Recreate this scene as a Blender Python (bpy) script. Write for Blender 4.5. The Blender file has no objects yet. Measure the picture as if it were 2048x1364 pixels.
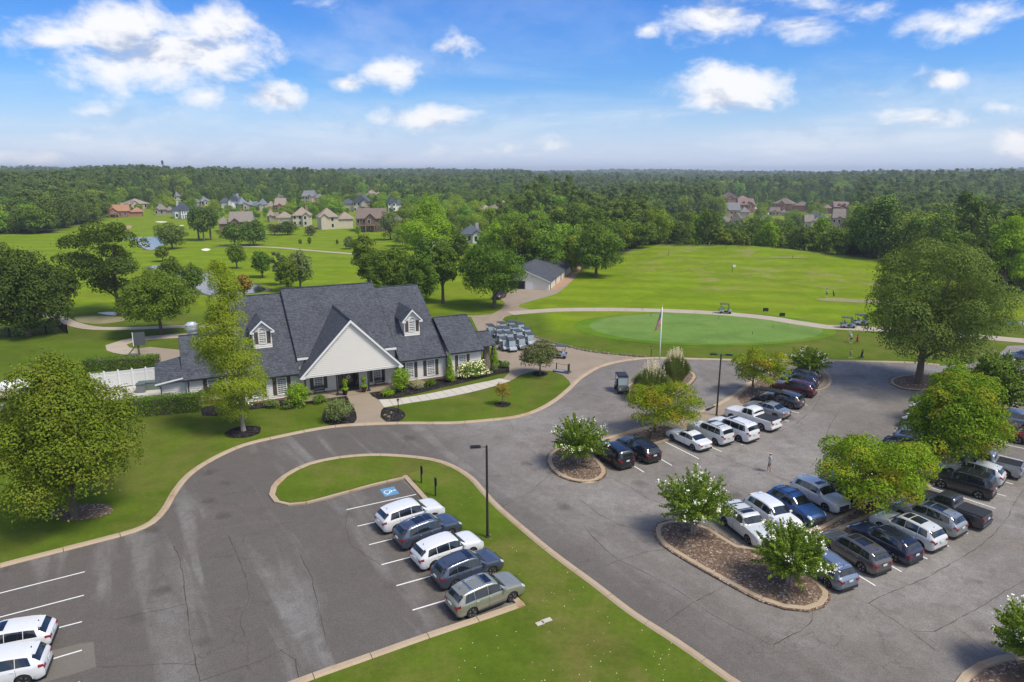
import bpy, bmesh, math, random
import numpy as np
from mathutils import Vector, Matrix
from mathutils.geometry import tessellate_polygon

SC = bpy.context.scene
COL = SC.collection
R = math.radians
random.seed(7)

# ------------------------------------------------------------------ camera
FPX, PITCH, CAMH = 1365.0, R(13.95), 26.0      # focal length in photo pixels (2048 wide), tilt, height
cam_data = bpy.data.cameras.new('camera')
cam_data.sensor_width = 36.0
cam_data.lens = FPX / 2048 * 36.0
cam_data.clip_start, cam_data.clip_end = 0.5, 20000
cam = bpy.data.objects.new('camera', cam_data); COL.objects.link(cam)
cam.location = (0, 0, CAMH); cam.rotation_euler = (math.pi / 2 - PITCH, 0, 0)
SC.camera = cam

# ------------------------------------------------------------------ exposure
SC.view_settings.view_transform = 'Standard'
SC.view_settings.look = 'None'
SC.view_settings.gamma = 1
SC.view_settings.exposure = 0.86
SC.view_settings.use_curve_mapping = False
SC.render.film_transparent = False
SC.cycles.max_bounces = 6
SC.cycles.diffuse_bounces = 3
SC.cycles.glossy_bounces = 3
SC.cycles.transmission_bounces = 4
SC.cycles.volume_bounces = 0
SC.cycles.transparent_max_bounces = 6
SC.cycles.use_denoising = True

# ------------------------------------------------------------------ sun
SUN_EL, SUN_AZ = R(57), R(116)      # azimuth clockwise from +Y: the sun stands to the right
sd = bpy.data.lights.new('sun', 'SUN'); sd.energy = 2.3; sd.angle = R(16.0); sd.color = (1.0, 0.93, 0.80)
sun = bpy.data.objects.new('sun', sd); COL.objects.link(sun)
sdir = Vector((math.cos(SUN_EL) * math.sin(SUN_AZ), math.cos(SUN_EL) * math.cos(SUN_AZ), math.sin(SUN_EL)))
sun.rotation_euler = sdir.to_track_quat('Z', 'Y').to_euler()
sun.location = (60, 40, 120)

# ------------------------------------------------------------------ world: sky and clouds
class NT:
    def __init__(s, tree): s.t = tree; s.n = tree.nodes; s.l = tree.links
    def node(s, typ, **kw):
        n = s.n.new(typ)
        for k, v in kw.items(): setattr(n, k, v)
        return n
    def put(s, sock, v):
        if v is None: return
        if hasattr(v, 'links') or isinstance(v, bpy.types.NodeSocket): s.l.new(v, sock)
        else:
            if isinstance(v, (tuple, list)) and sock.type == 'RGBA' and len(v) == 3: v = tuple(v) + (1,)
            sock.default_value = v
    def math(s, op, a, b=None, c=None, clamp=False):
        n = s.node('ShaderNodeMath', operation=op); n.use_clamp = clamp
        s.put(n.inputs[0], a); s.put(n.inputs[1], b); s.put(n.inputs[2], c); return n.outputs[0]
    def vmath(s, op, a, b=None, scale=None):
        n = s.node('ShaderNodeVectorMath', operation=op)
        s.put(n.inputs[0], a); s.put(n.inputs[1], b)
        if scale is not None: s.put(n.inputs['Scale'], scale)
        return n.outputs['Value'] if op in ('LENGTH', 'DOT_PRODUCT', 'DISTANCE') else n.outputs[0]
    def mix(s, f, a, b, blend='MIX'):
        n = s.node('ShaderNodeMix', data_type='RGBA', blend_type=blend)
        s.put(n.inputs[0], f); s.put(n.inputs[6], a); s.put(n.inputs[7], b); return n.outputs[2]
    def ramp(s, f, stops, interp='LINEAR'):
        n = s.node('ShaderNodeValToRGB'); cr = n.color_ramp; cr.interpolation = interp
        while len(cr.elements) < len(stops): cr.elements.new(0.5)
        for e, (p, c) in zip(cr.elements, stops):
            e.position = p; e.color = tuple(c) + (1,) if len(c) == 3 else c
        s.put(n.inputs[0], f); return n.outputs[0]
    def sstep(s, v, a, b, lo=0.0, hi=1.0):
        n = s.node('ShaderNodeMapRange', interpolation_type='SMOOTHSTEP')
        s.put(n.inputs[0], v); n.inputs[1].default_value = a; n.inputs[2].default_value = b
        n.inputs[3].default_value = lo; n.inputs[4].default_value = hi; return n.outputs[0]
    def noise(s, vec, scale, detail=4, rough=0.55, dist=0.0, dim='3D', out=0):
        n = s.node('ShaderNodeTexNoise', noise_dimensions=dim)
        s.put(n.inputs['Vector'], vec); n.inputs['Scale'].default_value = scale
        n.inputs['Detail'].default_value = detail; n.inputs['Roughness'].default_value = rough
        n.inputs['Distortion'].default_value = dist; return n.outputs[out]

world = bpy.data.worlds.new('World'); SC.world = world; world.use_nodes = True
w = NT(world.node_tree); w.n.clear()
sky = w.node('ShaderNodeTexSky', sky_type='NISHITA'); sky.sun_disc = False
sky.sun_elevation = SUN_EL; sky.sun_rotation = SUN_AZ; sky.air_density = 1.0; sky.dust_density = 0.6; sky.ozone_density = 2.0
geo = w.node('ShaderNodeTexCoord').outputs['Generated']
xyz = w.node('ShaderNodeSeparateXYZ'); w.l.new(geo, xyz.inputs[0]); dx, dy, dz = xyz.outputs
# deepen the blue overhead, lavender-white towards the horizon
elev = w.math('MAXIMUM', dz, 0.0)
base = w.vmath('SCALE', sky.outputs[0], scale=0.105)
base = w.mix(1.0, base, w.ramp(elev, [(0.0, (0.74, 0.82, 1.0)), (0.07, (0.42, 0.70, 1.05)), (0.25, (0.21, 0.56, 1.12)), (1.0, (0.32, 0.62, 1.05))]), 'MULTIPLY')
hz = w.sstep(elev, 0.0, 0.13, 1.0, 0.0)
base = w.mix(w.math('MULTIPLY', hz, 0.75), base, (0.50, 0.57, 0.74))
# cloud field on a gnomonic chart ahead, planar layer elsewhere
q = w.node('ShaderNodeCombineXYZ'); safe = w.math('MAXIMUM', dy, 0.08)
w.l.new(w.math('DIVIDE', dx, safe), q.inputs[0]); w.l.new(w.math('DIVIDE', dz, safe), q.inputs[1]); Q = q.outputs[0]
front = w.sstep(dy, 0.1, 0.35)
nz = w.noise(w.vmath('MULTIPLY', geo, (1.0, 1.0, 1.8)), 11.0, 9, 0.60, 0.35)
nf = w.noise(w.vmath('MULTIPLY', geo, (1.0, 1.0, 1.6)), 34.0, 6, 0.62, 0.2)
nzz = w.math('ADD', w.math('MULTIPLY', nz, 0.72), w.math('MULTIPLY', nf, 0.28))
def qpix(u, v):
    a = (u - 1024) / FPX; b = (v - 682) / FPX
    y = math.cos(PITCH) - b * math.sin(PITCH); z = -(math.sin(PITCH) + b * math.cos(PITCH))
    return a / y, z / y
CLOUDS = [ # u, v, half width, half height (photo pixels), strength
 (230, 62, 165, 60, 1.0), (330, 110, 205, 66, 1.05), (110, 80, 90, 42, .8), (430, 60, 90, 56, .8), (240, 150, 140, 28, .55), (405, 192, 60, 26, .7), (200, 222, 70, 16, .45), (545, 192, 70, 30, 1.0), (690, 167, 40, 18, .8), (795, 145, 62, 32, .95),
 (850, 238, 95, 27, .85), (655, 8, 55, 30, .55), (1100, 285, 42, 22, .8), (1465, 175, 110, 50, 1.08), (1430, 42, 95, 46, .9), (1600, 55, 85, 26, .7), (1680, 15, 110, 26, .5), (1900, 52, 95, 26, .7),
 (1980, 22, 90, 24, .6), (1850, 235, 110, 22, .9), (1890, 162, 52, 24, .8), (2035, 292, 60, 38, 1.0), (1290, 58, 40, 14, .45), (170, 272, 60, 22, .4), (900, 95, 70, 20, .3), (1525, 275, 40, 22, .4), (1740, 185, 60, 12, .3),
 (860, 300, 190, 20, .28), (60, 318, 90, 18, .4), (2000, 215, 70, 16, .5)]
dens = None; low = None
for (u, v, ru, rv, st) in CLOUDS:
    cx, cy = qpix(u, v); rx = ru / FPX * 1.0; ry = rv / FPX * 1.0
    off = w.vmath('MULTIPLY', w.vmath('SUBTRACT', Q, (cx, cy, 0)), (1 / rx, 1 / ry, 0))
    dd = w.math('MULTIPLY', w.math('SUBTRACT', 1.28, w.vmath('LENGTH', off)), st)
    dens = dd if dens is None else w.math('MAXIMUM', dens, dd)
dens = w.math('MULTIPLY', w.math('MAXIMUM', dens, -0.9), front)
body = w.math('ADD', dens, w.math('MULTIPLY', w.math('SUBTRACT', nzz, 0.53), 3.3))
c1 = w.sstep(body, -0.05, 0.95)
# broken cloud over the rest of the sky and thin veils near the horizon
pl = w.node('ShaderNodeCombineXYZ'); dzz = w.math('ADD', w.math('ABSOLUTE', dz), 0.12)
w.l.new(w.math('DIVIDE', dx, dzz), pl.inputs[0]); w.l.new(w.math('DIVIDE', dy, dzz), pl.inputs[1])
gn = w.noise(pl.outputs[0], 1.1, 8, 0.6, 0.3)
rest = w.math('MULTIPLY', w.sstep(gn, 0.40, 0.56), w.math('SUBTRACT', 1.0, front))
veil = w.math('MULTIPLY', w.sstep(w.noise(pl.outputs[0], 0.55, 7, 0.62, 0.5), 0.42, 0.75), w.sstep(elev, 0.02, 0.35, 0.45, 0.22))
c1 = w.math('MAXIMUM', c1, w.math('MULTIPLY', rest, 0.9))
cl = w.math('MAXIMUM', c1, veil, clamp=True)
# cloud brightness: thick cores slightly grey-blue beneath, tops white
n_up = w.noise(w.vmath('MULTIPLY', w.vmath('ADD', geo, (0.0, 0.0, 0.022)), (1.0, 1.0, 1.8)), 11.0, 5, 0.6, 0.35)
relief = w.math('MULTIPLY', w.math('SUBTRACT', nz, n_up), 2.6)
core = w.sstep(body, 0.9, 2.4, 0.0, 0.36)
shade = w.math('ADD', w.math('SUBTRACT', 0.93, core), relief)
shade = w.sstep(shade, 0.35, 1.0)
ccol = w.mix(shade, (0.36, 0.41, 0.53), (0.72, 0.72, 0.73))
final = w.mix(w.math('MULTIPLY', cl, 0.96), base, ccol)
ground = w.sstep(dz, -0.08, -0.01)
final = w.mix(ground, (0.10, 0.13, 0.08), final)
bg = w.node('ShaderNodeBackground'); w.l.new(final, bg.inputs[0]); bg.inputs[1].default_value = 0.79
wo = w.node('ShaderNodeOutputWorld'); w.l.new(bg.outputs[0], wo.inputs[0])

# ------------------------------------------------------------------ helpers
def G(u, v, z=0.0):
    """the point of the plane at height z that the photo shows at pixel (u, v)"""
    a = (u - 1024) / FPX; b = (v - 682) / FPX
    f = math.cos(PITCH) - b * math.sin(PITCH); d = math.sin(PITCH) + b * math.cos(PITCH)
    t = (CAMH - z) / d
    return Vector((a * t, f * t, z))
def GD(u, dist, z=0.0):
    """point at forward distance dist on the bearing of photo column u"""
    return Vector(((u - 1024) / FPX * dist * math.cos(PITCH) * 1.03, dist, z))
def sm(t): t = max(0.0, min(1.0, t)); return t * t * (3 - 2 * t)
def mfun(nt_fn, name):
    m = bpy.data.materials.new(name); m.use_nodes = True; t = NT(m.node_tree); t.n.clear()
    out = t.node('ShaderNodeOutputMaterial'); b = t.node('ShaderNodeBsdfPrincipled')
    t.l.new(b.outputs[0], out.inputs[0]); t.out = out; t.b = b
    nt_fn(t, b); return m
def mat(name, col, rough=0.6, metal=0.0, spec=0.5, coat=0.0, var=0.0, scale=3.0, bump=0.0, bscale=30.0, emit=None):
    def f(t, b):
        co = t.node('ShaderNodeTexCoord').outputs['Object']
        if var:
            n = t.noise(co, scale, 5, 0.6)
            c = t.mix(n, tuple(x * (1 - var) for x in col), tuple(min(1, x * (1 + var)) for x in col)); t.put(b.inputs['Base Color'], c)
        else: b.inputs['Base Color'].default_value = tuple(col) + (1,)
        b.inputs['Roughness'].default_value = rough; b.inputs['Metallic'].default_value = metal
        b.inputs['Specular IOR Level'].default_value = spec; b.inputs['Coat Weight'].default_value = coat; b.inputs['Coat Roughness'].default_value = 0.08
        if bump:
            bn = t.node('ShaderNodeBump'); bn.inputs['Strength'].default_value = bump; bn.inputs['Distance'].default_value = 0.02
            t.l.new(t.noise(co, bscale, 4), bn.inputs['Height']); t.l.new(bn.outputs[0], b.inputs['Normal'])
        if emit: b.inputs['Emission Color'].default_value = tuple(emit) + (1,); b.inputs['Emission Strength'].default_value = 1
    return mfun(f, name)

class MB:
    """collects shapes of one mesh"""
    def __init__(s): s.v = []; s.f = []; s.m = []
    def add(s, vs, fs, mi=0):
        o = len(s.v); s.v += [tuple(p) for p in vs]; s.f += [tuple(i + o for i in f) for f in fs]; s.m += [mi] * len(fs); return s
    def box(s, x0, x1, y0, y1, z0, z1, mi=0, M=None):
        vs = [(x, y, z) for z in (z0, z1) for y in (y0, y1) for x in (x0, x1)]
        if M is not None: vs = [M @ Vector(p) for p in vs]
        return s.add(vs, [(0, 2, 3, 1), (4, 5, 7, 6), (0, 1, 5, 4), (2, 6, 7, 3), (0, 4, 6, 2), (1, 3, 7, 5)], mi)
    def cbox(s, c, d, mi=0, rz=0.0, rx=0.0, ry=0.0):
        M = Matrix.Translation(c) @ Matrix.Rotation(rz, 4, 'Z') @ Matrix.Rotation(ry, 4, 'Y') @ Matrix.Rotation(rx, 4, 'X')
        return s.box(-d[0] / 2, d[0] / 2, -d[1] / 2, d[1] / 2, -d[2] / 2, d[2] / 2, mi, M)
    def prism(s, poly, z0, z1, mi=0, top=True):
        n = len(poly); vs = [(p[0], p[1], z0) for p in poly] + [(p[0], p[1], z1) for p in poly]
        fs = [(i, (i + 1) % n, n + (i + 1) % n, n + i) for i in range(n)]
        area = sum(poly[i][0] * poly[(i + 1) % n][1] - poly[(i + 1) % n][0] * poly[i][1] for i in range(n))
        if area < 0: fs = [f[::-1] for f in fs]
        tri = tessellate_polygon([[Vector((p[0], p[1], 0)) for p in poly]])
        for t in tri:
            a, b, c = t
            A, B, C_ = poly[a], poly[b], poly[c]
            cr = (B[0] - A[0]) * (C_[1] - A[1]) - (B[1] - A[1]) * (C_[0] - A[0])
            if cr < 0: a, b, c = c, b, a
            if top: fs.append((n + a, n + b, n + c))
        return s.add(vs, fs, mi)
    def tube(s, pts, rad, n=8, mi=0, cap=True):
        rings = []; pts = [Vector(p) for p in pts]
        if not isinstance(rad, (list, tuple)): rad = [rad] * len(pts)
        vs = []; fs = []; up = None
        for i, p in enumerate(pts):
            d = (pts[min(i + 1, len(pts) - 1)] - pts[max(i - 1, 0)])
            if d.length < 1e-9: d = Vector((0, 0, 1))
            d.normalize()
            if up is None: up = d.orthogonal().normalized()
            up = (up - d * up.dot(d));
            if up.length < 1e-6: up = d.orthogonal()
            up.normalize(); sd_ = d.cross(up)
            for k in range(n):
                a = 2 * math.pi * k / n; vs.append(p + (up * math.cos(a) + sd_ * math.sin(a)) * rad[i])
        for i in range(len(pts) - 1):
            for k in range(n):
                a = i * n + k; b = i * n + (k + 1) % n; fs.append((a, b, b + n, a + n))
        if cap: fs.append(tuple(range(n))[::-1]); fs.append(tuple(range((len(pts) - 1) * n, len(pts) * n)))
        return s.add(vs, fs, mi)
    def lathe(s, prof, n=16, c=(0, 0, 0), mi=0, axis='Z'):
        vs = []; fs = []
        for (r, z) in prof:
            for k in range(n):
                a = 2 * math.pi * k / n; x, y = r * math.cos(a), r * math.sin(a)
                p = (x, y, z) if axis == 'Z' else ((x, z, y) if axis == 'Y' else (z, x, y))
                vs.append((p[0] + c[0], p[1] + c[1], p[2] + c[2]))
        for i in range(len(prof) - 1):
            for k in range(n):
                a = i * n + k; b = i * n + (k + 1) % n; f = (a, b, b + n, a + n); fs.append(f if axis != 'Y' else f[::-1])
        if prof[0][0] > 1e-4: fs.append(tuple(range(n))[::-1])
        if prof[-1][0] > 1e-4: fs.append(tuple(range((len(prof) - 1) * n, len(prof) * n)))
        return s.add(vs, fs, mi)
    def ball(s, c, r, n=8, m=5, mi=0):
        rr = r if isinstance(r, (tuple, list)) else (r, r, r)
        vs = []; fs = []
        for i in range(m + 1):
            ph = math.pi * i / m
            for k in range(n):
                a = 2 * math.pi * k / n
                vs.append((c[0] + rr[0] * math.sin(ph) * math.cos(a), c[1] + rr[1] * math.sin(ph) * math.sin(a), c[2] + rr[2] * math.cos(ph)))
        for i in range(m):
            for k in range(n): fs.append((i * n + k, (i + 1) * n + k, (i + 1) * n + (k + 1) % n, i * n + (k + 1) % n))
        return s.add(vs, fs, mi)
    def mesh(s, name, mats, smooth=False, sharp=None):
        me = bpy.data.meshes.new(name); me.from_pydata(s.v, [], s.f)
        for m in (mats if isinstance(mats, (list, tuple)) else [mats]): me.materials.append(m)
        if any(s.m): me.polygons.foreach_set('material_index', s.m)
        if smooth:
            me.polygons.foreach_set('use_smooth', [True] * len(me.polygons))
            if sharp is not None: me.set_sharp_from_angle(angle=R(sharp))
        me.update(); return me
    def build(s, name, mats, parent=None, smooth=False, sharp=None, loc=None, rz=None):
        return link(name, s.mesh(name, mats, smooth, sharp), parent, loc, rz)
def link(name, data, parent=None, loc=None, rz=None):
    o = bpy.data.objects.new(name, data); COL.objects.link(o)
    if parent is not None: o.parent = parent
    if loc is not None: o.location = loc
    if rz is not None: o.rotation_euler = (0, 0, rz)
    return o
def tag(o, label=None, cat=None, group=None, kind=None):
    if label: o['label'] = label
    if cat: o['category'] = cat
    if group: o['group'] = group
    if kind: o['kind'] = kind
    return o
def thing(name, label, cat, loc=(0, 0, 0), rz=0.0, group=None):
    o = link(name, None, None, loc, rz); o.empty_display_size = 0.3; return tag(o, label, cat, group)
def copy_tree(o, parent=None):
    c = o.copy(); COL.objects.link(c)
    if parent is not None: c.parent = parent
    for ch in list(o.children): copy_tree(ch, c)
    return c
def smooth_line(pts, step=1.0, closed=False):
    """Catmull-Rom through 2-D points, resampled about every step metres"""
    P = [Vector((p[0], p[1])) for p in pts]; n = len(P); out = []
    rng = range(n) if closed else range(n - 1)
    for i in rng:
        p0 = P[(i - 1) % n] if (closed or i > 0) else P[0] * 2 - P[1]
        p1, p2 = P[i], P[(i + 1) % n]
        p3 = P[(i + 2) % n] if (closed or i + 2 < n) else p2 * 2 - p1
        k = max(1, int((p2 - p1).length / step))
        for j in range(k):
            t = j / k
            out.append(0.5 * ((2 * p1) + (p2 - p0) * t + (2 * p0 - 5 * p1 + 4 * p2 - p3) * t * t + (3 * p1 - p0 - 3 * p2 + p3) * t ** 3))
    if not closed: out.append(P[-1])
    return out
def px(*pts): return [G(u, v) for (u, v) in pts]
# ------------------------------------------------------------------ terrain
def Hn(x, y):
    x = np.asarray(x, float); y = np.asarray(y, float); r = np.hypot(x, y)
    S = lambda t: (lambda c: c * c * (3 - 2 * c))(np.clip(t, 0, 1))
    h = np.zeros_like(r)
    yc = np.clip(237 - (x - 47) * 0.65, 186, 237)
    wx = S((x - 25) / 30)
    h += wx * S((y - 150) / 80) * (1 - S((y - yc) / 12)) * (0.55 * np.sin(x / 13 + 1.2) + 0.35 * np.sin(x / 5.5 + y / 17))
    h -= 8.0 * wx * S((y - yc) / 55)
    h += wx * 2.4 * S((y - 158) / 68) * (1 - S((y - yc) / 40))
    h += (1 - wx) * S((y - 135) / 40) * (1 - S((y - 330) / 80)) * 0.35 * np.sin(x / 17 + y / 23) * 0
    A = S((r - 520) / 1000)
    h += A * (7 + 4.0 * np.sin(x / 310 + 1.3) * np.cos(y / 420) + 2.5 * np.sin(x / 150 + y / 210))
    A2 = S((r - 1900) / 1800)
    h += A2 * (7 + 7 * np.sin(x / 520 + 0.7) * np.sin(y / 640 + 1.0) + 4 * np.sin(x / 210 + y / 900))
    h += 10 * np.exp(-(((x - 640) / 260) ** 2 + ((y - 880) / 230) ** 2))
    h += 7 * np.exp(-(((x + 560) / 330) ** 2 + ((y - 760) / 260) ** 2))
    return h
def H(x, y): return float(Hn(x, y))
def GH(u, v):
    z = 0.0
    for _ in range(8): p = G(u, v, z); z = H(p.x, p.y)
    return G(u, v, z)
def to_px(x, y, z):
    z = z - CAMH; fw = y * math.cos(PITCH) - z * math.sin(PITCH); up = y * math.sin(PITCH) + z * math.cos(PITCH)
    fw = np.where(np.abs(fw) < 1e-3, 1e-3, fw)
    return 1024 + FPX * x / fw, 682 - FPX * up / fw
def inpoly(u, v, poly):
    u = np.asarray(u); v = np.asarray(v); c = np.zeros(u.shape, bool); n = len(poly); j = n - 1
    for i in range(n):
        xi, yi = poly[i]; xj, yj = poly[j]
        if yi != yj: c ^= ((yi > v) != (yj > v)) & (u < (xj - xi) * (v - yi) / (yj - yi) + xi)
        j = i
    return c
# open ground, in world metres: the golf course with the houses on its far side, and the streets beyond the driving range
OPEN = [[tuple(GH(u, v)[:2]) for (u, v) in pl] for pl in (
    [(-900, 500), (-200, 478), (0, 469), (100, 467), (150, 452), (205, 440), (228, 412), (300, 398), (420, 392), (560, 384), (700, 382), (860, 384), (1000, 396), (1095, 398), (1110, 412), (1060, 430), (1010, 445), (990, 470),
     (1000, 520), (1060, 560), (1150, 545), (1230, 520), (1270, 495), (1300, 476)],)]
OPEN[0] += [(47, 237), (82, 214), (107, 196), (114, 172), (112, 150), (135, 140), (400, 120), (400, -200), (-700, -200), (-700, 200)]
OPEN.append([(62, 242), (112, 226), (222, 450), (392, 790), (236, 800), (140, 470), (84, 300)])
def is_open(x, y):
    c = np.zeros(np.shape(x), bool)
    for pl in OPEN: c |= inpoly(x, y, pl)
    return c
def axis(lo, hi, fine_lo, fine_hi, fine, grow):
    a = list(np.arange(fine_lo, fine_hi, fine)); s = fine
    x = a[-1]
    while x < hi: s *= grow; x += s; a.append(x)
    s = fine; x = a[0]; b = []
    while x > lo: s *= grow; x -= s; b.append(x)
    return np.array(b[::-1] + a)
X = axis(-6500, 6500, -160, 260, 3.0, 1.055); Y = axis(-260, 9000, -20, 330, 3.0, 1.045)
XX, YY = np.meshgrid(X, Y); ZZ = Hn(XX, YY)
tv = np.stack([XX.ravel(), YY.ravel(), ZZ.ravel()], 1)
nx, ny = len(X), len(Y)
ii = (np.arange(ny - 1)[:, None] * nx + np.arange(nx - 1)[None, :]).ravel()
tf = np.stack([ii, ii + 1, ii + nx + 1, ii + nx], 1)
def np_mesh(name, v, f, mats, smooth=False, mi=None):
    me = bpy.data.meshes.new(name); nv, nf, k = len(v), len(f), f.shape[1]
    me.vertices.add(nv); me.vertices.foreach_set('co', np.asarray(v, np.float32).ravel())
    me.loops.add(nf * k); me.loops.foreach_set('vertex_index', np.asarray(f, np.int32).ravel())
    me.polygons.add(nf); me.polygons.foreach_set('loop_start', np.arange(0, nf * k, k, dtype=np.int32))
    for m in (mats if isinstance(mats, (list, tuple)) else [mats]): me.materials.append(m)
    if mi is not None: me.polygons.foreach_set('material_index', np.asarray(mi, np.int32))
    if smooth: me.polygons.foreach_set('use_smooth', np.ones(nf, bool))
    me.update(calc_edges=True); return me

def grass_nodes(t, b, colA, colB, dry, dry_amt=0.5, fair_sunlit=False, stripe=0.0):
    g = t.node('ShaderNodeNewGeometry').outputs['Position']
    big = t.noise(g, 0.045, 5, 0.6); mid = t.noise(g, 0.32, 6, 0.62); fine = t.noise(g, 2.6, 6, 0.75); vfine = t.noise(g, 22.0, 2, 0.6)
    c = t.mix(t.sstep(mid, 0.3, 0.7), colA, colB)
    dm = t.math('MULTIPLY', t.sstep(t.math('ADD', t.math('MULTIPLY', big, 0.55), t.math('MULTIPLY', t.noise(g, 0.17, 6, 0.7, 0.4), 0.5)), 0.49, 0.64), dry_amt)
    c = t.mix(dm, c, dry)
    c = t.mix(t.sstep(t.noise(g, 0.085, 6, 0.66, 0.5), 0.46, 0.62, 0.0, 0.45), c, tuple(x * 0.66 for x in colA))
    if stripe:
        s = t.node('ShaderNodeSeparateXYZ'); t.l.new(g, s.inputs[0])
        wv = t.math('SINE', t.math('ADD', t.math('MULTIPLY', s.outputs[1], 0.62), t.math('ADD', t.math('MULTIPLY', s.outputs[0], 0.12), t.math('MULTIPLY', big, 6.0))))
        c = t.mix(t.math('MULTIPLY', t.sstep(wv, -0.5, 0.5), stripe), c, tuple(x * 0.72 for x in colA))
    sp = t.math('ADD', t.math('MULTIPLY', fine, 0.5), t.math('MULTIPLY', vfine, 0.5))
    c = t.mix(t.sstep(sp, 0.32, 0.66, 0.5, 0.0), c, tuple(x * 0.45 for x in colA))
    return g, c, sp
def f_terrain(t, b):
    g, lawn, sp = grass_nodes(t, b, (0.088, 0.138, 0.013), (0.120, 0.172, 0.018), (0.190, 0.165, 0.050), 0.6)  # near lawn: own turf tone, with the foreground cloud shade worked into the colour
    _, fair_sunlit, _ = grass_nodes(t, b, (0.165, 0.250, 0.010), (0.225, 0.310, 0.014), (0.250, 0.235, 0.040), 0.45, stripe=0.35)  # fairway: own turf tone, with the sunlight beyond the cloud worked into the colour
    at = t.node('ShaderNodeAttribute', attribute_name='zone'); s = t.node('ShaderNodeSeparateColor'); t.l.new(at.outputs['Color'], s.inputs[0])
    c = t.mix(s.outputs[0], lawn, fair_sunlit)
    rough_p = t.math('MULTIPLY', s.outputs[2], t.sstep(t.noise(g, 0.12, 6, 0.68, 0.6), 0.50, 0.66))
    c = t.mix(t.math('MULTIPLY', rough_p, 0.75), c, (0.245, 0.215, 0.085))
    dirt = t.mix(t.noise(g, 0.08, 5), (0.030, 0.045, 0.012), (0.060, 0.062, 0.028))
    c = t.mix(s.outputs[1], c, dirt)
    t.l.new(c, b.inputs['Base Color']); b.inputs['Roughness'].default_value = 0.85; b.inputs['Specular IOR Level'].default_value = 0.02
    bn = t.node('ShaderNodeBump'); bn.inputs['Strength'].default_value = 0.5; bn.inputs['Distance'].default_value = 0.05; t.l.new(sp, bn.inputs['Height']); t.l.new(bn.outputs[0], b.inputs['Normal'])
M_TERR = mfun(f_terrain, 'grass_terrain')
def f_lawn(t, b):
    g, c, sp = grass_nodes(t, b, (0.088, 0.138, 0.013), (0.120, 0.172, 0.018), (0.195, 0.165, 0.052), 0.8)  # same lawn tone, foreground cloud shade included in the colour
    t.l.new(c, b.inputs['Base Color']); b.inputs['Roughness'].default_value = 0.85; b.inputs['Specular IOR Level'].default_value = 0.02
    bn = t.node('ShaderNodeBump'); bn.inputs['Strength'].default_value = 0.5; bn.inputs['Distance'].default_value = 0.05; t.l.new(sp, bn.inputs['Height']); t.l.new(bn.outputs[0], b.inputs['Normal'])
M_LAWN = mfun(f_lawn, 'lawn_grass')
def f_green(t, b):
    g, c, sp = grass_nodes(t, b, (0.135, 0.235, 0.050), (0.165, 0.270, 0.062), (0.210, 0.270, 0.09), 0.5)
    t.l.new(c, b.inputs['Base Color']); b.inputs['Roughness'].default_value = 0.9; b.inputs['Specular IOR Level'].default_value = 0.02
M_GREEN = mfun(f_green, 'putting_turf')
def f_collar(t, b):
    g, c, sp = grass_nodes(t, b, (0.100, 0.200, 0.012), (0.130, 0.240, 0.016), (0.20, 0.23, 0.05), 0.4)
    t.l.new(c, b.inputs['Base Color']); b.inputs['Roughness'].default_value = 0.9; b.inputs['Specular IOR Level'].default_value = 0.02
M_COLLAR = mfun(f_collar, 'collar_turf')

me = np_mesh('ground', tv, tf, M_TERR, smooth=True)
op = is_open(XX, YY).ravel(); xf, yf = XX.ravel(), YY.ravel()
Sn = lambda t_: (lambda c: c * c * (3 - 2 * c))(np.clip(t_, 0, 1))
fair_sunlit = Sn((yf - 104 - 0.10 * np.abs(xf)) / 14.0) * (xf > 5) + Sn((yf - 118) / 22.0) * (xf <= 5) * 1.0  # mask for fairway turf and its painted-in sunlight, against the cloud-shaded near lawn
rngm = ((xf > 30) & (yf > 150)).astype(float) * Sn((yf - 140) / 20) * Sn((xf - 25) / 15)
zone = np.stack([np.clip(fair_sunlit, 0, 1), 1.0 - op, rngm, np.ones_like(fair_sunlit)], 1).astype(np.float32)
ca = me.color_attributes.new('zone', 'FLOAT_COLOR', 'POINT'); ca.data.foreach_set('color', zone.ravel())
tag(link('ground', me), kind='structure')

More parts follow.
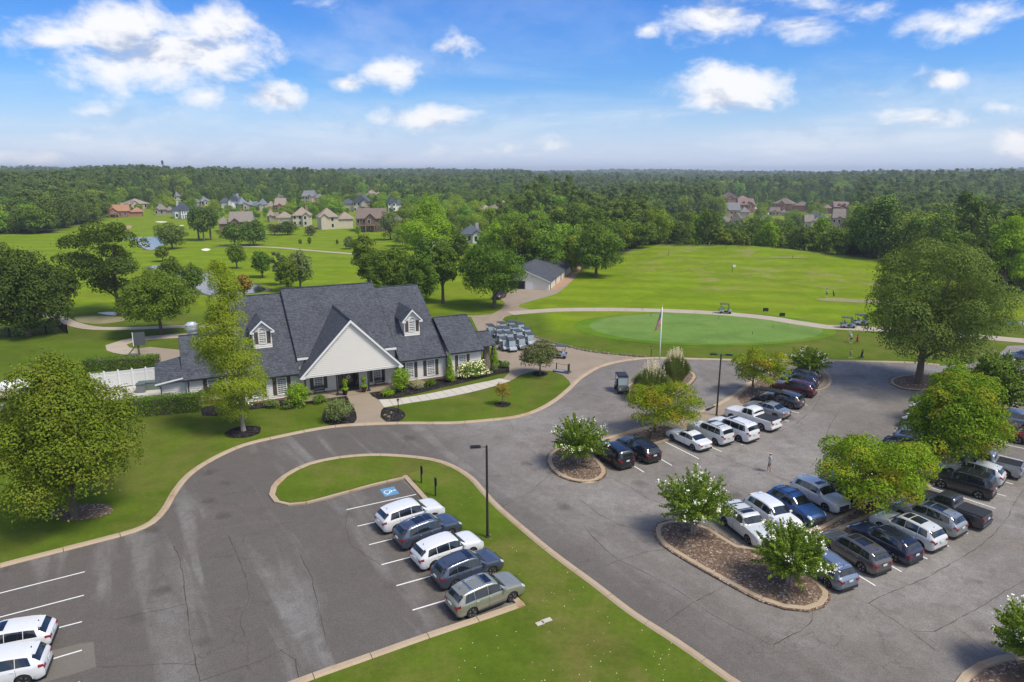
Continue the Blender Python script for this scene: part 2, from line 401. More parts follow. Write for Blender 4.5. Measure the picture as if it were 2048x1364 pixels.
# ------------------------------------------------------------------ flat surfaces
def f_asphalt(t, b):
    g = t.node('ShaderNodeNewGeometry').outputs['Position']
    s = t.node('ShaderNodeSeparateXYZ'); t.l.new(g, s.inputs[0]); gx, gy = s.outputs[0], s.outputs[1]
    big = t.noise(g, 0.055, 5, 0.6, 0.4); mid = t.noise(g, 0.45, 6, 0.62, 0.3); ag = t.noise(g, 14.0, 3, 0.75); ag2 = t.noise(g, 40.0, 2, 0.7)
    # the left lot is a browner, older surface; the drive and right lot are paler
    a = R(-58)
    along = t.math('ADD', t.math('MULTIPLY', gx, math.cos(a)), t.math('MULTIPLY', gy, math.sin(a)))
    across = t.math('SUBTRACT', t.math('MULTIPLY', gy, math.cos(a)), t.math('MULTIPLY', gx, math.sin(a)))
    left = t.sstep(t.math('ADD', across, t.math('MULTIPLY', big, 8.0)), 26.0, 40.0, 1.0, 0.0)
    cv = t.node('ShaderNodeCombineXYZ'); t.l.new(t.math('MULTIPLY', along, 0.045), cv.inputs[0]); t.l.new(t.math('MULTIPLY', across, 0.42), cv.inputs[1])
    streak = t.noise(cv.outputs[0], 1.0, 4, 0.5, 0.5)
    oldc = t.mix(t.sstep(streak, 0.50, 0.66), (0.130, 0.116, 0.102), (0.250, 0.236, 0.222))
    oldc = t.mix(t.sstep(mid, 0.35, 0.7, 0.0, 0.6), oldc, (0.145, 0.128, 0.110))
    newc = t.mix(t.sstep(big, 0.35, 0.65), (0.235, 0.210, 0.182), (0.350, 0.325, 0.298))
    newc = t.mix(t.sstep(mid, 0.45, 0.75, 0.0, 0.55), newc, (0.150, 0.132, 0.122))
    c = t.mix(t.math('MULTIPLY', left, 0.9), newc, oldc)
    rust = t.sstep(t.noise(g, 0.13, 6, 0.7, 0.8), 0.55, 0.75, 0.0, 0.55)
    c = t.mix(t.sstep(t.noise(g, 0.9, 6, 0.7, 1.0), 0.42, 0.62, 0.22, 0.0), c, (0.10, 0.085, 0.075))
    c = t.mix(rust, c, (0.215, 0.158, 0.120))
    sp = t.math('ADD', t.math('MULTIPLY', ag, 0.6), t.math('MULTIPLY', ag2, 0.4))
    c = t.mix(t.sstep(sp, 0.38, 0.62, 0.55, 0.0), c, (0.045, 0.042, 0.040))
    sv = t.node('ShaderNodeTexVoronoi'); sv.inputs['Scale'].default_value = 0.42; t.l.new(t.vmath('ADD', g, t.vmath('SCALE', t.noise(g, 1.5, 4, out=1), scale=1.1)), sv.inputs['Vector'])
    ss = t.node('ShaderNodeSeparateColor'); t.l.new(sv.outputs['Color'], ss.inputs[0])
    stain = t.math('MULTIPLY', t.sstep(sv.outputs['Distance'], 0.10, 0.42, 0.5, 0.0), t.sstep(ss.outputs[0], 0.72, 0.86)); c = t.mix(stain, c, (0.055, 0.048, 0.042))
    # hairline cracking
    vo = t.node('ShaderNodeTexVoronoi', feature='DISTANCE_TO_EDGE'); vo.inputs['Scale'].default_value = 0.16
    t.l.new(t.vmath('ADD', g, t.vmath('SCALE', t.noise(g, 0.5, 5, 0.7, out=1), scale=2.2)), vo.inputs['Vector'])
    crk = t.math('MULTIPLY', t.sstep(vo.outputs['Distance'], 0.002, 0.008, 0.35, 0.0), t.sstep(t.noise(g, 0.07, 2), 0.45, 0.6))
    c = t.mix(crk, c, (0.05, 0.045, 0.04))
    t.l.new(c, b.inputs['Base Color']); t.l.new(t.sstep(mid, 0.2, 0.8, 0.62, 0.85), b.inputs['Roughness']); b.inputs['Specular IOR Level'].default_value = 0.15
    bn = t.node('ShaderNodeBump'); bn.inputs['Strength'].default_value = 0.35; bn.inputs['Distance'].default_value = 0.01; t.l.new(sp, bn.inputs['Height']); t.l.new(bn.outputs[0], b.inputs['Normal'])
M_ASPH = mfun(f_asphalt, 'asphalt')
def f_conc(colA, colB, stain, amt=0.5, roughness=0.85):
    def f(t, b):
        g = t.node('ShaderNodeNewGeometry').outputs['Position']
        c = t.mix(t.noise(g, 0.5, 6, 0.62), colA, colB)
        c = t.mix(t.sstep(t.noise(g, 0.22, 6, 0.7, 0.7), 0.5, 0.72, 0.0, amt), c, stain)
        sp = t.noise(g, 18.0, 3, 0.7); c = t.mix(t.sstep(sp, 0.35, 0.65, 0.3, 0.0), c, tuple(x * 0.5 for x in colA))
        t.l.new(c, b.inputs['Base Color']); b.inputs['Roughness'].default_value = roughness; b.inputs['Specular IOR Level'].default_value = 0.3
        bn = t.node('ShaderNodeBump'); bn.inputs['Strength'].default_value = 0.25; bn.inputs['Distance'].default_value = 0.01; t.l.new(sp, bn.inputs['Height']); t.l.new(bn.outputs[0], b.inputs['Normal'])
    return f
M_PLAZA = mfun(f_conc((0.270, 0.212, 0.150), (0.345, 0.285, 0.215), (0.190, 0.138, 0.092)), 'aggregate_concrete')
M_KERB = mfun(f_conc((0.375, 0.285, 0.190), (0.470, 0.375, 0.265), (0.330, 0.195, 0.095), 0.8), 'kerb_concrete')
M_WALK = mfun(f_conc((0.50, 0.455, 0.385), (0.56, 0.52, 0.45), (0.42, 0.36, 0.29), 0.4), 'pale_concrete')
M_PATH = mfun(f_conc((0.400, 0.330, 0.255), (0.47, 0.40, 0.32), (0.33, 0.25, 0.18), 0.5), 'path_concrete')
M_DIRT = mfun(f_conc((0.36, 0.215, 0.125), (0.46, 0.31, 0.20), (0.30, 0.15, 0.08), 0.6, 0.95), 'clay_dirt')
def f_mulch(cA, cB, cC):
    def f(t, b):
        g = t.node('ShaderNodeNewGeometry').outputs['Position']
        vo = t.node('ShaderNodeTexVoronoi'); vo.inputs['Scale'].default_value = 9.0; vo.inputs['Randomness'].default_value = 1
        t.l.new(t.vmath('ADD', g, t.vmath('SCALE', t.noise(g, 4.0, 2, out=1), scale=0.3)), vo.inputs['Vector'])
        s = t.node('ShaderNodeSeparateColor'); t.l.new(vo.outputs['Color'], s.inputs[0])
        c = t.mix(s.outputs[0], cA, cB); c = t.mix(t.sstep(s.outputs[1], 0.80, 0.95), c, cC)
        c = t.mix(t.sstep(t.noise(g, 0.5, 5, 0.6), 0.35, 0.7, 0.0, 0.5), c, cA)
        t.l.new(c, b.inputs['Base Color']); b.inputs['Roughness'].default_value = 0.95; b.inputs['Specular IOR Level'].default_value = 0.02
        bn = t.node('ShaderNodeBump'); bn.inputs['Strength'].default_value = 0.9; bn.inputs['Distance'].default_value = 0.05; t.l.new(vo.outputs['Distance'], bn.inputs['Height']); t.l.new(bn.outputs[0], b.inputs['Normal'])
    return f
M_MULCH = mfun(f_mulch((0.105, 0.070, 0.050), (0.240, 0.170, 0.125), (0.48, 0.40, 0.33)), 'bark_mulch')
M_DARKMULCH = mfun(f_mulch((0.014, 0.012, 0.012), (0.040, 0.036, 0.036), (0.10, 0.09, 0.085)), 'black_mulch')
M_PAINT = mat('road_paint', (0.72, 0.71, 0.68), 0.7, var=0.25, scale=8)
M_SAND = mat('bunker_sand', (0.78, 0.72, 0.62), 0.95, var=0.05)

def sheet(name, pts, z, m, kind='structure', drape=False):
    mb = MB(); pts = [Vector((p[0], p[1])) for p in pts]
    tri = tessellate_polygon([[Vector((p.x, p.y, 0)) for p in pts]]); fs = []
    for a, b_, c in tri:
        A, B, C_ = pts[a], pts[b_], pts[c]
        if (B.x - A.x) * (C_.y - A.y) - (B.y - A.y) * (C_.x - A.x) < 0: b_, c = c, b_
        fs.append((a, b_, c))
    mb.add([(p.x, p.y, z + (H(p.x, p.y) if drape else 0)) for p in pts], fs)
    return tag(mb.build(name, m), kind=kind)
def slab(name, pts, z0, z1, m, kind='structure'):
    mb = MB(); mb.prism([(p[0], p[1]) for p in pts], z0, z1); return tag(mb.build(name, m), kind=kind)
def slabs(name, pts, width, z, m, length=3.0, gap=0.035, th=0.04):
    """a path poured in slabs: one object per slab, the joints open between them"""
    root = tag(link(name, None), kind='structure'); ln = smooth_line(pts, length); n = len(ln)
    def edge(i, sh):
        d = (ln[min(i + 1, n - 1)] - ln[max(i - 1, 0)]).normalized(); nn = Vector((-d.y, d.x)); wd = width if not isinstance(width, tuple) else width[0] + (width[1] - width[0]) * i / (n - 1)
        p = ln[i] + d * sh; a, b_ = p + nn * wd / 2, p - nn * wd / 2; return a, b_
    for i in range(n - 1):
        a, b_ = edge(i, gap / 2); c_, d_ = edge(i + 1, -gap / 2); dz = random.uniform(-.004, .004); mb = MB()
        mb.add([(q_.x, q_.y, z + dz + H(q_.x, q_.y)) for q_ in (a, b_, d_, c_)] + [(q_.x, q_.y, z - th + H(q_.x, q_.y)) for q_ in (a, b_, d_, c_)], [(0, 1, 2, 3), (0, 4, 5, 1), (1, 5, 6, 2), (2, 6, 7, 3), (3, 7, 4, 0)]); mb.build('slab', m, root)
    return root
def ribbon(name, pts, width, z, m, parent=None, kind='structure', step=1.5, wob=0.0):
    ln = smooth_line(pts, step); mb = MB(); vs = []; n = len(ln)
    for i, p in enumerate(ln):
        d = (ln[min(i + 1, n - 1)] - ln[max(i - 1, 0)]).normalized(); nn = Vector((-d.y, d.x))
        wd = width if not isinstance(width, tuple) else width[0] + (width[1] - width[0]) * i / (n - 1)
        if wob: wd *= random.uniform(1 - wob, 1 + wob); p = p + nn * random.uniform(-wob, wob) * 0.12
        for s_ in (1, -1): q_ = p + nn * wd * 0.5 * s_; vs.append((q_.x, q_.y, z + H(q_.x, q_.y)))
    mb.add(vs, [(2 * i, 2 * i + 1, 2 * i + 3, 2 * i + 2) for i in range(n - 1)])
    o = mb.build(name, m, parent)
    return tag(o, kind=kind) if kind else o

K1 = px((-420, 1262), (-200, 1195), (0, 1137), (100, 1111), (205, 1084), (270, 1066), (310, 1047), (336, 1020), (356, 985), (385, 950), (430, 920), (490, 893), (560, 876), (640, 860), (700, 853), (760, 850), (830, 849), (900, 849),
        (960, 845), (1030, 837), (1075, 824), (1110, 805), (1140, 781), (1165, 757), (1200, 736), (1240, 725), (1300, 718), (1400, 720), (1500, 722), (1600, 721), (1700, 724), (1821, 727), (1880, 732))
K1s = smooth_line(K1, 1.0)
RT = px((1895, 731), (1940, 728), (1985, 716), (2008, 700), (2015, 692), (2060, 690), (2150, 695))     # far right drive edge
asph = K1s + [Vector(p[:2]) for p in RT] + [Vector((130, 84)), Vector((150, 40)), Vector((120, -20)), Vector((-60, -20)), Vector((-60, 25))]
tag(sheet('asphalt_road', asph, 0.02, M_ASPH), kind='structure')

kerb_n = 0
def kerb(pts, closed=False, width=0.50, h=0.15, side=1, label=None, gap=0.02, zb=0.0):
    """concrete kerb cast in lengths of about 3 m; side=+1 puts the width on the left of the line"""
    root = tag(link('kerb', None), kind='structure')
    ln = smooth_line(pts, 0.75, closed)
    if closed: ln.append(ln[0])
    n = len(ln); nor = []
    for i in range(n):
        if closed: a, c = ln[(i + 1) % (n - 1)], ln[(i - 1) % (n - 1)]
        else: a, c = ln[min(i + 1, n - 1)], ln[max(i - 1, 0)]
        d = (a - c).normalized(); nor.append(Vector((-d.y, d.x)) * side)
    i = 0
    while i < n - 1:
        j = min(i + 4, n - 1)
        if n - 1 - j < 2: j = n - 1
        mb = MB(); vs = []; dz = random.uniform(-0.008, 0.008)
        for k in range(i, j + 1):
            p = ln[k].copy()
            if k == i: p += (ln[k + 1] - ln[k]).normalized() * gap
            if k == j: p -= (ln[k] - ln[k - 1]).normalized() * gap
            o_ = nor[k]
            for (off, z) in ((0.0, zb), (0.0, 0.05), (width * 0.38, h + dz), (width, h + dz), (width, zb)):
                q_ = p + o_ * off; vs.append((q_.x, q_.y, z))
        m_ = j - i + 1; fs = []
        for k in range(m_ - 1):
            for e in range(4): fs.append((k * 5 + e, k * 5 + e + 1, k * 5 + 6 + e, k * 5 + 5 + e))
        fs += [(0, 1, 2, 3, 4), tuple((m_ - 1) * 5 + e for e in (4, 3, 2, 1, 0))]
        if side > 0: fs = [f[::-1] for f in fs]
        mb.add(vs, fs); mb.build('kerb_length', M_KERB, root)
        i = j
    return root
kerb(K1, side=1)

# tongue of lawn between the left lot and the drive
K2 = px((1620, 1500), (1540, 1425), (1450, 1364), (1400, 1328), (1340, 1286), (1260, 1234), (1180, 1172), (1100, 1112), (1040, 1062), (990, 1018), (962, 988), (935, 958), (900, 936), (860, 923), (800, 916), (740, 914), (680, 919), (620, 932), (575, 955), (555, 975), (551, 990), (560, 1002), (582, 1007), (612, 1004), (680, 986), (750, 967), (812, 953))
K2b = px((816, 952), (1053, 1213)); K2c = px((1053, 1214), (980, 1240), (860, 1280), (720, 1330), (630, 1362), (500, 1412), (380, 1460))
k2line = smooth_line(K2, 1.0)
lawn2 = k2line + [Vector(p[:2]) for p in K2b] + smooth_line(K2c, 1.0) + [Vector((-14, 8)), Vector((12, 8))]
slab('lawn', lawn2, 0.0, 0.12, M_LAWN)
kerb(K2, side=-1); kerb(K2b, side=-1); kerb(K2c, side=-1)

# islands of the right-hand lot
I1 = px((1097, 908), (1093, 925), (1103, 943), (1126, 958), (1161, 967), (1196, 964), (1214, 949), (1208, 931), (1190, 912), (1168, 897), (1135, 892), (1110, 898))
I2 = px((1332, 1043), (1314, 1049), (1307, 1060), (1309, 1074), (1320, 1090), (1345, 1108), (1373, 1125), (1422, 1153), (1471, 1180), (1520, 1205), (1568, 1221), (1617, 1226), (1649, 1216), (1661, 1200), (1661, 1187), (1649, 1172), (1627, 1153), (1600, 1128), (1575, 1108),
        (1545, 1098), (1497, 1094), (1476, 1092), (1450, 1076), (1422, 1058), (1385, 1045), (1355, 1041))
I3 = px((1778, 760), (1783, 771), (1800, 778), (1840, 783), (1880, 781), (1908, 771), (1905, 758), (1870, 750), (1820, 750), (1792, 754))
I4 = px((1925, 1385), (1945, 1360), (1975, 1340), (2010, 1328), (2060, 1322), (2140, 1322), (2200, 1360), (2200, 1420), (2080, 1450), (1960, 1430))
I5 = px((1252, 778), (1262, 795), (1290, 806), (1325, 800), (1360, 785), (1388, 765), (1392, 750), (1370, 740), (1330, 742), (1290, 752), (1262, 764))
for n_, I in (('planting_island', I1), ('planting_island', I2), ('planting_island', I3), ('planting_island', I4), ('planting_island', I5)):
    ln = smooth_line(I, 0.8, True); slab(n_, ln, 0.0, 0.13, M_MULCH); kerb(I, closed=True, side=1)
# median in front of the first row of cars, with its end by the crape myrtle
MED_U = [(1206, 884), (1260, 868), (1314, 853), (1387, 832), (1431, 816), (1475, 791), (1503, 768), (1530, 750), (1570, 737), (1615, 735), (1645, 745), (1655, 762), (1645, 776), (1620, 782)]
MED_L = [(1600, 772), (1583, 768), (1560, 772), (1545, 782), (1525, 797), (1500, 815), (1465, 834), (1440, 845), (1421, 851), (1377, 863), (1337, 876), (1290, 890), (1232, 898)]
med = smooth_line(px(*MED_U), 1.0) + smooth_line(px(*MED_L), 1.0)
slab('median_walk', med, 0.0, 0.13, M_PLAZA); kerb(px(*MED_U), side=1); kerb(px(*MED_L), side=1)
for pts in ([(1232, 893), (1262, 872), (1330, 853), (1350, 868), (1322, 882), (1285, 889)], [(1475, 800), (1500, 775), (1540, 752), (1580, 742), (1600, 752), (1575, 768), (1545, 780), (1520, 799), (1495, 812)], [(1605, 740), (1640, 748), (1645, 765), (1625, 776), (1608, 765)]):
    sheet('mulch_bed', smooth_line(px(*pts), 0.8, True), 0.136, M_MULCH)
# median between the two facing rows on the right
MED2_U = [(1500, 1092), (1560, 1078), (1622, 1060), (1680, 1030), (1735, 1004), (1800, 972), (1850, 945), (1900, 915), (1960, 880), (2040, 835), (2120, 800)]
MED2_L = [(2150, 812), (2080, 852), (1990, 900), (1920, 940), (1880, 962), (1850, 985), (1800, 1010), (1740, 1040), (1690, 1062), (1637, 1086), (1600, 1104)]
med2 = smooth_line(px(*MED2_U), 1.0) + smooth_line(px(*MED2_L), 1.0)
slab('median_walk', med2, 0.0, 0.124, M_PLAZA); kerb(px(*MED2_U), side=-1, h=0.155); kerb(px(*MED2_L), side=-1, h=0.155)
for pts in ([(1625, 1062), (1700, 1022), (1770, 990), (1800, 1000), (1760, 1025), (1680, 1062), (1640, 1075)], [(1830, 958), (1880, 925), (1940, 895), (1950, 915), (1900, 945), (1850, 972)]):
    sheet('mulch_bed', smooth_line(px(*pts), 0.8, True), 0.132, M_MULCH)

# plaza, walks and cart paths
plaza = px((1140, 781), (1165, 757), (1200, 736), (1240, 725), (1302, 717), (1250, 712), (1190, 706), (1150, 698), (1110, 688), (1081, 680), (1056, 667), (1035, 658), (1013, 647), (1005, 640), (1010, 634), (1027, 629), (1060, 626), (1060, 619), (1037, 614), (1040, 609), (1067, 601), (1113, 588),
           (1134, 572), (1150, 556), (1161, 540), (1158, 531), (1146, 538), (1125, 552), (1098, 575), (1043, 577), (1020, 583), (1000, 598), (1010, 606), (1003, 618), (985, 628), (960, 631), (870, 633), (868, 637), (942, 634), (945, 640), (960, 670), (985, 700), (984, 716), (1003, 722), (1018, 732), (1019, 745), (1008, 756), (999, 758.5), (1021, 762), (1040, 751), (1072, 741), (1100, 742), (1125, 750), (1138, 762), (1143, 775))
sheet('plaza', plaza, 0.03, M_PLAZA)
sheet('dirt_strip', px((1098, 577), (1125, 553), (1147, 537), (1158, 531), (1163, 536), (1155, 548), (1136, 567), (1112, 580)), 0.038, M_DIRT)
wu = smooth_line(px((757, 800), (800, 797), (850, 789), (900, 779), (950, 768), (980, 762), (999, 757.5)), .5); wl_ = smooth_line(px((768, 815), (820, 806), (880, 797), (940, 785), (990, 772), (1021, 762)), .5)
def along(ln, f): x = f * (len(ln) - 1); i = min(int(x), len(ln) - 2); return ln[i].lerp(ln[i + 1], x - i)
sw = tag(link('sidewalk', None), kind='structure'); NS = 15
for k in range(NS):
    f0, f1 = k / NS + .0012, (k + 1) / NS - .0012; q4 = [along(wu, f0), along(wl_, f0), along(wl_, f1), along(wu, f1)]; mb = MB(); zt = .046 + random.uniform(-.003, .003); mb.add([(q_.x, q_.y, zt) for q_ in q4] + [(q_.x, q_.y, .002) for q_ in q4], [(0, 1, 2, 3), (0, 4, 5, 1), (1, 5, 6, 2), (2, 6, 7, 3), (3, 7, 4, 0)]); mb.build('slab', M_WALK, sw)
entry = px((690, 787), (735, 779), (745, 793), (757, 800), (768, 815), (762, 823), (760, 835), (772, 844), (788, 850), (758, 851), (700, 854), (708, 846), (713, 833), (708, 818), (700, 805))
sheet('entry_walk', entry, 0.041, M_PLAZA)
sheet('mulch_bed', smooth_line(px((768, 816), (762, 825), (764, 836), (780, 846), (800, 842), (811, 832), (805, 822), (788, 815)), 0.6, True), 0.05, M_DARKMULCH)
sheet('mulch_bed', smooth_line(px((645, 830), (650, 846), (672, 852), (700, 850), (713, 840), (710, 820), (698, 805), (680, 800), (655, 815)), 0.6, True), 0.05, M_DARKMULCH)
sheet('mulch_bed', px((735, 782), (800, 770), (860, 762), (905, 752), (962, 735), (980, 722), (1000, 722), (1019, 735), (1018, 745), (1000, 748), (960, 758), (900, 772), (840, 786), (790, 797), (757, 799), (744, 793)), 0.05, M_DARKMULCH)
sheet('mulch_bed', px((400, 815), (480, 805), (600, 797), (640, 794), (688, 785), (698, 800), (660, 802), (620, 808), (560, 812), (500, 820), (440, 832), (405, 832)), 0.05, M_DARKMULCH)
def disc(name, u, v, r, m, z=0.05, ry=None, kind='structure'):
    c = GH(u, v); n = 36
    return sheet(name, [(c.x + r * (1 + 0.05 * math.sin(5 * a + u)) * math.cos(a), c.y + (ry or r) * (1 + 0.05 * math.cos(4 * a + u)) * math.sin(a)) for a in [2 * math.pi * k / n for k in range(n)]], z, m, kind)
disc('mulch_bed', 487, 864, 1.75, M_DARKMULCH); disc('mulch_bed', 1005, 809, 0.95, M_DARKMULCH); disc('mulch_bed', 1080, 748, 1.05, M_DARKMULCH); disc('mulch_bed', 165, 1025, 2.3, M_MULCH, ry=1.4)
sheet_dirt = ribbon('path_bed', px((1020, 627), (1107, 620.5), (1322, 621.5), (1550, 638), (1652, 654), (1850, 664), (2048, 682), (2200, 694)), 3.0, 0.012, M_DIRT)
slabs('cart_path', px((1020, 627), (1054, 624), (1107, 620.5), (1188, 619), (1322, 621.5), (1456, 628), (1550, 638), (1590, 645), (1652, 654), (1741, 658), (1850, 664), (1968, 675), (2048, 682), (2200, 694)), (3.2, 3.6), 0.05, M_PATH)
ribbon('cart_path', px((-60, 600), (40, 622), (110, 634), (138, 645), (165, 653), (198, 657), (264, 657), (343, 654), (430, 651), (520, 646)), 2.2, 0.03, M_PATH)
ribbon('cart_path', px((417, 671), (358, 672), (300, 676), (258, 682), (232, 690), (236, 698), (262, 704), (300, 707), (330, 708), (370, 703)), 3.0, 0.03, M_PATH)
sheet('cart_path', px((262, 700), (300, 694), (358, 700), (395, 704), (400, 716), (360, 722), (318, 728), (300, 718)), 0.036, M_PLAZA)
ribbon('cart_path', [GH(u, v) for u, v in ((430, 492), (520, 494), (560, 496), (620, 501), (705, 508), (760, 512))], 2.6, 0.06, M_PATH)
# bunkers, ponds, putting green
def blob(name, pts, z, m, kind='structure'): return sheet(name, smooth_line([GH(u, v) for u, v in pts], 1.0, True), z, m, kind, drape=True)
blob('bunker', [(195, 626), (215, 624), (245, 625), (261, 628), (245, 631), (215, 630)], 0.05, M_SAND)
blob('bunker', [(403, 499), (412, 497), (421, 499), (414, 502), (405, 501)], 0.05, M_SAND)
blob('bunker', [(310, 443.5), (325, 443), (335, 444), (322, 445.2)], 0.05, M_SAND); blob('bunker', [(360, 450.5), (367, 450), (368, 451.5), (361, 452)], 0.05, M_SAND)
blob('clay_bank', [(243, 455), (252, 451), (263, 452), (261, 457), (248, 458)], 0.05, M_DIRT)
RANGE_PATCHES = []
for pts in ([(1500, 516), (1560, 515.5), (1612, 515), (1618, 517), (1560, 518)], [(1215, 498), (1285, 500), (1290, 501), (1220, 499.5)]): RANGE_PATCHES.append(pts)
def f_dry(t, b):
    g, c, sp = grass_nodes(t, b, (0.26, 0.235, 0.11), (0.20, 0.21, 0.06), (0.33, 0.27, 0.17), 0.9); t.l.new(c, b.inputs['Base Color']); b.inputs['Roughness'].default_value = 0.95
M_DRY = mfun(f_dry, 'dry_turf')
for pts in RANGE_PATCHES: blob('bare_patch', pts, 0.08, M_DRY)
blob('dry_turf', [(1632, 598), (1680, 597), (1740, 600), (1800, 602), (1800, 606), (1740, 606), (1660, 603)], 0.045, M_DRY)
blob('dry_turf', [(1970, 597), (2050, 598), (2200, 600), (2200, 604), (2050, 602), (1970, 601)], 0.045, M_DRY)
blob('dry_turf', [(150, 634), (190, 632), (250, 636), (240, 644), (200, 648), (160, 645)], 0.045, M_DRY)
green = [(1412 + 233 * math.cos(a) * (1 - 0.04 * math.sin(2 * a)), 657 - 31 * math.sin(a) + 3.0 * math.cos(a)) for a in [2 * math.pi * k / 40 for k in range(40)]]
collar = [(1410 + 262 * math.cos(a) * (1 - 0.04 * math.sin(2 * a)), 657.5 - 34.0 * math.sin(a) + 3.0 * math.cos(a)) for a in [2 * math.pi * k / 40 for k in range(40)]]
sheet('putting_green_collar', smooth_line(px(*collar), 1.5, True), 0.03, M_COLLAR); sheet('putting_green', smooth_line(px(*green), 1.5, True), 0.04, M_GREEN)
def f_water(t, b):
    g = t.node('ShaderNodeNewGeometry').outputs['Position']
    b.inputs['Base Color'].default_value = (0.022, 0.030, 0.022, 1); b.inputs['Roughness'].default_value = 0.08; b.inputs['Specular IOR Level'].default_value = 1.0
    b.inputs['IOR'].default_value = 1.5
    bn = t.node('ShaderNodeBump'); bn.inputs['Strength'].default_value = 0.12; bn.inputs['Distance'].default_value = 0.05
    t.l.new(t.noise(t.vmath('MULTIPLY', g, (0.6, 1.6, 1)), 1.3, 4), bn.inputs['Height']); t.l.new(bn.outputs[0], b.inputs['Normal'])
M_WATER = mfun(f_water, 'pond_water'); M_BANK = mat('pond_bank', (0.085, 0.085, 0.035), 0.95, var=0.3, scale=0.3)
def pond(pts):
    c = (sum(p[0] for p in pts) / len(pts), sum(p[1] for p in pts) / len(pts))
    ln = smooth_line([GH(u, v) for u, v in pts], 1.0, True); n = len(ln); big = []
    for i in range(n):
        d = (ln[(i + 1) % n] - ln[i - 1]).normalized(); big.append(ln[i] + Vector((d.y, -d.x)) * (1.1 + 0.5 * math.sin(i * 0.7)) * SG)
    sheet('pond_bank', big, 0.03, M_BANK); sheet('pond', ln, 0.05, M_WATER)
SG = 1
def orient(pts):
    P = [GH(u, v) for u, v in pts]; a = sum(P[i].x * P[(i + 1) % len(P)].y - P[(i + 1) % len(P)].x * P[i].y for i in range(len(P))); return pts if a > 0 else pts[::-1]
pond(orient([(105, 474), (130, 469), (175, 464), (240, 460), (290, 461), (322, 466), (333, 478), (322, 494), (300, 500), (283, 493), (270, 482), (235, 478), (180, 478), (130, 478)]))
pond(orient([(300, 533), (322, 531), (345, 538), (375, 540), (400, 541), (430, 552), (465, 562), (500, 568), (530, 577), (525, 583), (500, 587), (480, 588), (440, 592), (410, 588), (392, 576), (360, 560), (320, 545)]))

# ------------------------------------------------------------------ painted lines and cracks
marks = tag(link('road_markings', None), kind='structure')
def stall(u, v, ang, length=5.6):
    p = G(u, v); d = Vector((math.cos(ang), math.sin(ang), 0)); q_ = p + d * length; mb = MB(); nn = Vector((-d.y, d.x, 0)) * 0.055
    z = Vector((0, 0, 0.027)); mb.add([p + nn + z, p - nn + z, q_ - nn + z, q_ + nn + z], [(0, 1, 2, 3)]); mb.build('stall_line', M_PAINT, marks)
a0 = math.atan2((G(833, 989) - G(693, 1020)).y, (G(833, 989) - G(693, 1020)).x)
for u, v in ((693, 1020), (715, 1053), (738, 1090), (763, 1130), (793, 1172), (825, 1221)): stall(u, v, a0, 5.8)
for u, v, u2, v2 in ((170, 1144, 0, 1187), (168, 1191, 0, 1235), (164, 1244, 60, 1271), (164, 1301, 100, 1320), (160, 1365, 90, 1388)):
    d = G(u2, v2) - G(u, v); stall(u, v, math.atan2(d.y, d.x), 5.8)
BL = [((1288, 945), 116), ((1344, 931.5), 117), ((1398, 918), 119), ((1443.5, 904), 120), ((1486, 890), 122), ((1520, 875), 125), ((1554, 860), 128), ((1578, 843), 131), ((1598.5, 826.5), 135), ((1615.5, 811), 140), ((1627, 795), 145)]
for (u, v), a in BL: stall(u, v, R(a), 5.4)
DL = [((1750.5, 1172), 114), ((1803, 1144), 115), ((1854.8, 1118.5), 117), ((1897.8, 1093.4), 119), ((1935.8, 1067.8), 121), ((1967, 1042), 124), ((1990.7, 1017.4), 128), ((2011.8, 993), 131), ((2026, 968.8), 133), ((2038, 945), 135), ((2046, 922), 136), ((2060, 900), 138)]
for (u, v), a in DL: stall(u, v, R(a), 5.4)
sheet('asphalt_patch', px((100, 1303), (150, 1290), (187, 1284), (190, 1310), (192, 1334), (150, 1348), (100, 1362), (40, 1380)), 0.0235, mfun(f_conc((0.150, 0.133, 0.110), (0.190, 0.172, 0.148), (0.13, 0.115, 0.09), 0.5), 'patched_asphalt'))
M_CRACK = mat('crack_fill', (0.050, 0.048, 0.034), 0.9)
cracks = tag(link('asphalt_cracks', None), kind='structure')
def crack(pts, wd=0.05):
    ln = [Vector(p[:2]) for p in px(*pts)]; out = []
    for i in range(len(ln) - 1):
        k = max(2, int((ln[i + 1] - ln[i]).length / 0.5))
        for j in range(k): out.append(ln[i].lerp(ln[i + 1], j / k) + Vector((random.uniform(-1, 1), random.uniform(-1, 1))) * 0.05)
    out.append(ln[-1]); mb = MB(); vs = []; n = len(out)
    for i, p in enumerate(out):
        d = (out[min(i + 1, n - 1)] - out[max(i - 1, 0)]).normalized(); nn = Vector((-d.y, d.x)) * wd * random.uniform(0.1, 0.5)
        vs += [(p.x + nn.x, p.y + nn.y, 0.0245), (p.x - nn.x, p.y - nn.y, 0.0245)]
    mb.add(vs, [(2 * i, 2 * i + 1, 2 * i + 3, 2 * i + 2) for i in range(n - 1)]); mb.build('crack', M_CRACK, cracks)
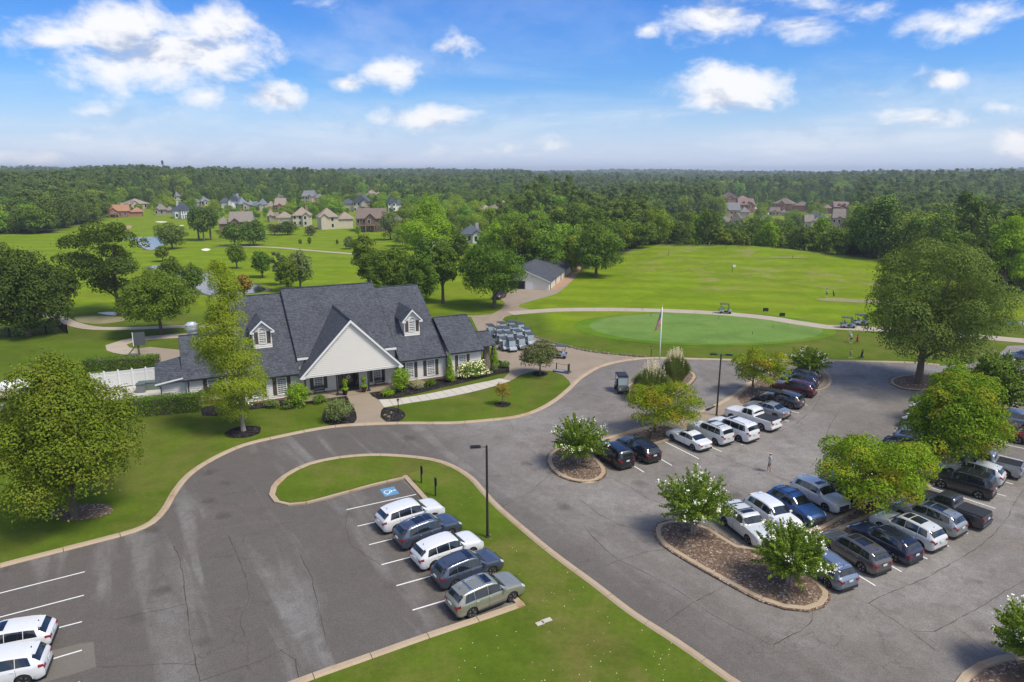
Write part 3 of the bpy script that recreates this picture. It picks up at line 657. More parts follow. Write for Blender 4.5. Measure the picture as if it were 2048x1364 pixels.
for c in ([(348, 1092), (360, 1120), (368, 1165), (375, 1225), (382, 1280), (392, 1325), (400, 1364)], [(455, 1070), (475, 1110), (490, 1150), (500, 1195), (480, 1240), (490, 1275)], [(400, 1362), (450, 1345), (500, 1330), (560, 1302), (600, 1290)],
          [(195, 1335), (260, 1333), (330, 1328), (390, 1330)], [(230, 1240), (280, 1228), (335, 1218), (372, 1208)], [(600, 1110), (625, 1160), (640, 1230), (655, 1290)], [(1120, 1150), (1190, 1140), (1240, 1120), (1290, 1105), (1330, 1100)], [(1160, 1000), (1200, 1030), (1240, 1050), (1290, 1062), (1310, 1062)],
          [(1165, 1050), (1200, 1090), (1240, 1122), (1300, 1150), (1370, 1190), (1400, 1215), (1450, 1245), (1540, 1290)], [(1330, 1245), (1385, 1206), (1420, 1188), (1450, 1172)], [(1545, 1290), (1600, 1262), (1625, 1240), (1625, 1225)], [(1720, 1202), (1738, 1207), (1775, 1188), (1812, 1172), (1850, 1158), (1885, 1138), (1903, 1127), (1950, 1100), (1985, 1072), (2015, 1035), (2030, 1005), (2048, 980)],
          [(1738, 1207), (1790, 1242), (1840, 1278), (1870, 1300)], [(1818, 1262), (1870, 1264), (1900, 1248), (1960, 1215), (2000, 1188), (2048, 1162)], [(1905, 1250), (1945, 1280), (1980, 1306)], [(1100, 950), (1060, 985), (1020, 1005), (990, 1022)], [(1230, 960), (1260, 975), (1300, 1000), (1330, 1010)],
          [(1460, 970), (1500, 990), (1550, 1010)], [(1430, 910), (1470, 925), (1530, 945), (1570, 960)], [(1560, 862), (1590, 850), (1625, 820), (1645, 785)], [(815, 880), (800, 905), (790, 920)], [(560, 1300), (590, 1320), (600, 1364)], [(1680, 820), (1660, 850), (1650, 880)]): crack(c, 0.065)
crack([(700, 1010), (690, 1050), (700, 1090), (760, 1130)], 0.05)
# ------------------------------------------------------------------ foliage
def f_leaf(cA, cB, cC, amt=0.25, trans=0.22, hue=0.0):
    BL_CUT = 1.0 if cA[2] < .1 else 1.4; cA = tuple(.5 * x + .5 * y for x, y in zip(cA, cB)); cB = tuple(x * 1.12 for x in cB)
    def f(t, b):
        g = t.node('ShaderNodeNewGeometry'); oi = t.node('ShaderNodeObjectInfo')
        co = t.node('ShaderNodeTexCoord').outputs['Object']
        c = t.mix(g.outputs['Random Per Island'], tuple(x * k for x, k in zip(cA, (1.5, 1.5, BL_CUT))), tuple(x * k for x, k in zip(cB, (1.5, 1.5, BL_CUT))))
        n = t.noise(co, 0.45, 4, 0.6)
        c = t.mix(t.math('MULTIPLY', t.sstep(n, 0.48, 0.66), amt), c, tuple(x * 1.3 for x in cC))
        hs = t.node('ShaderNodeHueSaturation'); t.l.new(c, hs.inputs['Color'])
        r = oi.outputs['Random']
        t.put(hs.inputs['Hue'], t.math('ADD', 0.5, t.math('MULTIPLY', t.math('SUBTRACT', r, 0.5), hue)))
        r2 = t.math('FRACT', t.math('MULTIPLY', r, 17.3))
        t.put(hs.inputs['Value'], t.math('ADD', 1.0 - hue * 4, t.math('MULTIPLY', r2, hue * 9)))
        c = hs.outputs[0]; t.l.new(c, b.inputs['Base Color']); b.inputs['Roughness'].default_value = 0.6; b.inputs['Specular IOR Level'].default_value = 0.08
        tr = t.node('ShaderNodeBsdfTranslucent'); t.l.new(c, tr.inputs[0]); mx = t.node('ShaderNodeMixShader'); mx.inputs[0].default_value = trans
        t.l.new(b.outputs[0], mx.inputs[1]); t.l.new(tr.outputs[0], mx.inputs[2]); t.l.new(mx.outputs[0], t.out.inputs[0])
    return f
LEAF = {
 'oak': mfun(f_leaf((0.042, 0.078, 0.013), (0.095, 0.150, 0.024), (0.115, 0.155, 0.030), 0.4, hue=0.03), 'leaf_oak'),
 'willow': mfun(f_leaf((0.058, 0.092, 0.024), (0.108, 0.150, 0.040), (0.135, 0.170, 0.042), 0.4, 0.28, hue=0.01), 'leaf_willow_oak'),
 'dark': mfun(f_leaf((0.026, 0.046, 0.012), (0.062, 0.092, 0.022), (0.085, 0.110, 0.026), 0.35, hue=0.02), 'leaf_dark_oak'),
 'olive': mfun(f_leaf((0.055, 0.086, 0.010), (0.120, 0.160, 0.020), (0.185, 0.180, 0.026), 0.5, 0.25), 'leaf_olive_maple'),
 'zelk': mfun(f_leaf((0.075, 0.125, 0.010), (0.145, 0.215, 0.016), (0.330, 0.270, 0.022), 0.75, 0.3, hue=0.03), 'leaf_zelkova'),
 'cyp': mfun(f_leaf((0.110, 0.150, 0.016), (0.190, 0.240, 0.028), (0.230, 0.250, 0.040), 0.4, 0.3), 'leaf_cypress'),
 'crape': mfun(f_leaf((0.075, 0.125, 0.018), (0.150, 0.215, 0.036), (0.160, 0.230, 0.040), 0.4, 0.3), 'leaf_crape_myrtle'),
 'lime': mfun(f_leaf((0.095, 0.170, 0.012), (0.170, 0.270, 0.018), (0.200, 0.290, 0.030), 0.4, 0.3), 'leaf_bright'),
 'wood': mfun(f_leaf((0.070, 0.125, 0.016), (0.160, 0.235, 0.030), (0.220, 0.270, 0.030), 0.4, 0.22, hue=0.05), 'leaf_woodland'),
 'pine': mfun(f_leaf((0.042, 0.074, 0.020), (0.092, 0.135, 0.034), (0.085, 0.110, 0.030), 0.35, 0.12, hue=0.03), 'leaf_pine'),
 'hedge': mfun(f_leaf((0.040, 0.085, 0.010), (0.085, 0.155, 0.016), (0.14, 0.20, 0.02), 0.4, 0.2), 'leaf_hedge'),
 'grey': mfun(f_leaf((0.075, 0.105, 0.045), (0.135, 0.170, 0.075), (0.16, 0.18, 0.08), 0.4, 0.2), 'leaf_grey_green'),
 'purple': mfun(f_leaf((0.055, 0.060, 0.030), (0.105, 0.120, 0.055), (0.105, 0.075, 0.055), 0.6, 0.15, hue=0.02), 'leaf_smoke'),
 'rust': mfun(f_leaf((0.15, 0.14, 0.03), (0.24, 0.17, 0.04), (0.30, 0.12, 0.04), 0.6, 0.25), 'leaf_turning'),
 'straw': mfun(f_leaf((0.22, 0.23, 0.10), (0.36, 0.34, 0.20), (0.42, 0.38, 0.26), 0.5, 0.3), 'leaf_straw_grass'),
}
LEAF['blade'] = mfun(f_leaf((0.085, 0.120, 0.035), (0.160, 0.200, 0.070), (0.24, 0.24, 0.11), 0.5, 0.25), 'leaf_blade')
M_FLOWER = mfun(f_leaf((0.62, 0.62, 0.52), (0.80, 0.79, 0.70), (0.85, 0.83, 0.75), 0.3, 0.3), 'white_blossom')
M_CREAM = mfun(f_leaf((0.55, 0.50, 0.28), (0.74, 0.70, 0.46), (0.80, 0.74, 0.5), 0.3, 0.3), 'cream_blossom')
M_PLUME = mfun(f_leaf((0.46, 0.39, 0.27), (0.60, 0.53, 0.40), (0.62, 0.56, 0.44), 0.3, 0.3), 'grass_plume')
M_BARK = mat('bark', (0.115, 0.088, 0.066), 0.95, var=0.35, scale=4, bump=0.8, bscale=8)
M_PALEBARK = mat('pale_bark', (0.30, 0.26, 0.22), 0.95, var=0.35, scale=4, bump=0.8, bscale=8)

def leaves(rng, P, N, size, aspect=0.62, jitter=0.3, tri=False):
    """one four-cornered leaf spray per point P with facing N"""
    n = len(P); N = N / (np.linalg.norm(N, axis=1, keepdims=True) + 1e-9)
    Rv = rng.normal(size=(n, 3)); T = np.cross(N, Rv); T /= (np.linalg.norm(T, axis=1, keepdims=True) + 1e-9); B = np.cross(N, T)
    s = size * rng.uniform(1 - jitter, 1 + jitter, (n, 1)) if np.isscalar(size) else size[:, None]
    a = T * s * 0.5; b = B * s * 0.5 * aspect; c = N * s * 0.10
    V = np.stack([P - a - c, P + b * 1.0 - a * 0.1 + c, P + a - c, P - b * 1.0 + a * 0.1 + c], 1).reshape(-1, 3)
    return V, np.arange(n * 4).reshape(n, 4)
def cloud(rng, lobes, n, size, up=0.35, norm_rad=1.15, inner=0.72, low=-0.55, aspect=0.62):
    L = np.asarray(lobes, float); wgt = (L[:, 3] * L[:, 4] + L[:, 3] * L[:, 5]); wgt /= wgt.sum()
    k = rng.choice(len(L), n, p=wgt); d = rng.normal(size=(n, 3)); d[:, 2] += up; d /= np.linalg.norm(d, axis=1, keepdims=True)
    fl = d[:, 2] < low; d[fl, 2] *= -0.6; d /= np.linalg.norm(d, axis=1, keepdims=True)
    r = rng.uniform(inner, 1.06, (n, 1)) ** 0.7; out_ = rng.uniform(size=(n, 1)) < .10; r = np.where(out_, rng.uniform(1.0, 1.42, (n, 1)), r)
    P = L[k, :3] + d * L[k, 3:6] * r
    N = d * norm_rad + rng.normal(size=(n, 3)) * 0.45 + np.array([0, 0, 0.25])
    return leaves(rng, P, N, size, aspect)
def lobes_for(rng, shape, h, r, cb):
    """h height, r crown radius, cb height of the crown's base"""
    out = []; ch = h - cb
    if shape in ('round', 'egg'):
        n = 62; p1, p2 = rng.uniform(0, 6.28, 2)
        for i in range(n):
            z = 1 - 2 * (i + 0.5) / n; a = i * 2.39996 + rng.uniform(-.3, .3); rr = math.sqrt(1 - z * z) * (1.12 if z < 0 else 1.0); wob = 1 + .10 * math.sin(2 * a + p1) + .08 * math.sin(3 * a + 4 * z + p2)
            q_ = rng.uniform(0.58, 0.86) * wob; s = rng.uniform(0.15, 0.30)
            eg = 1.0 - (0.50 * ((z + 1) / 2) ** 1.2 if shape == 'egg' else 0); out.append((r * q_ * min(1, rr) * eg * math.cos(a), r * q_ * min(1, rr) * eg * math.sin(a), cb + ch * (0.47 + 0.52 * q_ * z), r * s * (.5 + .5 * eg), r * s * (.5 + .5 * eg), ch * s * 0.5))
        for i in range(8): out.append((rng.uniform(-.35, .35) * r, rng.uniform(-.35, .35) * r, cb + ch * rng.uniform(.25, .75), r * .36, r * .36, ch * .2))
    elif shape == 'broad':
        n = 44
        for i in range(n):
            z = rng.uniform(-0.95, 1) ; a = i * 2.39996; rr = math.sqrt(max(0.05, 1 - (z * 0.92) ** 2)) * (1.0 if z < 0.2 else 1.0 - 0.12 * z); q_ = rng.uniform(0.45, 0.88); s = rng.uniform(0.22, 0.38)
            out.append((r * q_ * rr * math.cos(a), r * q_ * rr * math.sin(a), cb + ch * (0.5 + 0.45 * q_ * z), r * s, r * s, min(r, ch * .6) * s * 0.75))
        for i in range(6): out.append((rng.uniform(-.35, .35) * r, rng.uniform(-.35, .35) * r, cb + ch * rng.uniform(.3, .75), r * .34, r * .34, ch * .2))
    elif shape == 'open':
        n = 44
        for i in range(n):
            z = rng.uniform(-0.9, 1); a = i * 2.39996; q_ = rng.uniform(0.2, 0.92); rr = math.sqrt(max(0.05, 1 - (z * 0.9) ** 2)) * (0.6 if z < -.3 else 1.0); s = rng.uniform(0.18, 0.32)
            out.append((r * q_ * rr * math.cos(a), r * q_ * rr * math.sin(a), cb + ch * (0.5 + 0.46 * z), r * s, r * s, r * s * 0.6))
    elif shape == 'vase':
        n = 50
        for i in range(n):
            u_ = rng.uniform(0.0, 1); a = i * 2.39996; q_ = rng.uniform(0.35, 1.0); s = rng.uniform(0.16, 0.28); zz = 0.12 + 0.78 * u_ * (1 - 0.35 * q_ ** 2)
            out.append((r * q_ * 0.86 * math.cos(a), r * q_ * 0.86 * math.sin(a), cb + ch * zz, r * s * 1.15, r * s * 1.15, ch * s * 0.62))
    elif shape == 'cone':
        n = 30
        for i in range(n):
            t = (i + 0.5) / n; a = i * 2.39996; rr = r * (1 - t) ** 0.75; out.append((rr * .55 * math.cos(a), rr * .55 * math.sin(a), cb + ch * (0.06 + t * 0.88), max(rr * .55, .08 * r), max(rr * .55, .08 * r), ch * 0.09))
    elif shape == 'spire':
        for i in range(64):
            t = rng.uniform(0, 1) ** 1.05; a = i * 2.39996; rr = r * (1 - t) ** 0.62 * (0.35 + 0.65 * min(1, t * 5)) + 0.10 * r; q_ = rng.uniform(.25, .9); s = rng.uniform(.30, .5)
            out.append((rr * q_ * math.cos(a), rr * q_ * math.sin(a), cb + ch * (0.03 + t * 0.93), rr * s * 1.2 + .06 * r, rr * s * 1.2 + .06 * r, ch * 0.055))
    elif shape == 'pine':
        for i in range(24):
            t = rng.uniform(0, 1); a = i * 2.39996; rr = r * (1 - t * t * 0.75) * (0.65 + .35 * min(1, t * 3)); q_ = rng.uniform(.3, .95); s = rng.uniform(.22, .36)
            out.append((rr * q_ * math.cos(a), rr * q_ * math.sin(a), cb + ch * (0.04 + t * 0.9), r * s, r * s, ch * s * 0.22))
    return out
def trunk_mesh(rng, h, cb, r0, lobes, m, nl=9, lean=0.0):
    mb = MB(); top = cb + (h - cb) * 0.55
    pts = [(0, 0, -0.15), (0.01, 0, 0.25), (lean * .3, 0.02, cb * 0.5), (lean * .6, 0.03, cb), (lean, 0, top)]
    mb.tube(pts, [r0 * 1.45, r0 * 1.05, r0 * 0.88, r0 * 0.78, r0 * 0.28], 9)
    L = sorted(lobes, key=lambda l: l[2])
    for k in range(nl):
        l = L[int((k + .3) * len(L) / nl) % len(L)]; zs = cb * 0.85 + (min(l[2], top) - cb * .85) * 0.35
        zs = max(cb * .6, min(zs, top)); s_ = Vector((lean * .6, 0, zs)); e = Vector(l[:3])
        midp = s_.lerp(e, .5) + Vector((0, 0, 0.08 * h * rng.uniform(0, 1))); mb.tube([s_, midp, e], [r0 * .42, r0 * .26, r0 * .07], 5)
    return mb.mesh('trunk', m, smooth=True)
def crown_mesh(seed, shape, h, r, cb, n, size, leaf, **kw):
    n = int(n * 2.3); size *= 0.90
    rng = np.random.default_rng(seed); lobes = lobes_for(rng, shape, h, r, cb)
    V, F = cloud(rng, lobes, n, size, **kw); return np_mesh('crown', V, F, leaf), lobes, rng
def put_tree(name, label, cat, u, v, vtop, wpx, shape, leaf, seed, n=6000, size=0.3, cbf=0.25, bark=None, r0=None, group=None, du=0, lean=0.0, crown_u=None, loc=None, sx=1.0, **kw):
    p = loc or GH(u, v); z = p.z
    # height that reaches photo row vtop, radius from the width in pixels at the crown's depth
    h = 1.0
    while to_px(p.x, p.y, z + h)[1] > vtop and h < 60: h += 0.1
    zc = CAMH - (z + h * .6); dep = p.y * math.cos(PITCH) + zc * math.sin(PITCH); r = wpx * 0.5 * dep / FPX
    cb = h * cbf; me, lobes, rng = crown_mesh(seed, shape, h, r, cb, n, size, LEAF[leaf] if isinstance(leaf, str) else leaf, **kw)
    root = thing(name, label, cat, p, group=group); c = link('crown', me, root)
    if crown_u is not None: c.location.x = (crown_u - u) * dep / FPX
    c.scale.x = sx
    tr = link('trunk', trunk_mesh(rng, h, cb, r0 or max(0.12, 0.022 * h + 0.05 * r * .5), [(l[0] + c.location.x, *l[1:]) for l in lobes], bark or M_BARK, lean=lean), root)
    return root, c, h, r

HERO = [
 # name, label, u, vbase, vtop, width, shape, leaf, leaves, leaf size, crown base fraction, extra
 ('maple_tree', 'large olive green maple filling the left edge of the lawn by the drive', 150, 1036, 712, 318, 'egg', 'olive', 26000, 0.215, 0.13, dict(crown_u=156, r0=0.28)),
 ('bald_cypress_tree', 'tall narrow yellow green cypress standing in a black mulch ring before the clubhouse', 487, 862, 512, 126, 'spire', 'cyp', 26000, 0.22, 0.07, dict(bark=M_PALEBARK, r0=0.24, crown_u=470, aspect=0.35)),
 ('oak_tree', 'dark broad oak by the black picket fence at the left edge', 57, 672, 500, 158, 'round', 'dark', 9000, 0.42, 0.03, dict(crown_u=62)),
 ('oak_tree', 'lower dark oak half hidden behind the big oak by the picket fence', 118, 652, 522, 96, 'broad', 'dark', 4500, 0.42, 0.2, dict(crown_u=122)),
 ('oak_tree', 'tall straggly oak with gaps in its crown standing beside the white bunker', 239, 631, 447, 180, 'open', 'dark', 6500, 0.42, 0.18, dict(crown_u=226, r0=0.38)),
 ('willow_oak_tree', 'neat dome shaped willow oak between the two cart paths left of the clubhouse', 323, 669, 540, 158, 'round', 'oak', 11000, 0.34, 0.20, dict(r0=0.28)),
 ('oak_tree', 'spreading oak on the grass bank between the clubhouse and the cart barn drive', 989, 615, 484, 142, 'broad', 'oak', 8500, 0.42, 0.12, dict(crown_u=978)),
 ('oak_tree', 'round topped oak standing alone right of the cart barn', 1192, 553, 447, 108, 'round', 'oak', 6500, 0.5, 0.10, {}),
 ('oak_tree', 'giant spreading willow oak in the mulch island at the top of the right lot', 1836, 768, 474, 288, 'round', 'willow', 26000, 0.27, 0.15, dict(crown_u=1846, r0=0.5)),
 ('zelkova_tree', 'yellow green zelkova on the median between the tall grasses and the black cars', 1309, 866, 762, 152, 'vase', 'zelk', 7500, 0.18, 0.28, dict(crown_u=1326, r0=.16)),
 ('zelkova_tree', 'zelkova turning orange at the top beside the black golf cart on the median', 1504, 788, 697, 112, 'vase', 'zelk', 5600, 0.19, 0.26, dict(crown_u=1520, r0=.14)),
 ('zelkova_tree', 'zelkova with golden patches between the two facing rows of cars on the right', 1716, 1028, 866, 236, 'vase', 'zelk', 12000, 0.20, 0.24, dict(crown_u=1746, r0=.2)),
 ('zelkova_tree', 'largest zelkova, deep green and yellow, over the middle of the right lot median', 1872, 935, 750, 236, 'egg', 'zelk', 15000, 0.23, 0.14, dict(crown_u=1898, r0=.24)),
 ('zelkova_tree', 'thin yellow zelkova rising behind the largest one in the right lot', 1900, 850, 732, 120, 'open', 'zelk', 2600, 0.28, 0.3, dict(crown_u=1905, r0=.14)),
 ('elm_tree', 'dark green elm at the right end of the median near the far drive', 1980, 846, 712, 118, 'round', 'oak', 5000, 0.32, 0.22, dict(crown_u=1983)),
 ('smoke_tree', 'small dark purplish tree in a black mulch ring beside the club plaza', 1080, 749, 688, 84, 'broad', 'purple', 3000, 0.24, 0.22, dict(r0=.12)),
 ('japanese_maple_sapling', 'slender sapling with reddening leaves in a mulch ring on the small lawn', 1005, 809, 764, 32, 'vase', 'rust', 420, 0.17, 0.30, dict(r0=.04)),
]
for i, (nm, lb, u, v, vt, wd, sh, lf, n, sz, cbf, ex) in enumerate(HERO):
    put_tree(nm, lb, 'tree', u, v, vt, wd, sh, lf, 100 + i, n, sz, cbf, **ex)

MID = [ # left course, ornamental and treeline trees, each placed on its own spot
 ('young_maple_tree', 'small round maple on the fairway just below the far pond', 326, 523, 491, 30, 'round', 'olive', 900, .45, .2),
 ('young_maple_tree', 'left one of two maples close together by the near pond bank', 347, 568, 514, 40, 'round', 'oak', 1300, .45, .15),
 ('young_maple_tree', 'right one of two maples close together on the near pond bank', 388, 588, 527, 47, 'round', 'oak', 1600, .42, .15),
 ('young_maple_tree', 'round maple left of centre on the bright fairway above the near pond', 474, 537, 485, 38, 'round', 'oak', 1400, .42, .18),
 ('young_maple_tree', 'round maple on the fairway just right of the near pond', 525, 555, 501, 43, 'round', 'oak', 1500, .42, .2),
 ('birch_tree', 'grey green loose tree at the back of the cluster above the clubhouse ridge', 562, 570, 504, 42, 'open', 'grey', 1500, .42, .15),
 ('birch_tree', 'taller grey green tree on the right of the cluster above the clubhouse ridge', 601, 578, 500, 52, 'round', 'grey', 2200, .42, .12),
 ('young_maple_tree', 'bright rounded maple in front of the cluster above the clubhouse ridge', 577, 583, 518, 50, 'round', 'oak', 2000, .40, .15),
 ('young_maple_tree', 'maple with browning top partly behind the cypress by the near pond', 490, 602, 546, 34, 'broad', 'rust', 900, .4, .2),
 ('pine_tree', 'tall dark pine leftmost in the clump of pines across the pond', 398, 480, 413, 38, 'round', 'pine', 1800, .6, .3),
 ('pine_tree', 'tall dark pine rightmost in the clump of pines across the pond', 422, 480, 411, 44, 'round', 'pine', 2000, .6, .3),
 ('pine_tree', 'shorter dark pine in front of the clump of pines across the pond', 408, 482, 432, 32, 'round', 'pine', 1200, .6, .3),
 ('holly_tree', 'wide dark evergreen at the right shore of the far pond', 345, 498, 446, 66, 'broad', 'pine', 2600, .55, .05),
 ('holly_tree', 'dark evergreen mass below the grey lodge roof, left part', 470, 492, 446, 54, 'broad', 'pine', 2000, .6, .05),
 ('holly_tree', 'dark evergreen mass below the grey lodge roof, right part', 508, 491, 438, 58, 'round', 'pine', 2200, .6, .05),
 ('plum_bush', 'purple leaved bush left of the hedge below the hip roofed house', 549, 470, 448, 34, 'broad', 'purple', 800, .5, .05),
 ('plum_bush', 'large dark bush between the purple bushes below the hip roofed house', 575, 470, 441, 44, 'round', 'dark', 1100, .5, .05),
 ('plum_bush', 'purple leaved bush right of the hedge below the hip roofed house', 622, 471, 450, 24, 'round', 'purple', 600, .5, .05),
 ('small_bush', 'tiny round bush leftmost of three on the upper fairway', 600.7, 488, 478, 7, 'round', 'oak', 120, .5, .05),
 ('small_bush', 'tiny round bush in the middle of three on the upper fairway', 619.5, 488, 474, 8, 'round', 'oak', 120, .5, .05),
 ('small_bush', 'tiny round bush rightmost of three on the upper fairway', 674.6, 488, 479, 6, 'round', 'oak', 100, .5, .05),
 ('willow_tree', 'pale grey green dome shaped willow on the upper fairway slope', 699, 498, 472, 25, 'round', 'grey', 700, .5, .05),
 ('young_maple_tree', 'slim young tree below the brown lodge with the arched deck', 717, 474, 451, 11, 'round', 'lime', 260, .45, .2),
 ('oak_tree', 'dark tall tree standing left in the belt right behind the clubhouse roof', 738, 590, 462, 68, 'broad', 'oak', 4200, .45, .1),
 ('willow_oak_tree', 'light olive tree just above the right end of the main ridge', 786, 604, 494, 96, 'round', 'oak', 5200, .42, .1),
 ('willow_oak_tree', 'light olive tree behind the right dormer wing of the clubhouse', 838, 622, 503, 78, 'round', 'oak', 4200, .42, .1),
 ('oak_tree', 'dark oak with a bare trunk left of the spreading oak by the drive', 886, 606, 478, 66, 'broad', 'oak', 4200, .45, .2),
 ('oak_tree', 'slim green tree filling the belt between the olive and dark oaks', 850, 590, 480, 50, 'round', 'oak', 2500, .45, .15),
 ('oak_tree', 'large pale yellow green tree in front of the houses in the middle distance', 858, 520, 425, 116, 'broad', 'lime', 4600, .6, .12),
 ('oak_tree', 'yellow topped tree behind the large pale tree in the middle distance', 862, 500, 393, 70, 'round', 'lime', 2600, .65, .2),
 ('blue_spruce_tree', 'blue green evergreen right of the brown lodge', 781, 480, 420, 46, 'round', 'grey', 1800, .55, .1),
 ('oak_tree', 'green tree behind the spreading oak, left of the cart barn', 1036, 550, 437, 82, 'round', 'oak', 3600, .5, .1),
 ('oak_tree', 'green tree just left above the cart barn roof', 1087, 535, 432, 56, 'round', 'oak', 2600, .5, .1),
 ('oak_tree', 'darker tree behind the cart barn', 1128, 520, 407, 70, 'broad', 'dark', 3000, .55, .1),
 ('oak_tree', 'green tree right behind the round oak at the range edge', 1180, 505, 410, 84, 'broad', 'oak', 3200, .6, .1),
 ('pine_tree', 'tall pine left in the group at the left corner of the range', 1228, 498, 392, 58, 'pine', 'pine', 2800, .6, .15),
 ('pine_tree', 'tall pine in the middle of the group at the left corner of the range', 1252, 494, 388, 60, 'round', 'pine', 2800, .6, .12),
 ('pine_tree', 'tall pine right in the group at the left corner of the range', 1282, 490, 396, 50, 'pine', 'pine', 2600, .6, .1),
 ('small_bush', 'pale leaved shrub tree at the foot of the pines by the range', 1272, 494, 459, 36, 'round', 'grey', 900, .5, .05),
 ('oak_tree', 'lighter tree between the spreading oak and the barn, behind', 1000, 530, 440, 60, 'broad', 'lime', 2200, .55, .1),
 ('oak_tree', 'green tree above the dark slate roofed house', 975, 505, 458, 50, 'round', 'lime', 1500, .55, .1),
 ('oak_tree', 'dark green tree at the left of the belt in front of the slate roof', 916, 520, 462, 50, 'round', 'oak', 1700, .55, .1),
 ('oak_tree', 'tall dark tree at the right edge wood behind the giant oak, left', 1893, 585, 448, 84, 'broad', 'oak', 3800, .55, .08),
 ('oak_tree', 'bright green tall tree at the right edge against the dark wood', 2004, 588, 414, 96, 'broad', 'lime', 4600, .5, .06),
 ('oak_tree', 'dark tree at the lower right edge of the wood beside the bright one', 1945, 590, 470, 60, 'broad', 'dark', 2600, .5, .06),
 ('young_maple_tree', 'faint green tree at the very left edge behind the dark oak', 8, 560, 477, 48, 'round', 'oak', 1600, .5, .1),
]
for i, (nm, lb, u, v, vt, wd, sh, lf, n, sz, cbf) in enumerate(MID):
    put_tree(nm, lb, 'bush' if 'bush' in nm else 'tree', u, v, vt, wd, sh, lf, 300 + i, n, sz, cbf)

# the line of trees standing behind the crest of the range, bases hidden by the rise
ROW = [(1318, 408, 56, 'oak', 'round'), (1366, 421, 54, 'oak', 'broad'), (1402, 424, 34, 'lime', 'round'), (1424, 415, 42, 'oak', 'round'), (1345, 440, 40, 'lime', 'round'), (1388, 444, 36, 'lime', 'broad'), (1448, 452, 34, 'olive', 'broad'), (1474, 455, 40, 'oak', 'broad'), (1512, 427, 54, 'oak', 'round'), (1546, 440, 34, 'lime', 'round'), (1560, 450, 32, 'oak', 'broad'), (1586, 437, 60, 'oak', 'round'), (1623, 449, 42, 'oak', 'broad'),
       (1654, 428, 34, 'lime', 'round'), (1652, 465, 40, 'oak', 'broad'), (1690, 446, 48, 'oak', 'broad'), (1722, 436, 46, 'dark', 'round'), (1600, 460, 30, 'oak', 'broad'), (1535, 462, 30, 'lime', 'broad'), (1490, 462, 34, 'olive', 'round')]
for i, (u, vt, wd, lf, sh) in enumerate(ROW):
    yy = 237.0
    for _ in range(6): xx = (u - 1024) / FPX * yy * .975; yy = float(np.clip(237 - (xx - 47) * .65, 186, 237)) + 20 + 9 * ((i * 7) % 3 - .5)
    put_tree('hedgerow_tree', 'tree number ' if False else ('%s tree behind the range crest, %s' % ({'oak': 'green', 'lime': 'light green', 'olive': 'brownish', 'dark': 'dark green'}[lf], ['far left beside the pines', 'left of the round pair', 'small, left of centre', 'left of the gabled roofs', 'low, near the pines', 'low and pale, near the pines', 'below the timber gabled house', 'right of the timber gabled house', 'tallest and roundest, left of centre', 'slim, right of the tallest', 'low, between the two round ones', 'widest dome, right of centre', 'spreading right of the widest dome', 'upright in front of the slate blue roof', 'low, below the upright one', 'at the foot of the street', 'where the tall wood begins', 'low, before the widest dome', 'low and pale, right of the tallest', 'low and brown, left of the tallest'][i])), 'tree', u, 0, vt, wd * 1.3, sh, lf, 700 + i, 2000, .6, .0, loc=Vector((xx, yy, H(xx, yy))))
# crape myrtles: fountains of leafy shoots tipped with white blossom
def crape(u, v, vtop, wpx, label, seed, crown_u=None, n=150):
    p = G(u, v); rng = np.random.default_rng(seed); h = 1.0
    while to_px(p.x, p.y, h)[1] > vtop and h < 30: h += .05
    dep = p.y * math.cos(PITCH) + (CAMH - h * .6) * math.sin(PITCH); r = wpx * .5 * dep / FPX
    root = thing('crape_myrtle_tree', label, 'tree', p); cb = h * 0.24; P = []; N = []; FP = []; FN = []; cx = 0 if crown_u is None else (crown_u - u) * dep / FPX
    tm = MB()
    for k in range(n):
        a = k * 2.39996; el = rng.uniform(-0.45, 1.0); q_ = math.sqrt(max(0, 1 - max(el, 0) ** 2)); ln = rng.uniform(.72, 1.08)
        tip = np.array([cx + r * q_ * ln * math.cos(a), r * q_ * ln * math.sin(a), cb + (h - cb) * (0.42 + 0.58 * el * ln) - (0.25 * r * (q_ ** 2) * .3)])
        st = np.array([cx * .6, 0, cb]) + (tip - np.array([cx * .6, 0, cb])) * rng.uniform(.15, .4); ctrl = (st + tip) / 2 + np.array([0, 0, 0.16 * r])
        m = 95
        t = rng.uniform(0, 1, (m, 1)) ** .8; c = (1 - t) ** 2 * st + 2 * t * (1 - t) * ctrl + t * t * tip
        P.append(c + rng.normal(size=(m, 3)) * 0.13 * (1.25 - t)); N.append(rng.normal(size=(m, 3)) + np.array([0, 0, .9]))
        if rng.uniform() < 0.34 and el > -0.15:
            mf = 9; FP.append(tip + rng.normal(size=(mf, 3)) * np.array([.09, .09, .12])); FN.append(rng.normal(size=(mf, 3)) + np.array([0, 0, .8]))
        if k % 7 == 0: tm.tube([(0, 0, cb * .25), tuple((st * .4 + np.array([cx * .3, 0, cb * .5]))), tuple(st)], [.07, .05, .025], 5)
    V, F = leaves(rng, np.concatenate(P), np.concatenate(N), 0.17, .5); link('crown', np_mesh('crown', V, F, LEAF['crape']), root)
    V, F = leaves(rng, np.concatenate(FP), np.concatenate(FN), 0.12, .8); link('blossom', np_mesh('blossom', V, F, M_FLOWER), root)
    for k in range(5):
        a = k * 1.257; tm.tube([(0.16 * math.cos(a), .16 * math.sin(a), -.1), (.12 * math.cos(a), .12 * math.sin(a), .6), (.25 * math.cos(a) + cx * .2, .25 * math.sin(a), cb)], [.08, .06, .045], 6)
    tm.build('trunk', M_PALEBARK, root, smooth=True)
crape(1157, 932, 830, 120, 'white flowering crape myrtle on the small oval island left of the black cars', 1)
crape(1386, 1072, 936, 152, 'white flowering crape myrtle at the upper left end of the long mulch island', 2)
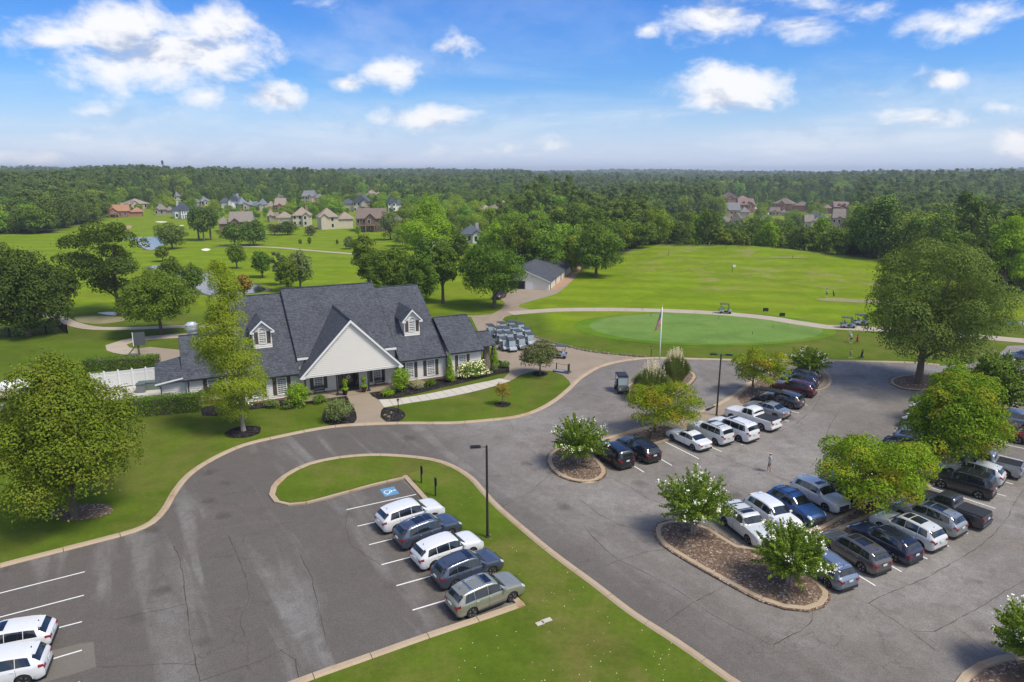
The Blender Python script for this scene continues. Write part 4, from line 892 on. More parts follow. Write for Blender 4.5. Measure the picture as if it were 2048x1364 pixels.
crape(1577, 1172, 1044, 156, 'white flowering crape myrtle at the lower right of the long mulch island', 3, 1580)
crape(1614, 752, 692, 84, 'white flowering crape myrtle at the far end of the first row of cars', 4)
crape(2062, 1350, 1215, 175, 'crape myrtle cut off by the lower right corner of the view', 5)
crape(1990, 790, 700, 90, 'crape myrtle crown rising behind the elm at the far right drive', 6)

def tuft(u, v, vtop, wpx, label, seed, plumes=True):
    p = G(u, v, .13); rng = np.random.default_rng(seed); h = .4
    while to_px(p.x, p.y, h)[1] > vtop and h < 9: h += .05
    dep = p.y * math.cos(PITCH) + (CAMH - h * .6) * math.sin(PITCH); r = wpx * .5 * dep / FPX
    root = thing('pampas_grass', label, 'ornamental grass', p); n = 3600; hh = h * (.82 if plumes else 1)
    a = rng.uniform(0, 2 * math.pi, n); q_ = rng.uniform(0.1, 1, n) ** .6; ex = np.stack([np.cos(a), np.sin(a), 0 * a], 1); b0 = ex * (q_ * r * .3)[:, None]
    top = ex * (q_ * r)[:, None]; top[:, 2] = hh * (1.06 - .45 * q_ ** 2) * rng.uniform(.75, 1.05, n); md = b0 * .4 + top * .6; md[:, 2] = top[:, 2] * .78; sd2 = np.cross(ex, [0, 0, 1]) * .045
    V = np.stack([b0 - sd2, b0 + sd2, md + sd2, md - sd2], 1).reshape(-1, 3); V2 = np.stack([md - sd2, md + sd2, top + sd2 * .2, top - sd2 * .2], 1).reshape(-1, 3)
    V = np.concatenate([V, V2]); link('blades', np_mesh('blades', V, np.arange(len(V)).reshape(-1, 4), LEAF['blade']), root)
    if plumes:
        P = []
        for k in range(110):
            a_ = rng.uniform(0, 6.28); q1 = rng.uniform(0, .85); tp = np.array([math.cos(a_) * q1 * r * .8, math.sin(a_) * q1 * r * .8, h * (1 - .28 * q1 ** 2) * rng.uniform(.90, 1.12)])
            t = rng.uniform(0, 1, (16, 1)); P.append(tp - t * np.array([math.cos(a_) * .1, math.sin(a_) * .1, h * .20]) + rng.normal(size=(16, 3)) * .03)
        P = np.concatenate(P); V, F = leaves(rng, P, rng.normal(size=P.shape), .12, .45); link('plume', np_mesh('plume', V, F, M_PLUME), root)
tuft(1302, 797, 728, 88, 'feathery pampas grass clump with pale plumes at the front of the round island', 1)
tuft(1350, 768, 702, 66, 'green pampas grass clump with buff plumes at the back beside the flagpole', 2)

def shrub(name, label, u, v, vtop, wpx, leaf, seed, shape='round', n=1500, size=.16, flowers=None, nf=0, fs=.16, depth=None, cat='shrub', loc=None, rz=0.0, ry=1.0):
    p = loc or G(u, v); h = .3
    while to_px(p.x, p.y, h)[1] > vtop and h < 15: h += .03
    dep = p.y * math.cos(PITCH) + (CAMH - h * .6) * math.sin(PITCH); r = wpx * .5 * dep / FPX
    rng = np.random.default_rng(seed); lobes = lobes_for(rng, shape, h, r, 0.02 * h); V, F = cloud(rng, lobes, n, size)
    root = thing(name, label, cat, p, rz); c = link('foliage', np_mesh('foliage', V, F, LEAF[leaf]), root); c.scale.y = ry
    if flowers is not None:
        V, F = cloud(rng, [(l[0] * 1.03, l[1] * 1.03, l[2] * 1.03, l[3], l[4], l[5]) for l in lobes], nf, fs, norm_rad=1.0, inner=.95, aspect=.9); f_ = link('blossom', np_mesh('blossom', V, F, flowers), root); f_.scale.y = ry
    t_ = MB(); t_.tube([(0, 0, -.05), (0, 0, h * .6)], [.06, .03], 6); t_.build('stem', M_BARK, root)
    return root
shrub('arborvitae', 'tall pointed arborvitae before the white wall, left of the hydrangea', 900, 764, 702, 22, 'lime', 1, 'cone', 2400, .15)
shrub('arborvitae', 'tall pointed arborvitae right of the stone pillar', 988, 735, 677, 21, 'lime', 2, 'cone', 2400, .15)
shrub('arborvitae', 'slim pointed arborvitae squeezed left of the stone pillar', 962, 731, 698, 9, 'lime', 3, 'cone', 800, .14)
hp = G(946, 757); shrub('hydrangea_bush', 'wide hydrangea covered with cream flower heads under the right window', 946, 756, 722, 76, 'hedge', 4, 'round', 2600, .2, M_CREAM, 700, .24, rz=R(26), ry=.45)
shrub('round_shrub', 'bright green rounded shrub at the right end of the porch', 802, 782, 735, 42, 'lime', 5, 'round', 2200, .18)
shrub('round_shrub', 'bright green rounded shrub at the left end of the porch', 597, 812, 764, 54, 'lime', 6, 'round', 2400, .18)
shrub('juniper_shrub', 'grey green spreading juniper in the black mulch bed left of the entry walk', 677, 842, 795, 60, 'grey', 7, 'broad', 2600, .16)
shrub('low_shrub', 'low grassy shrub left of the porch shrub by the brick footing', 546, 815, 798, 34, 'grey', 8, 'broad', 700, .15)
shrub('low_shrub', 'low pale tuft beside the rounded shrub left of the porch', 576, 818, 796, 26, 'grey', 9, 'round', 600, .14)
shrub('low_shrub', 'low green edging plants before the left porch floor', 640, 806, 790, 34, 'hedge', 10, 'broad', 700, .14)
shrub('low_shrub', 'low edging plants right of the entry walk', 776, 792, 778, 32, 'lime', 11, 'broad', 700, .14)
shrub('low_shrub', 'tan grass tuft right of the porch shrub', 836, 779, 758, 30, 'straw', 12, 'round', 700, .15)
shrub('low_shrub', 'small green shrub below the white wall between tuft and arborvitae', 862, 772, 757, 24, 'hedge', 13, 'round', 500, .14)
shrub('low_shrub', 'small grey tuft at the foot of the stone pillar', 989, 743, 727, 18, 'grey', 14, 'round', 400, .14)
shrub('low_shrub', 'small spreading shrub at the corner of the bed by the plaza', 1010, 736, 722, 22, 'hedge', 15, 'broad', 450, .14)
shrub('hydrangea_bush', 'low white flowering hydrangea behind the cypress below the front windows', 470, 822, 800, 60, 'hedge', 16, 'broad', 1000, .18, M_FLOWER, 120, .18)
shrub('dry_bush', 'dry tan bush below the satellite dish at the left edge', 14, 800, 772, 40, 'straw', 17, 'broad', 900, .2)
for k, (u, v, w_) in enumerate(((770, 833, 6), (782, 828, 8), (778, 836, 7))): shrub('seedling', ('thin bare seedling leftmost', 'thin bare seedling topmost', 'thin bare seedling lowest')[k] + ' in the lamp bed by the entry walk', u, v, v - 5, w_, 'straw', 30 + k, 'round', 30, .1, cat='plant')

def hedge(label, u0, v0, u1, v1, h, depth, seed):
    a, b_ = G(u0, v0), G(u1, v1); d = b_ - a; L_ = d.length; rng = np.random.default_rng(seed)
    root = thing('hedge', label, 'hedge', a, math.atan2(d.y, d.x)); n = int(L_ * (h * 2 + depth) * 75)
    P = np.zeros((n, 3)); N = np.zeros((n, 3)); f_ = rng.choice(4, n, p=[.42, .40, .12, .06]); x = rng.uniform(0, L_, n); y = rng.uniform(0, depth, n); z = rng.uniform(.02, h, n)
    top = f_ == 0; fr = f_ == 1; bk = f_ == 2; en = f_ == 3
    P[:, 0] = x; P[:, 1] = y; P[:, 2] = z; P[top, 2] = h; P[fr, 1] = 0; P[bk, 1] = depth; P[en, 0] = np.where(rng.uniform(size=en.sum()) < .5, 0, L_)
    N[top] = (0, 0, 1); N[fr] = (0, -1, 0); N[bk] = (0, 1, 0); N[en, 0] = np.where(P[en, 0] > 1, 1, -1)
    P += rng.normal(size=P.shape) * .05; P[:, 2] += .06 * np.sin(P[:, 0] * 1.7); N = N * 1.1 + rng.normal(size=N.shape) * .4
    V, F = leaves(rng, P, N, .17, .7); link('foliage', np_mesh('foliage', V, F, LEAF['hedge']), root)
    mb = MB(); mb.box(.12, L_ - .12, .12, depth - .12, 0, h - .14); mb.build('branches', M_BARK, root)
hedge('long clipped hedge in front of the white fence on the lawn', 246, 838, 402, 824, 1.9, 1.7, 1)
hedge('clipped hedge behind the white fence near the signboard', 166, 744, 313, 738, 1.6, 2.0, 2)

# ------------------------------------------------------------------ woods
HOUSES = [
 ('brick house with a bright terracotta tiled roof beyond the far pond', 222, 281, 411, 434, 'rust', 'brick', 'deck'), ('wide house with a long tan roof behind the terracotta roofed one', 236, 298, 399, 418, 'tan', 'tan', 'hip'),
 ('small stone house with a driftwood grey hip roof left of the white mansion', 312, 341, 409, 430, 'drift', 'stone', 'hip'), ('white two storey mansion with a columned portico and slate roof', 354, 412, 406, 436, 'slate', 'white', 'portico'),
 ('pale grey house peeping out of the wood above the white mansion', 350, 367, 385, 400, 'grey', 'grey', 'hip'), ('house with a blue grey roof behind the white mansion', 392, 420, 395, 411, 'bluegrey', 'tan', 'hip'),
 ('white house with steep slate roof and dormers right of the mansion', 441, 478, 391, 418, 'slate', 'white', 'dormers'), ('house with a broad blue grey roof right of the dormered white house', 479, 512, 397, 420, 'bluegrey', 'stone', 'hip'),
 ('grey brown lodge with a broad roof above the dark evergreens', 440, 505, 426, 463, 'drift', 'timber', 'deck'), ('house with grey blue roof at the end of the row above the evergreens', 505, 531, 398, 421, 'bluegrey', 'cream', 'hip'),
 ('cream house with a tan roof and brick base in the middle row', 536, 572, 398, 424, 'tan', 'brick', 'gable'), ('little grey house with white gable in the back row', 554, 569, 387, 401, 'grey', 'white', 'gable'),
 ('large grey roofed house in the back row left of the tall green tree', 604, 642, 383, 408, 'grey', 'tan', 'gable'), ('tan roofed cottage behind the purple bushes', 535, 557, 420, 444, 'tan', 'stone', 'hip'),
 ('wide cream house with two tan hip roofs above the purple bushes', 558, 622, 417, 453, 'tan', 'cream', 'hip'), ('cream stucco house with arched windows and an apricot tan roof', 641, 708, 418, 458, 'tan', 'cream', 'hip'),
 ('brown timber and stone lodge with a gabled deck over arches', 714, 798, 420, 463, 'brown', 'timber', 'deck'), ('cream house with complex slate roof behind the cream stucco house', 684, 737, 391, 424, 'slate', 'cream', 'dormers'),
 ('small tan roofed house far back in the trees', 733, 758, 381, 394, 'tan', 'cream', 'hip'), ('house with a slate roof and tall white gable right of centre', 777, 806, 394, 423, 'slate', 'white', 'gable'),
 ('wide brick house with a pale tan hip roof among the conical trees', 965, 1038, 404, 437, 'tan', 'brick', 'hip'), ('house with a dark slate hip roof half sunk in the treetops', 920, 994, 452, 486, 'slate', 'white', 'hip'),
 ('white building glimpsed through the large pale tree', 838, 892, 447, 492, 'grey', 'white', 'gable'), ('tan grey roofed house in front of the far wood', 1054, 1091, 395, 413, 'drift', 'cream', 'gable'),
 ('tiny house roof in the trees left of the grey roofed pair', 1051, 1067, 379, 389, 'tan', 'tan', 'hip'), ('left house of the grey roofed pair deep in the wood', 1119, 1140, 380, 392, 'grey', 'white', 'hip'), ('right house of the grey roofed pair deep in the wood', 1141, 1162, 381, 392, 'grey', 'cream', 'hip'),
 ('rose brown roofed house at the top of the right hand street', 1446, 1497, 387, 410, 'rose', 'brick', 'gable'), ('brick house with steep rose roof below the topmost one', 1462, 1508, 399, 426, 'rose', 'brick', 'dormers'), ('house with a long grey roof and gables in the right hand cluster', 1440, 1496, 408, 440, 'grey', 'tan', 'gable'),
 ('tan gabled house with timber porch at the front of the right hand cluster', 1441, 1484, 428, 456, 'drift', 'tan', 'gable'), ('low house with a brownish roof between clipped conifers', 1539, 1572, 416, 432, 'brown', 'tan', 'gable'), ('broad dark brown roofed house in the middle of the right hand street', 1546, 1610, 398, 423, 'brown', 'brick', 'hip'),
 ('pale house front with two roofs behind the round trees', 1609, 1641, 431, 457, 'drift', 'cream', 'gable'), ('house with a plain slate blue roof beside the pale one', 1621, 1655, 427, 447, 'slate', 'grey', 'gable'), ('two storey house with tall tan gable by the street', 1648, 1688, 420, 460, 'drift', 'tan', 'gable'),
 ('purplish brown roofed house at the end of the street', 1650, 1697, 405, 428, 'rose', 'brick', 'dormers'), ('row house with grey roof at the far right end of the street', 1698, 1731, 409, 426, 'grey', 'white', 'gable'),
]
rng = np.random.default_rng(5)
PROT = []
for k, (shape, leaf, h, r, cbf, n, size) in enumerate((('round', 'wood', 17, 7.0, .02, 1700, .80), ('broad', 'wood', 18, 7.6, .02, 1700, .82), ('round', 'wood', 15, 6.0, .02, 1400, .76), ('broad', 'oak', 16, 7.0, .02, 1600, .82), ('pine', 'pine', 20, 4.6, .08, 1000, .80), ('round', 'pine', 18, 5.0, .04, 1000, .80))):
    m, lobes, rg = crown_mesh(900 + k, shape, h, r, h * cbf, n, size, LEAF[leaf]); PKIND = ['round broadleaf', 'spreading broadleaf', 'smaller round broadleaf', 'dense green oak like', 'tall pine', 'dense dark conifer']
    PROT.append((m, trunk_mesh(rg, h, h * cbf, .28, lobes, M_BARK, nl=4), h))
def jgrid(x0, x1, y0, y1, s):
    xs = np.arange(x0, x1, s); ys = np.arange(y0, y1, s * .87); gx, gy = np.meshgrid(xs, ys); gx[1::2] += s / 2
    return np.stack([(gx + rng.uniform(-.34, .34, gx.shape) * s).ravel(), (gy + rng.uniform(-.34, .34, gy.shape) * s).ravel()], 1)
pts = []
for (r0, r1, s) in ((0, 420, 6.6), (420, 800, 7.6), (800, 1500, 9.6), (1500, 2600, 14.0), (2600, 4600, 21.0)):
    g = jgrid(-r1, r1, 60, r1, s); rr = np.hypot(g[:, 0], g[:, 1]); k = (rr >= r0) & (rr < r1) & (np.abs(g[:, 0]) < g[:, 1] * 1.02 + 40) & (g[:, 1] > 130); g = g[k]; g = np.c_[g, np.full(len(g), s)]; pts.append(g)
pts = np.concatenate(pts); pts = pts[~is_open(pts[:, 0], pts[:, 1])]
# keep the wood behind its drawn edges
r_ = np.hypot(pts[:, 0], pts[:, 1]); pts = pts[np.argsort(r_)]
ratio = pts[:, 0] / pts[:, 1]; pts = pts[~((ratio > .215) & (ratio < .495) & (pts[:, 1] < 480) & (pts[:, 1] > 178))]
zz = Hn(pts[:, 0], pts[:, 1]); uu, vv = to_px(pts[:, 0], pts[:, 1], zz)
infr = (uu > -60) & (uu < 2110)
near_i = []
for i in np.where(infr)[0]:
    if len(near_i) >= 185: break
    near_i.append(i)
near_set = set(near_i)
WOODL = [(0, 400, 'left', 'broadleaf tree at the edge of the wood beyond the left pond'), (400, 1000, 'mid', 'tree at the edge of the wood behind the houses'), (1000, 1330, 'barn', 'tree in the woods between cart barn and range'),
         (1330, 1700, 'range', 'tree in the line behind the crest of the driving range'), (1700, 3000, 'right', 'tree in the tall wood right of the range')]
for i in near_i:
    x, y = pts[i, :2]; u_ = uu[i]; k = int(rng.choice(6, p=[.28, .24, .2, .18, .05, .05])) if u_ < 1700 else int(rng.choice(6, p=[.14, .14, .12, .1, .25, .25]))
    cm, tm_, h = PROT[k]; grp = [g for g in WOODL if g[0] <= max(0, u_) < g[1]][0]
    s = rng.uniform(.62, 1.0) if u_ < 1700 else rng.uniform(.72, 1.05)
    if u_ < 300: s *= .92
    if 960 < u_ < 1320: s *= .80
    lab = PKIND[k] + ' ' + grp[3].replace('broadleaf ', ''); rt = thing('woodland_tree', lab, 'tree', (x, y, float(zz[i])), rng.uniform(0, 6.28), lab.replace(' tree ', ' trees ')); rt.scale = (s * rng.uniform(.85, 1.15), s * rng.uniform(.85, 1.15), s)
    c = link('crown', cm, rt); t_ = link('trunk', tm_, rt)
far = np.array([i for i in range(len(pts)) if i not in near_set])
# trees standing among the houses: the nearer ones one by one, the rest with the far wood
g = np.concatenate([jgrid(-420, 130, 225, 830, 10.0), jgrid(60, 420, 330, 800, 12.5)]); hz1 = Hn(g[:, 0], g[:, 1]); gu, gv = to_px(g[:, 0], g[:, 1], hz1)
k = is_open(g[:, 0], g[:, 1]) & (((gu < 1300) & (((gv < 440) & ((gu > 440) | (gv < 424))) | ((gu > 800) & (gv < 500)))) | ((gu > 1380) & (gv < 478) & (gv > 392)))
k &= ~((gu > 640) & (gu < 720) & (gv > 436)); k &= ~((gu > 1655) & (gu < 1700) & (gv > 440))
k0 = k.copy()
for h_ in HOUSES: k &= ~((gu > h_[1] - 6) & (gu < h_[2] + 6) & (gv > h_[4] - 4.5) & (gv < h_[4] + 20))
low_i = np.where(k0 & ~k & (rng.uniform(size=len(g)) < .55))[0][:95]
for i in low_i:
    kk = int(rng.choice(4)); cm, tm_, h = PROT[kk]; s = rng.uniform(.20, .32); lab = ('low round shrub tree', 'low spreading shrub tree', 'small low shrub tree', 'dense low shrub tree')[kk] + (' in a front yard beyond the fairways' if gu[i] < 1300 else ' in a yard behind the driving range')
    rt = thing('garden_shrub_tree', lab, 'tree', (g[i, 0], g[i, 1], float(hz1[i])), rng.uniform(0, 6), lab.replace(' tree ', ' trees ')); rt.scale = (s * 1.1, s * 1.1, s * .85); link('crown', cm, rt); link('trunk', tm_, rt)
k &= rng.uniform(size=len(g)) < .85
g = g[k]; hz1 = hz1[k]; gu = gu[k]; gv = gv[k]; o_ = np.argsort(-gv); g, hz1, gu, gv = g[o_], hz1[o_], gu[o_], gv[o_]; NEARG = 230
for i in range(min(NEARG, len(g))):
    kk = int(rng.choice(6, p=[.26, .24, .2, .16, .06, .08])); cm, tm_, h = PROT[kk]; s = rng.uniform(.42, .72) if gu[i] < 1300 else rng.uniform(.4, .62); L_ = gu[i] < 1300
    wh = ('among the white and orange houses beyond the ponds' if gu[i] < 540 else 'among the tan and slate houses beyond the fairways' if gu[i] < 820 else 'between the far houses and the cart barn') if L_ else 'in the street behind the driving range'; lab = PKIND[kk] + ' tree ' + wh; rt = thing('garden_tree', lab, 'tree', (g[i, 0], g[i, 1], float(hz1[i])), rng.uniform(0, 6), lab.replace(' tree ', ' trees '))
    rt.scale = (s, s, s * rng.uniform(.8, 1.1)); link('crown', cm, rt); link('trunk', tm_, rt)
print('garden trees', len(g))
FP_ = np.c_[np.r_[pts[far, 0], g[NEARG:, 0]], np.r_[pts[far, 1], g[NEARG:, 1]], np.r_[zz[far], hz1[NEARG:]]]
# sources for the far wood: the crowns of six woodland trees that stand in view
srcs = []
for k in range(6):
    o = next((o for o in bpy.data.objects if o.name.startswith('crown') and o.data is PROT[k][0]), None)
    if o is not None: srcs.append(o)
def wood_nodes():
    ng = bpy.data.node_groups.new('far_wood_nodes', 'GeometryNodeTree'); ng.interface.new_socket('Geometry', in_out='INPUT', socket_type='NodeSocketGeometry'); ng.interface.new_socket('Geometry', in_out='OUTPUT', socket_type='NodeSocketGeometry')
    N = ng.nodes; L_ = ng.links; gi = N.new('NodeGroupInput'); go = N.new('NodeGroupOutput'); jn = N.new('GeometryNodeJoinGeometry'); ip = N.new('GeometryNodeInstanceOnPoints')
    for o in srcs:
        oi = N.new('GeometryNodeObjectInfo'); oi.transform_space = 'ORIGINAL'; oi.inputs['Object'].default_value = o; oi.inputs['As Instance'].default_value = True; L_.new(oi.outputs['Geometry'], jn.inputs[0])
    L_.new(gi.outputs[0], ip.inputs['Points']); L_.new(jn.outputs[0], ip.inputs['Instance']); ip.inputs['Pick Instance'].default_value = True
    for nm, typ, sock in (('pick', 'INT', 'Instance Index'), ('size', 'FLOAT_VECTOR', 'Scale')):
        a = N.new('GeometryNodeInputNamedAttribute'); a.data_type = typ; a.inputs[0].default_value = nm; L_.new(a.outputs[0], ip.inputs[sock])
    a = N.new('GeometryNodeInputNamedAttribute'); a.data_type = 'FLOAT_VECTOR'; a.inputs[0].default_value = 'turn'
    e = N.new('FunctionNodeEulerToRotation'); L_.new(a.outputs[0], e.inputs[0]); L_.new(e.outputs[0], ip.inputs['Rotation'])
    L_.new(ip.outputs[0], go.inputs[0]); return ng
wm = bpy.data.meshes.new('far_woodland'); n = len(FP_); wm.vertices.add(n); wm.vertices.foreach_set('co', FP_.astype(np.float32).ravel())
a = wm.attributes.new('pick', 'INT', 'POINT'); a.data.foreach_set('value', rng.choice(len(srcs), n, p=np.array([.28, .24, .2, .18, .05, .05])[:len(srcs)] / sum([.28, .24, .2, .18, .05, .05][:len(srcs)])).astype(np.int32))
sc = np.r_[pts[far, 2], np.full(max(0, len(g) - NEARG), 8.0)]; s0 = rng.uniform(.62, 1.12, n); s0[len(far):] *= .70; fr_ = FP_[:, 0] / FP_[:, 1]; s0 = np.where((fr_ > -.05) & (fr_ < .22) & (FP_[:, 1] < 420), s0 * .80, s0); wide = np.clip(sc / 8.2, 1, 2.5); hz_ = np.where(sc > 12, 1.08, 1.0) * (1 + .16 * np.sin(FP_[:, 0] / 95 + 1.7 * np.sin(FP_[:, 1] / 160)) + .10 * np.sin(FP_[:, 0] / 37 + FP_[:, 1] / 61))
a = wm.attributes.new('size', 'FLOAT_VECTOR', 'POINT'); a.data.foreach_set('vector', np.c_[s0 * wide, s0 * wide, s0 * hz_].astype(np.float32).ravel())
a = wm.attributes.new('turn', 'FLOAT_VECTOR', 'POINT'); a.data.foreach_set('vector', np.c_[np.zeros(n), np.zeros(n), rng.uniform(0, 6.28, n)].astype(np.float32).ravel())
wo_ = link('far_woodland', wm); tag(wo_, 'green woodland rolling away to the horizon', 'wood', kind='stuff')
md = wo_.modifiers.new('trees', 'NODES'); md.node_group = wood_nodes()
print('far wood trees', n, 'near', len(near_i))
# ------------------------------------------------------------------ clubhouse
def f_shingle(cA, cB, sc=1.0):
    def f(t, b):
        co = t.node('ShaderNodeTexCoord').outputs['Object']; s = t.node('ShaderNodeSeparateXYZ'); t.l.new(co, s.inputs[0])
        cv = t.node('ShaderNodeCombineXYZ'); t.l.new(t.math('ADD', s.outputs[0], t.math('MULTIPLY', s.outputs[1], 0.999)), cv.inputs[0]); t.l.new(t.math('MULTIPLY', s.outputs[2], 1.0), cv.inputs[1])
        br = t.node('ShaderNodeTexBrick'); t.l.new(cv.outputs[0], br.inputs['Vector']); br.inputs['Scale'].default_value = 1.0 / sc
        br.inputs['Brick Width'].default_value = 0.42; br.inputs['Row Height'].default_value = 0.16; br.inputs['Mortar Size'].default_value = 0.014; br.inputs['Bias'].default_value = 0.0
        br.inputs['Color1'].default_value = tuple(cA) + (1,); br.inputs['Color2'].default_value = tuple(cB) + (1,); br.inputs['Mortar'].default_value = tuple(x * .45 for x in cA) + (1,)
        n = t.noise(co, 3.5, 4, 0.7); c = t.mix(t.sstep(n, .35, .7, 0, .6), br.outputs[0], tuple(x * 1.5 for x in cB))
        n3 = t.noise(co, 0.35, 4, 0.6); c = t.mix(t.sstep(n3, .35, .7, 0, .25), c, tuple(x * .7 for x in cA))
        t.l.new(c, b.inputs['Base Color']); b.inputs['Roughness'].default_value = 0.82; b.inputs['Specular IOR Level'].default_value = 0.35
        bn = t.node('ShaderNodeBump'); bn.inputs['Strength'].default_value = 0.5; bn.inputs['Distance'].default_value = 0.03; t.l.new(br.outputs[1], bn.inputs['Height']); t.l.new(bn.outputs[0], b.inputs['Normal']); bn.invert = True
    return f
M_ROOF = mfun(f_shingle((0.036, 0.040, 0.050), (0.078, 0.085, 0.102)), 'slate_shingles')
M_SIDING = mat('white_siding', (0.70, 0.67, 0.62), 0.6, var=0.05, scale=.6)
M_TRIM = mat('white_trim', (0.78, 0.78, 0.77), 0.5)
M_GUTTER = mat('black_gutter', (0.018, 0.019, 0.022), 0.4)
M_SHUT = mat('brown_shutter', (0.085, 0.062, 0.048), 0.7, var=0.2, scale=6)
M_IRON = mat('black_metal', (0.015, 0.016, 0.018), 0.45, 0.3)
M_POST = mat('dark_column', (0.030, 0.036, 0.045), 0.5)
def f_glass(t, b):
    co = t.node('ShaderNodeTexCoord').outputs['Object']; c = t.mix(t.noise(co, 1.3, 3), (0.05, 0.065, 0.075), (0.22, 0.26, 0.27))
    t.l.new(c, b.inputs['Base Color']); b.inputs['Roughness'].default_value = 0.06; b.inputs['Specular IOR Level'].default_value = 0.9
M_GLASS = mfun(f_glass, 'window_glass')
M_DARKGLASS = mat('dark_glass', (0.015, 0.018, 0.02), 0.05, spec=0.9)
M_BRICK = mat('brick_footing', (0.24, 0.11, 0.07), 0.9, var=0.3, scale=5)
M_STONE = mat('stacked_stone', (0.17, 0.135, 0.11), 0.95, var=0.5, scale=3, bump=1.0, bscale=5)
M_WOOD = mat('weathered_timber', (0.11, 0.09, 0.075), 0.9, var=0.3, scale=5)

CA = R(25.87); CH = thing('clubhouse', 'long white clubhouse with slate grey roofs, a big front gable porch and two dormers', 'clubhouse', (-19.32, 78.02, 0), CA)
def slopes(name, x0, x1, ye, ze, yr, zr, parent=CH, yb=None, th=0.16, over=0.0, m=M_ROOF, front_only=False):
    """a pitched roof with its ridge along x: two shingled slopes with thickness"""
    mb = MB(); k = (zr - ze) / (yr - ye); yb = yb if yb is not None else 2 * yr - ye; zb = zr - k * (yb - yr)
    mb.add([(x0, ye, ze), (x1, ye, ze), (x1, yr, zr), (x0, yr, zr), (x0, ye, ze - th), (x1, ye, ze - th), (x1, yr, zr - th * 1.2), (x0, yr, zr - th * 1.2), (x0, yb, zb), (x1, yb, zb), (x0, yb, zb - th), (x1, yb, zb - th)],
           [(0, 1, 2, 3), (4, 7, 6, 5), (0, 4, 5, 1), (3, 2, 9, 8), (7, 10, 11, 6), (8, 9, 11, 10), (0, 3, 7, 4), (3, 8, 10, 7), (1, 5, 6, 2), (2, 6, 11, 9)])
    o = mb.build(name, m, parent)
    cap = MB(); cap.cbox(((x0 + x1) / 2, yr, zr + .02), (x1 - x0, .28, .05)); cap.build('ridge_cap', m, o)
    return o
def gutter(x0, x1, y, z, parent=CH):
    mb = MB(); mb.box(x0, x1, y - .13, y - .005, z - .17, z - .03); mb.build('gutter', M_GUTTER, parent)
def laps(x0, x1, z0, z1, y, parent, clip=None, step=.23, name='siding', m=M_SIDING, back=.35):
    """weather boards facing -y, each one lapping over the next"""
    mb = MB(); z = z0
    while z < z1 - .01:
        zt = min(z + step, z1); a0, b0 = clip(z) if clip else (x0, x1); a1, b1 = clip(zt) if clip else (x0, x1)
        if b0 - a0 > .05: mb.add([(a0, y - .065, z), (b0, y - .065, z), (b1, y - .004, zt), (a1, y - .004, zt), (a0, y, z), (b0, y, z)], [(0, 1, 2, 3), (0, 4, 5, 1)])
        z = zt
    o = mb.build(name, m, parent); o['kind'] = 'stuff'; return o
def wallbox(name, x0, x1, y0, y1, z0, z1, parent=CH, m=M_SIDING):
    mb = MB(); mb.box(x0, x1, y0, y1, z0, z1); return mb.build(name, m, parent)
def window(x, z0, z1, y, w_=.95, shut=True, parent=CH, rows=4, cols=3, arch=False):
    h = z1 - z0; fr = MB(); x0, x1 = x - w_ / 2, x + w_ / 2
    fr.box(x0 - .07, x0 + .03, y - .09, y - .01, z0 - .05, z1 + .05); fr.box(x1 - .03, x1 + .07, y - .09, y - .01, z0 - .05, z1 + .05); fr.box(x0 + .03, x1 - .03, y - .088, y - .012, z1 - .03, z1 + .07); fr.box(x0 + .03, x1 - .03, y - .1, y - .012, z0 - .08, z0 + .03)
    if arch:
        n = 10
        for k in range(n):
            a0, a1 = math.pi * k / n, math.pi * (k + 1) / n; r0, r1 = w_ / 2 - .03, w_ / 2 + .07
            fr.add([(x + r * math.cos(a), yy, z1 + .05 + r * math.sin(a)) for yy in (y - .09, y - .02) for (r, a) in ((r0, a0), (r1, a0), (r1, a1), (r0, a1))], [(0, 1, 2, 3), (0, 3, 7, 4), (1, 5, 6, 2)])
    o = fr.build('window', M_TRIM, parent)
    g = MB(); g.box(x0 + .03, x1 - .03, y - .05, y - .02, z0 + .03, z1 - .03)
    if arch:
        n = 10; vs = [(x, y - .05, z1 + .06)] + [(x + (w_ / 2 - .03) * math.cos(math.pi * k / n), y - .05, z1 + .06 + (w_ / 2 - .03) * math.sin(math.pi * k / n)) for k in range(n + 1)]; g.add(vs, [(0, k + 1, k + 2) for k in range(n)])
    g.build('pane', M_GLASS, o)
    mu = MB(); t_ = .022
    for c in range(1, cols): xx = x0 + w_ * c / cols; mu.box(xx - t_ / 2, xx + t_ / 2, y - .065, y - .052, z0 + .03, z1 - .03)
    for r in range(1, rows): zc = z0 + h * r / rows; tt = t_ * (2.2 if r == rows // 2 else 1); mu.box(x0 + .03, x1 - .03, y - .068, y - .0525, zc - tt / 2, zc + tt / 2)
    if arch:
        for a in (36, 72, 108, 144): mu.tube([(x, y - .06, z1 + .06), (x + .42 * w_ * math.cos(R(a)), y - .06, z1 + .06 + .42 * w_ * math.sin(R(a)))], .014, 4)
    mu.build('muntin', M_TRIM, o)
    if shut:
        for s in (-1, 1):
            xs = x + s * (w_ / 2 + .07 + .24); sb = MB(); sb.box(xs - .21, xs + .21, y - .07, y - .03, z0 - .04, z1 + .04)
            for k in range(3): zz_ = z0 + h * (.08 + .3 * k); sb.box(xs - .15, xs + .15, y - .085, y - .07, zz_, zz_ + h * .24)
            sb.build('shutter', M_SHUT, parent)
    return o
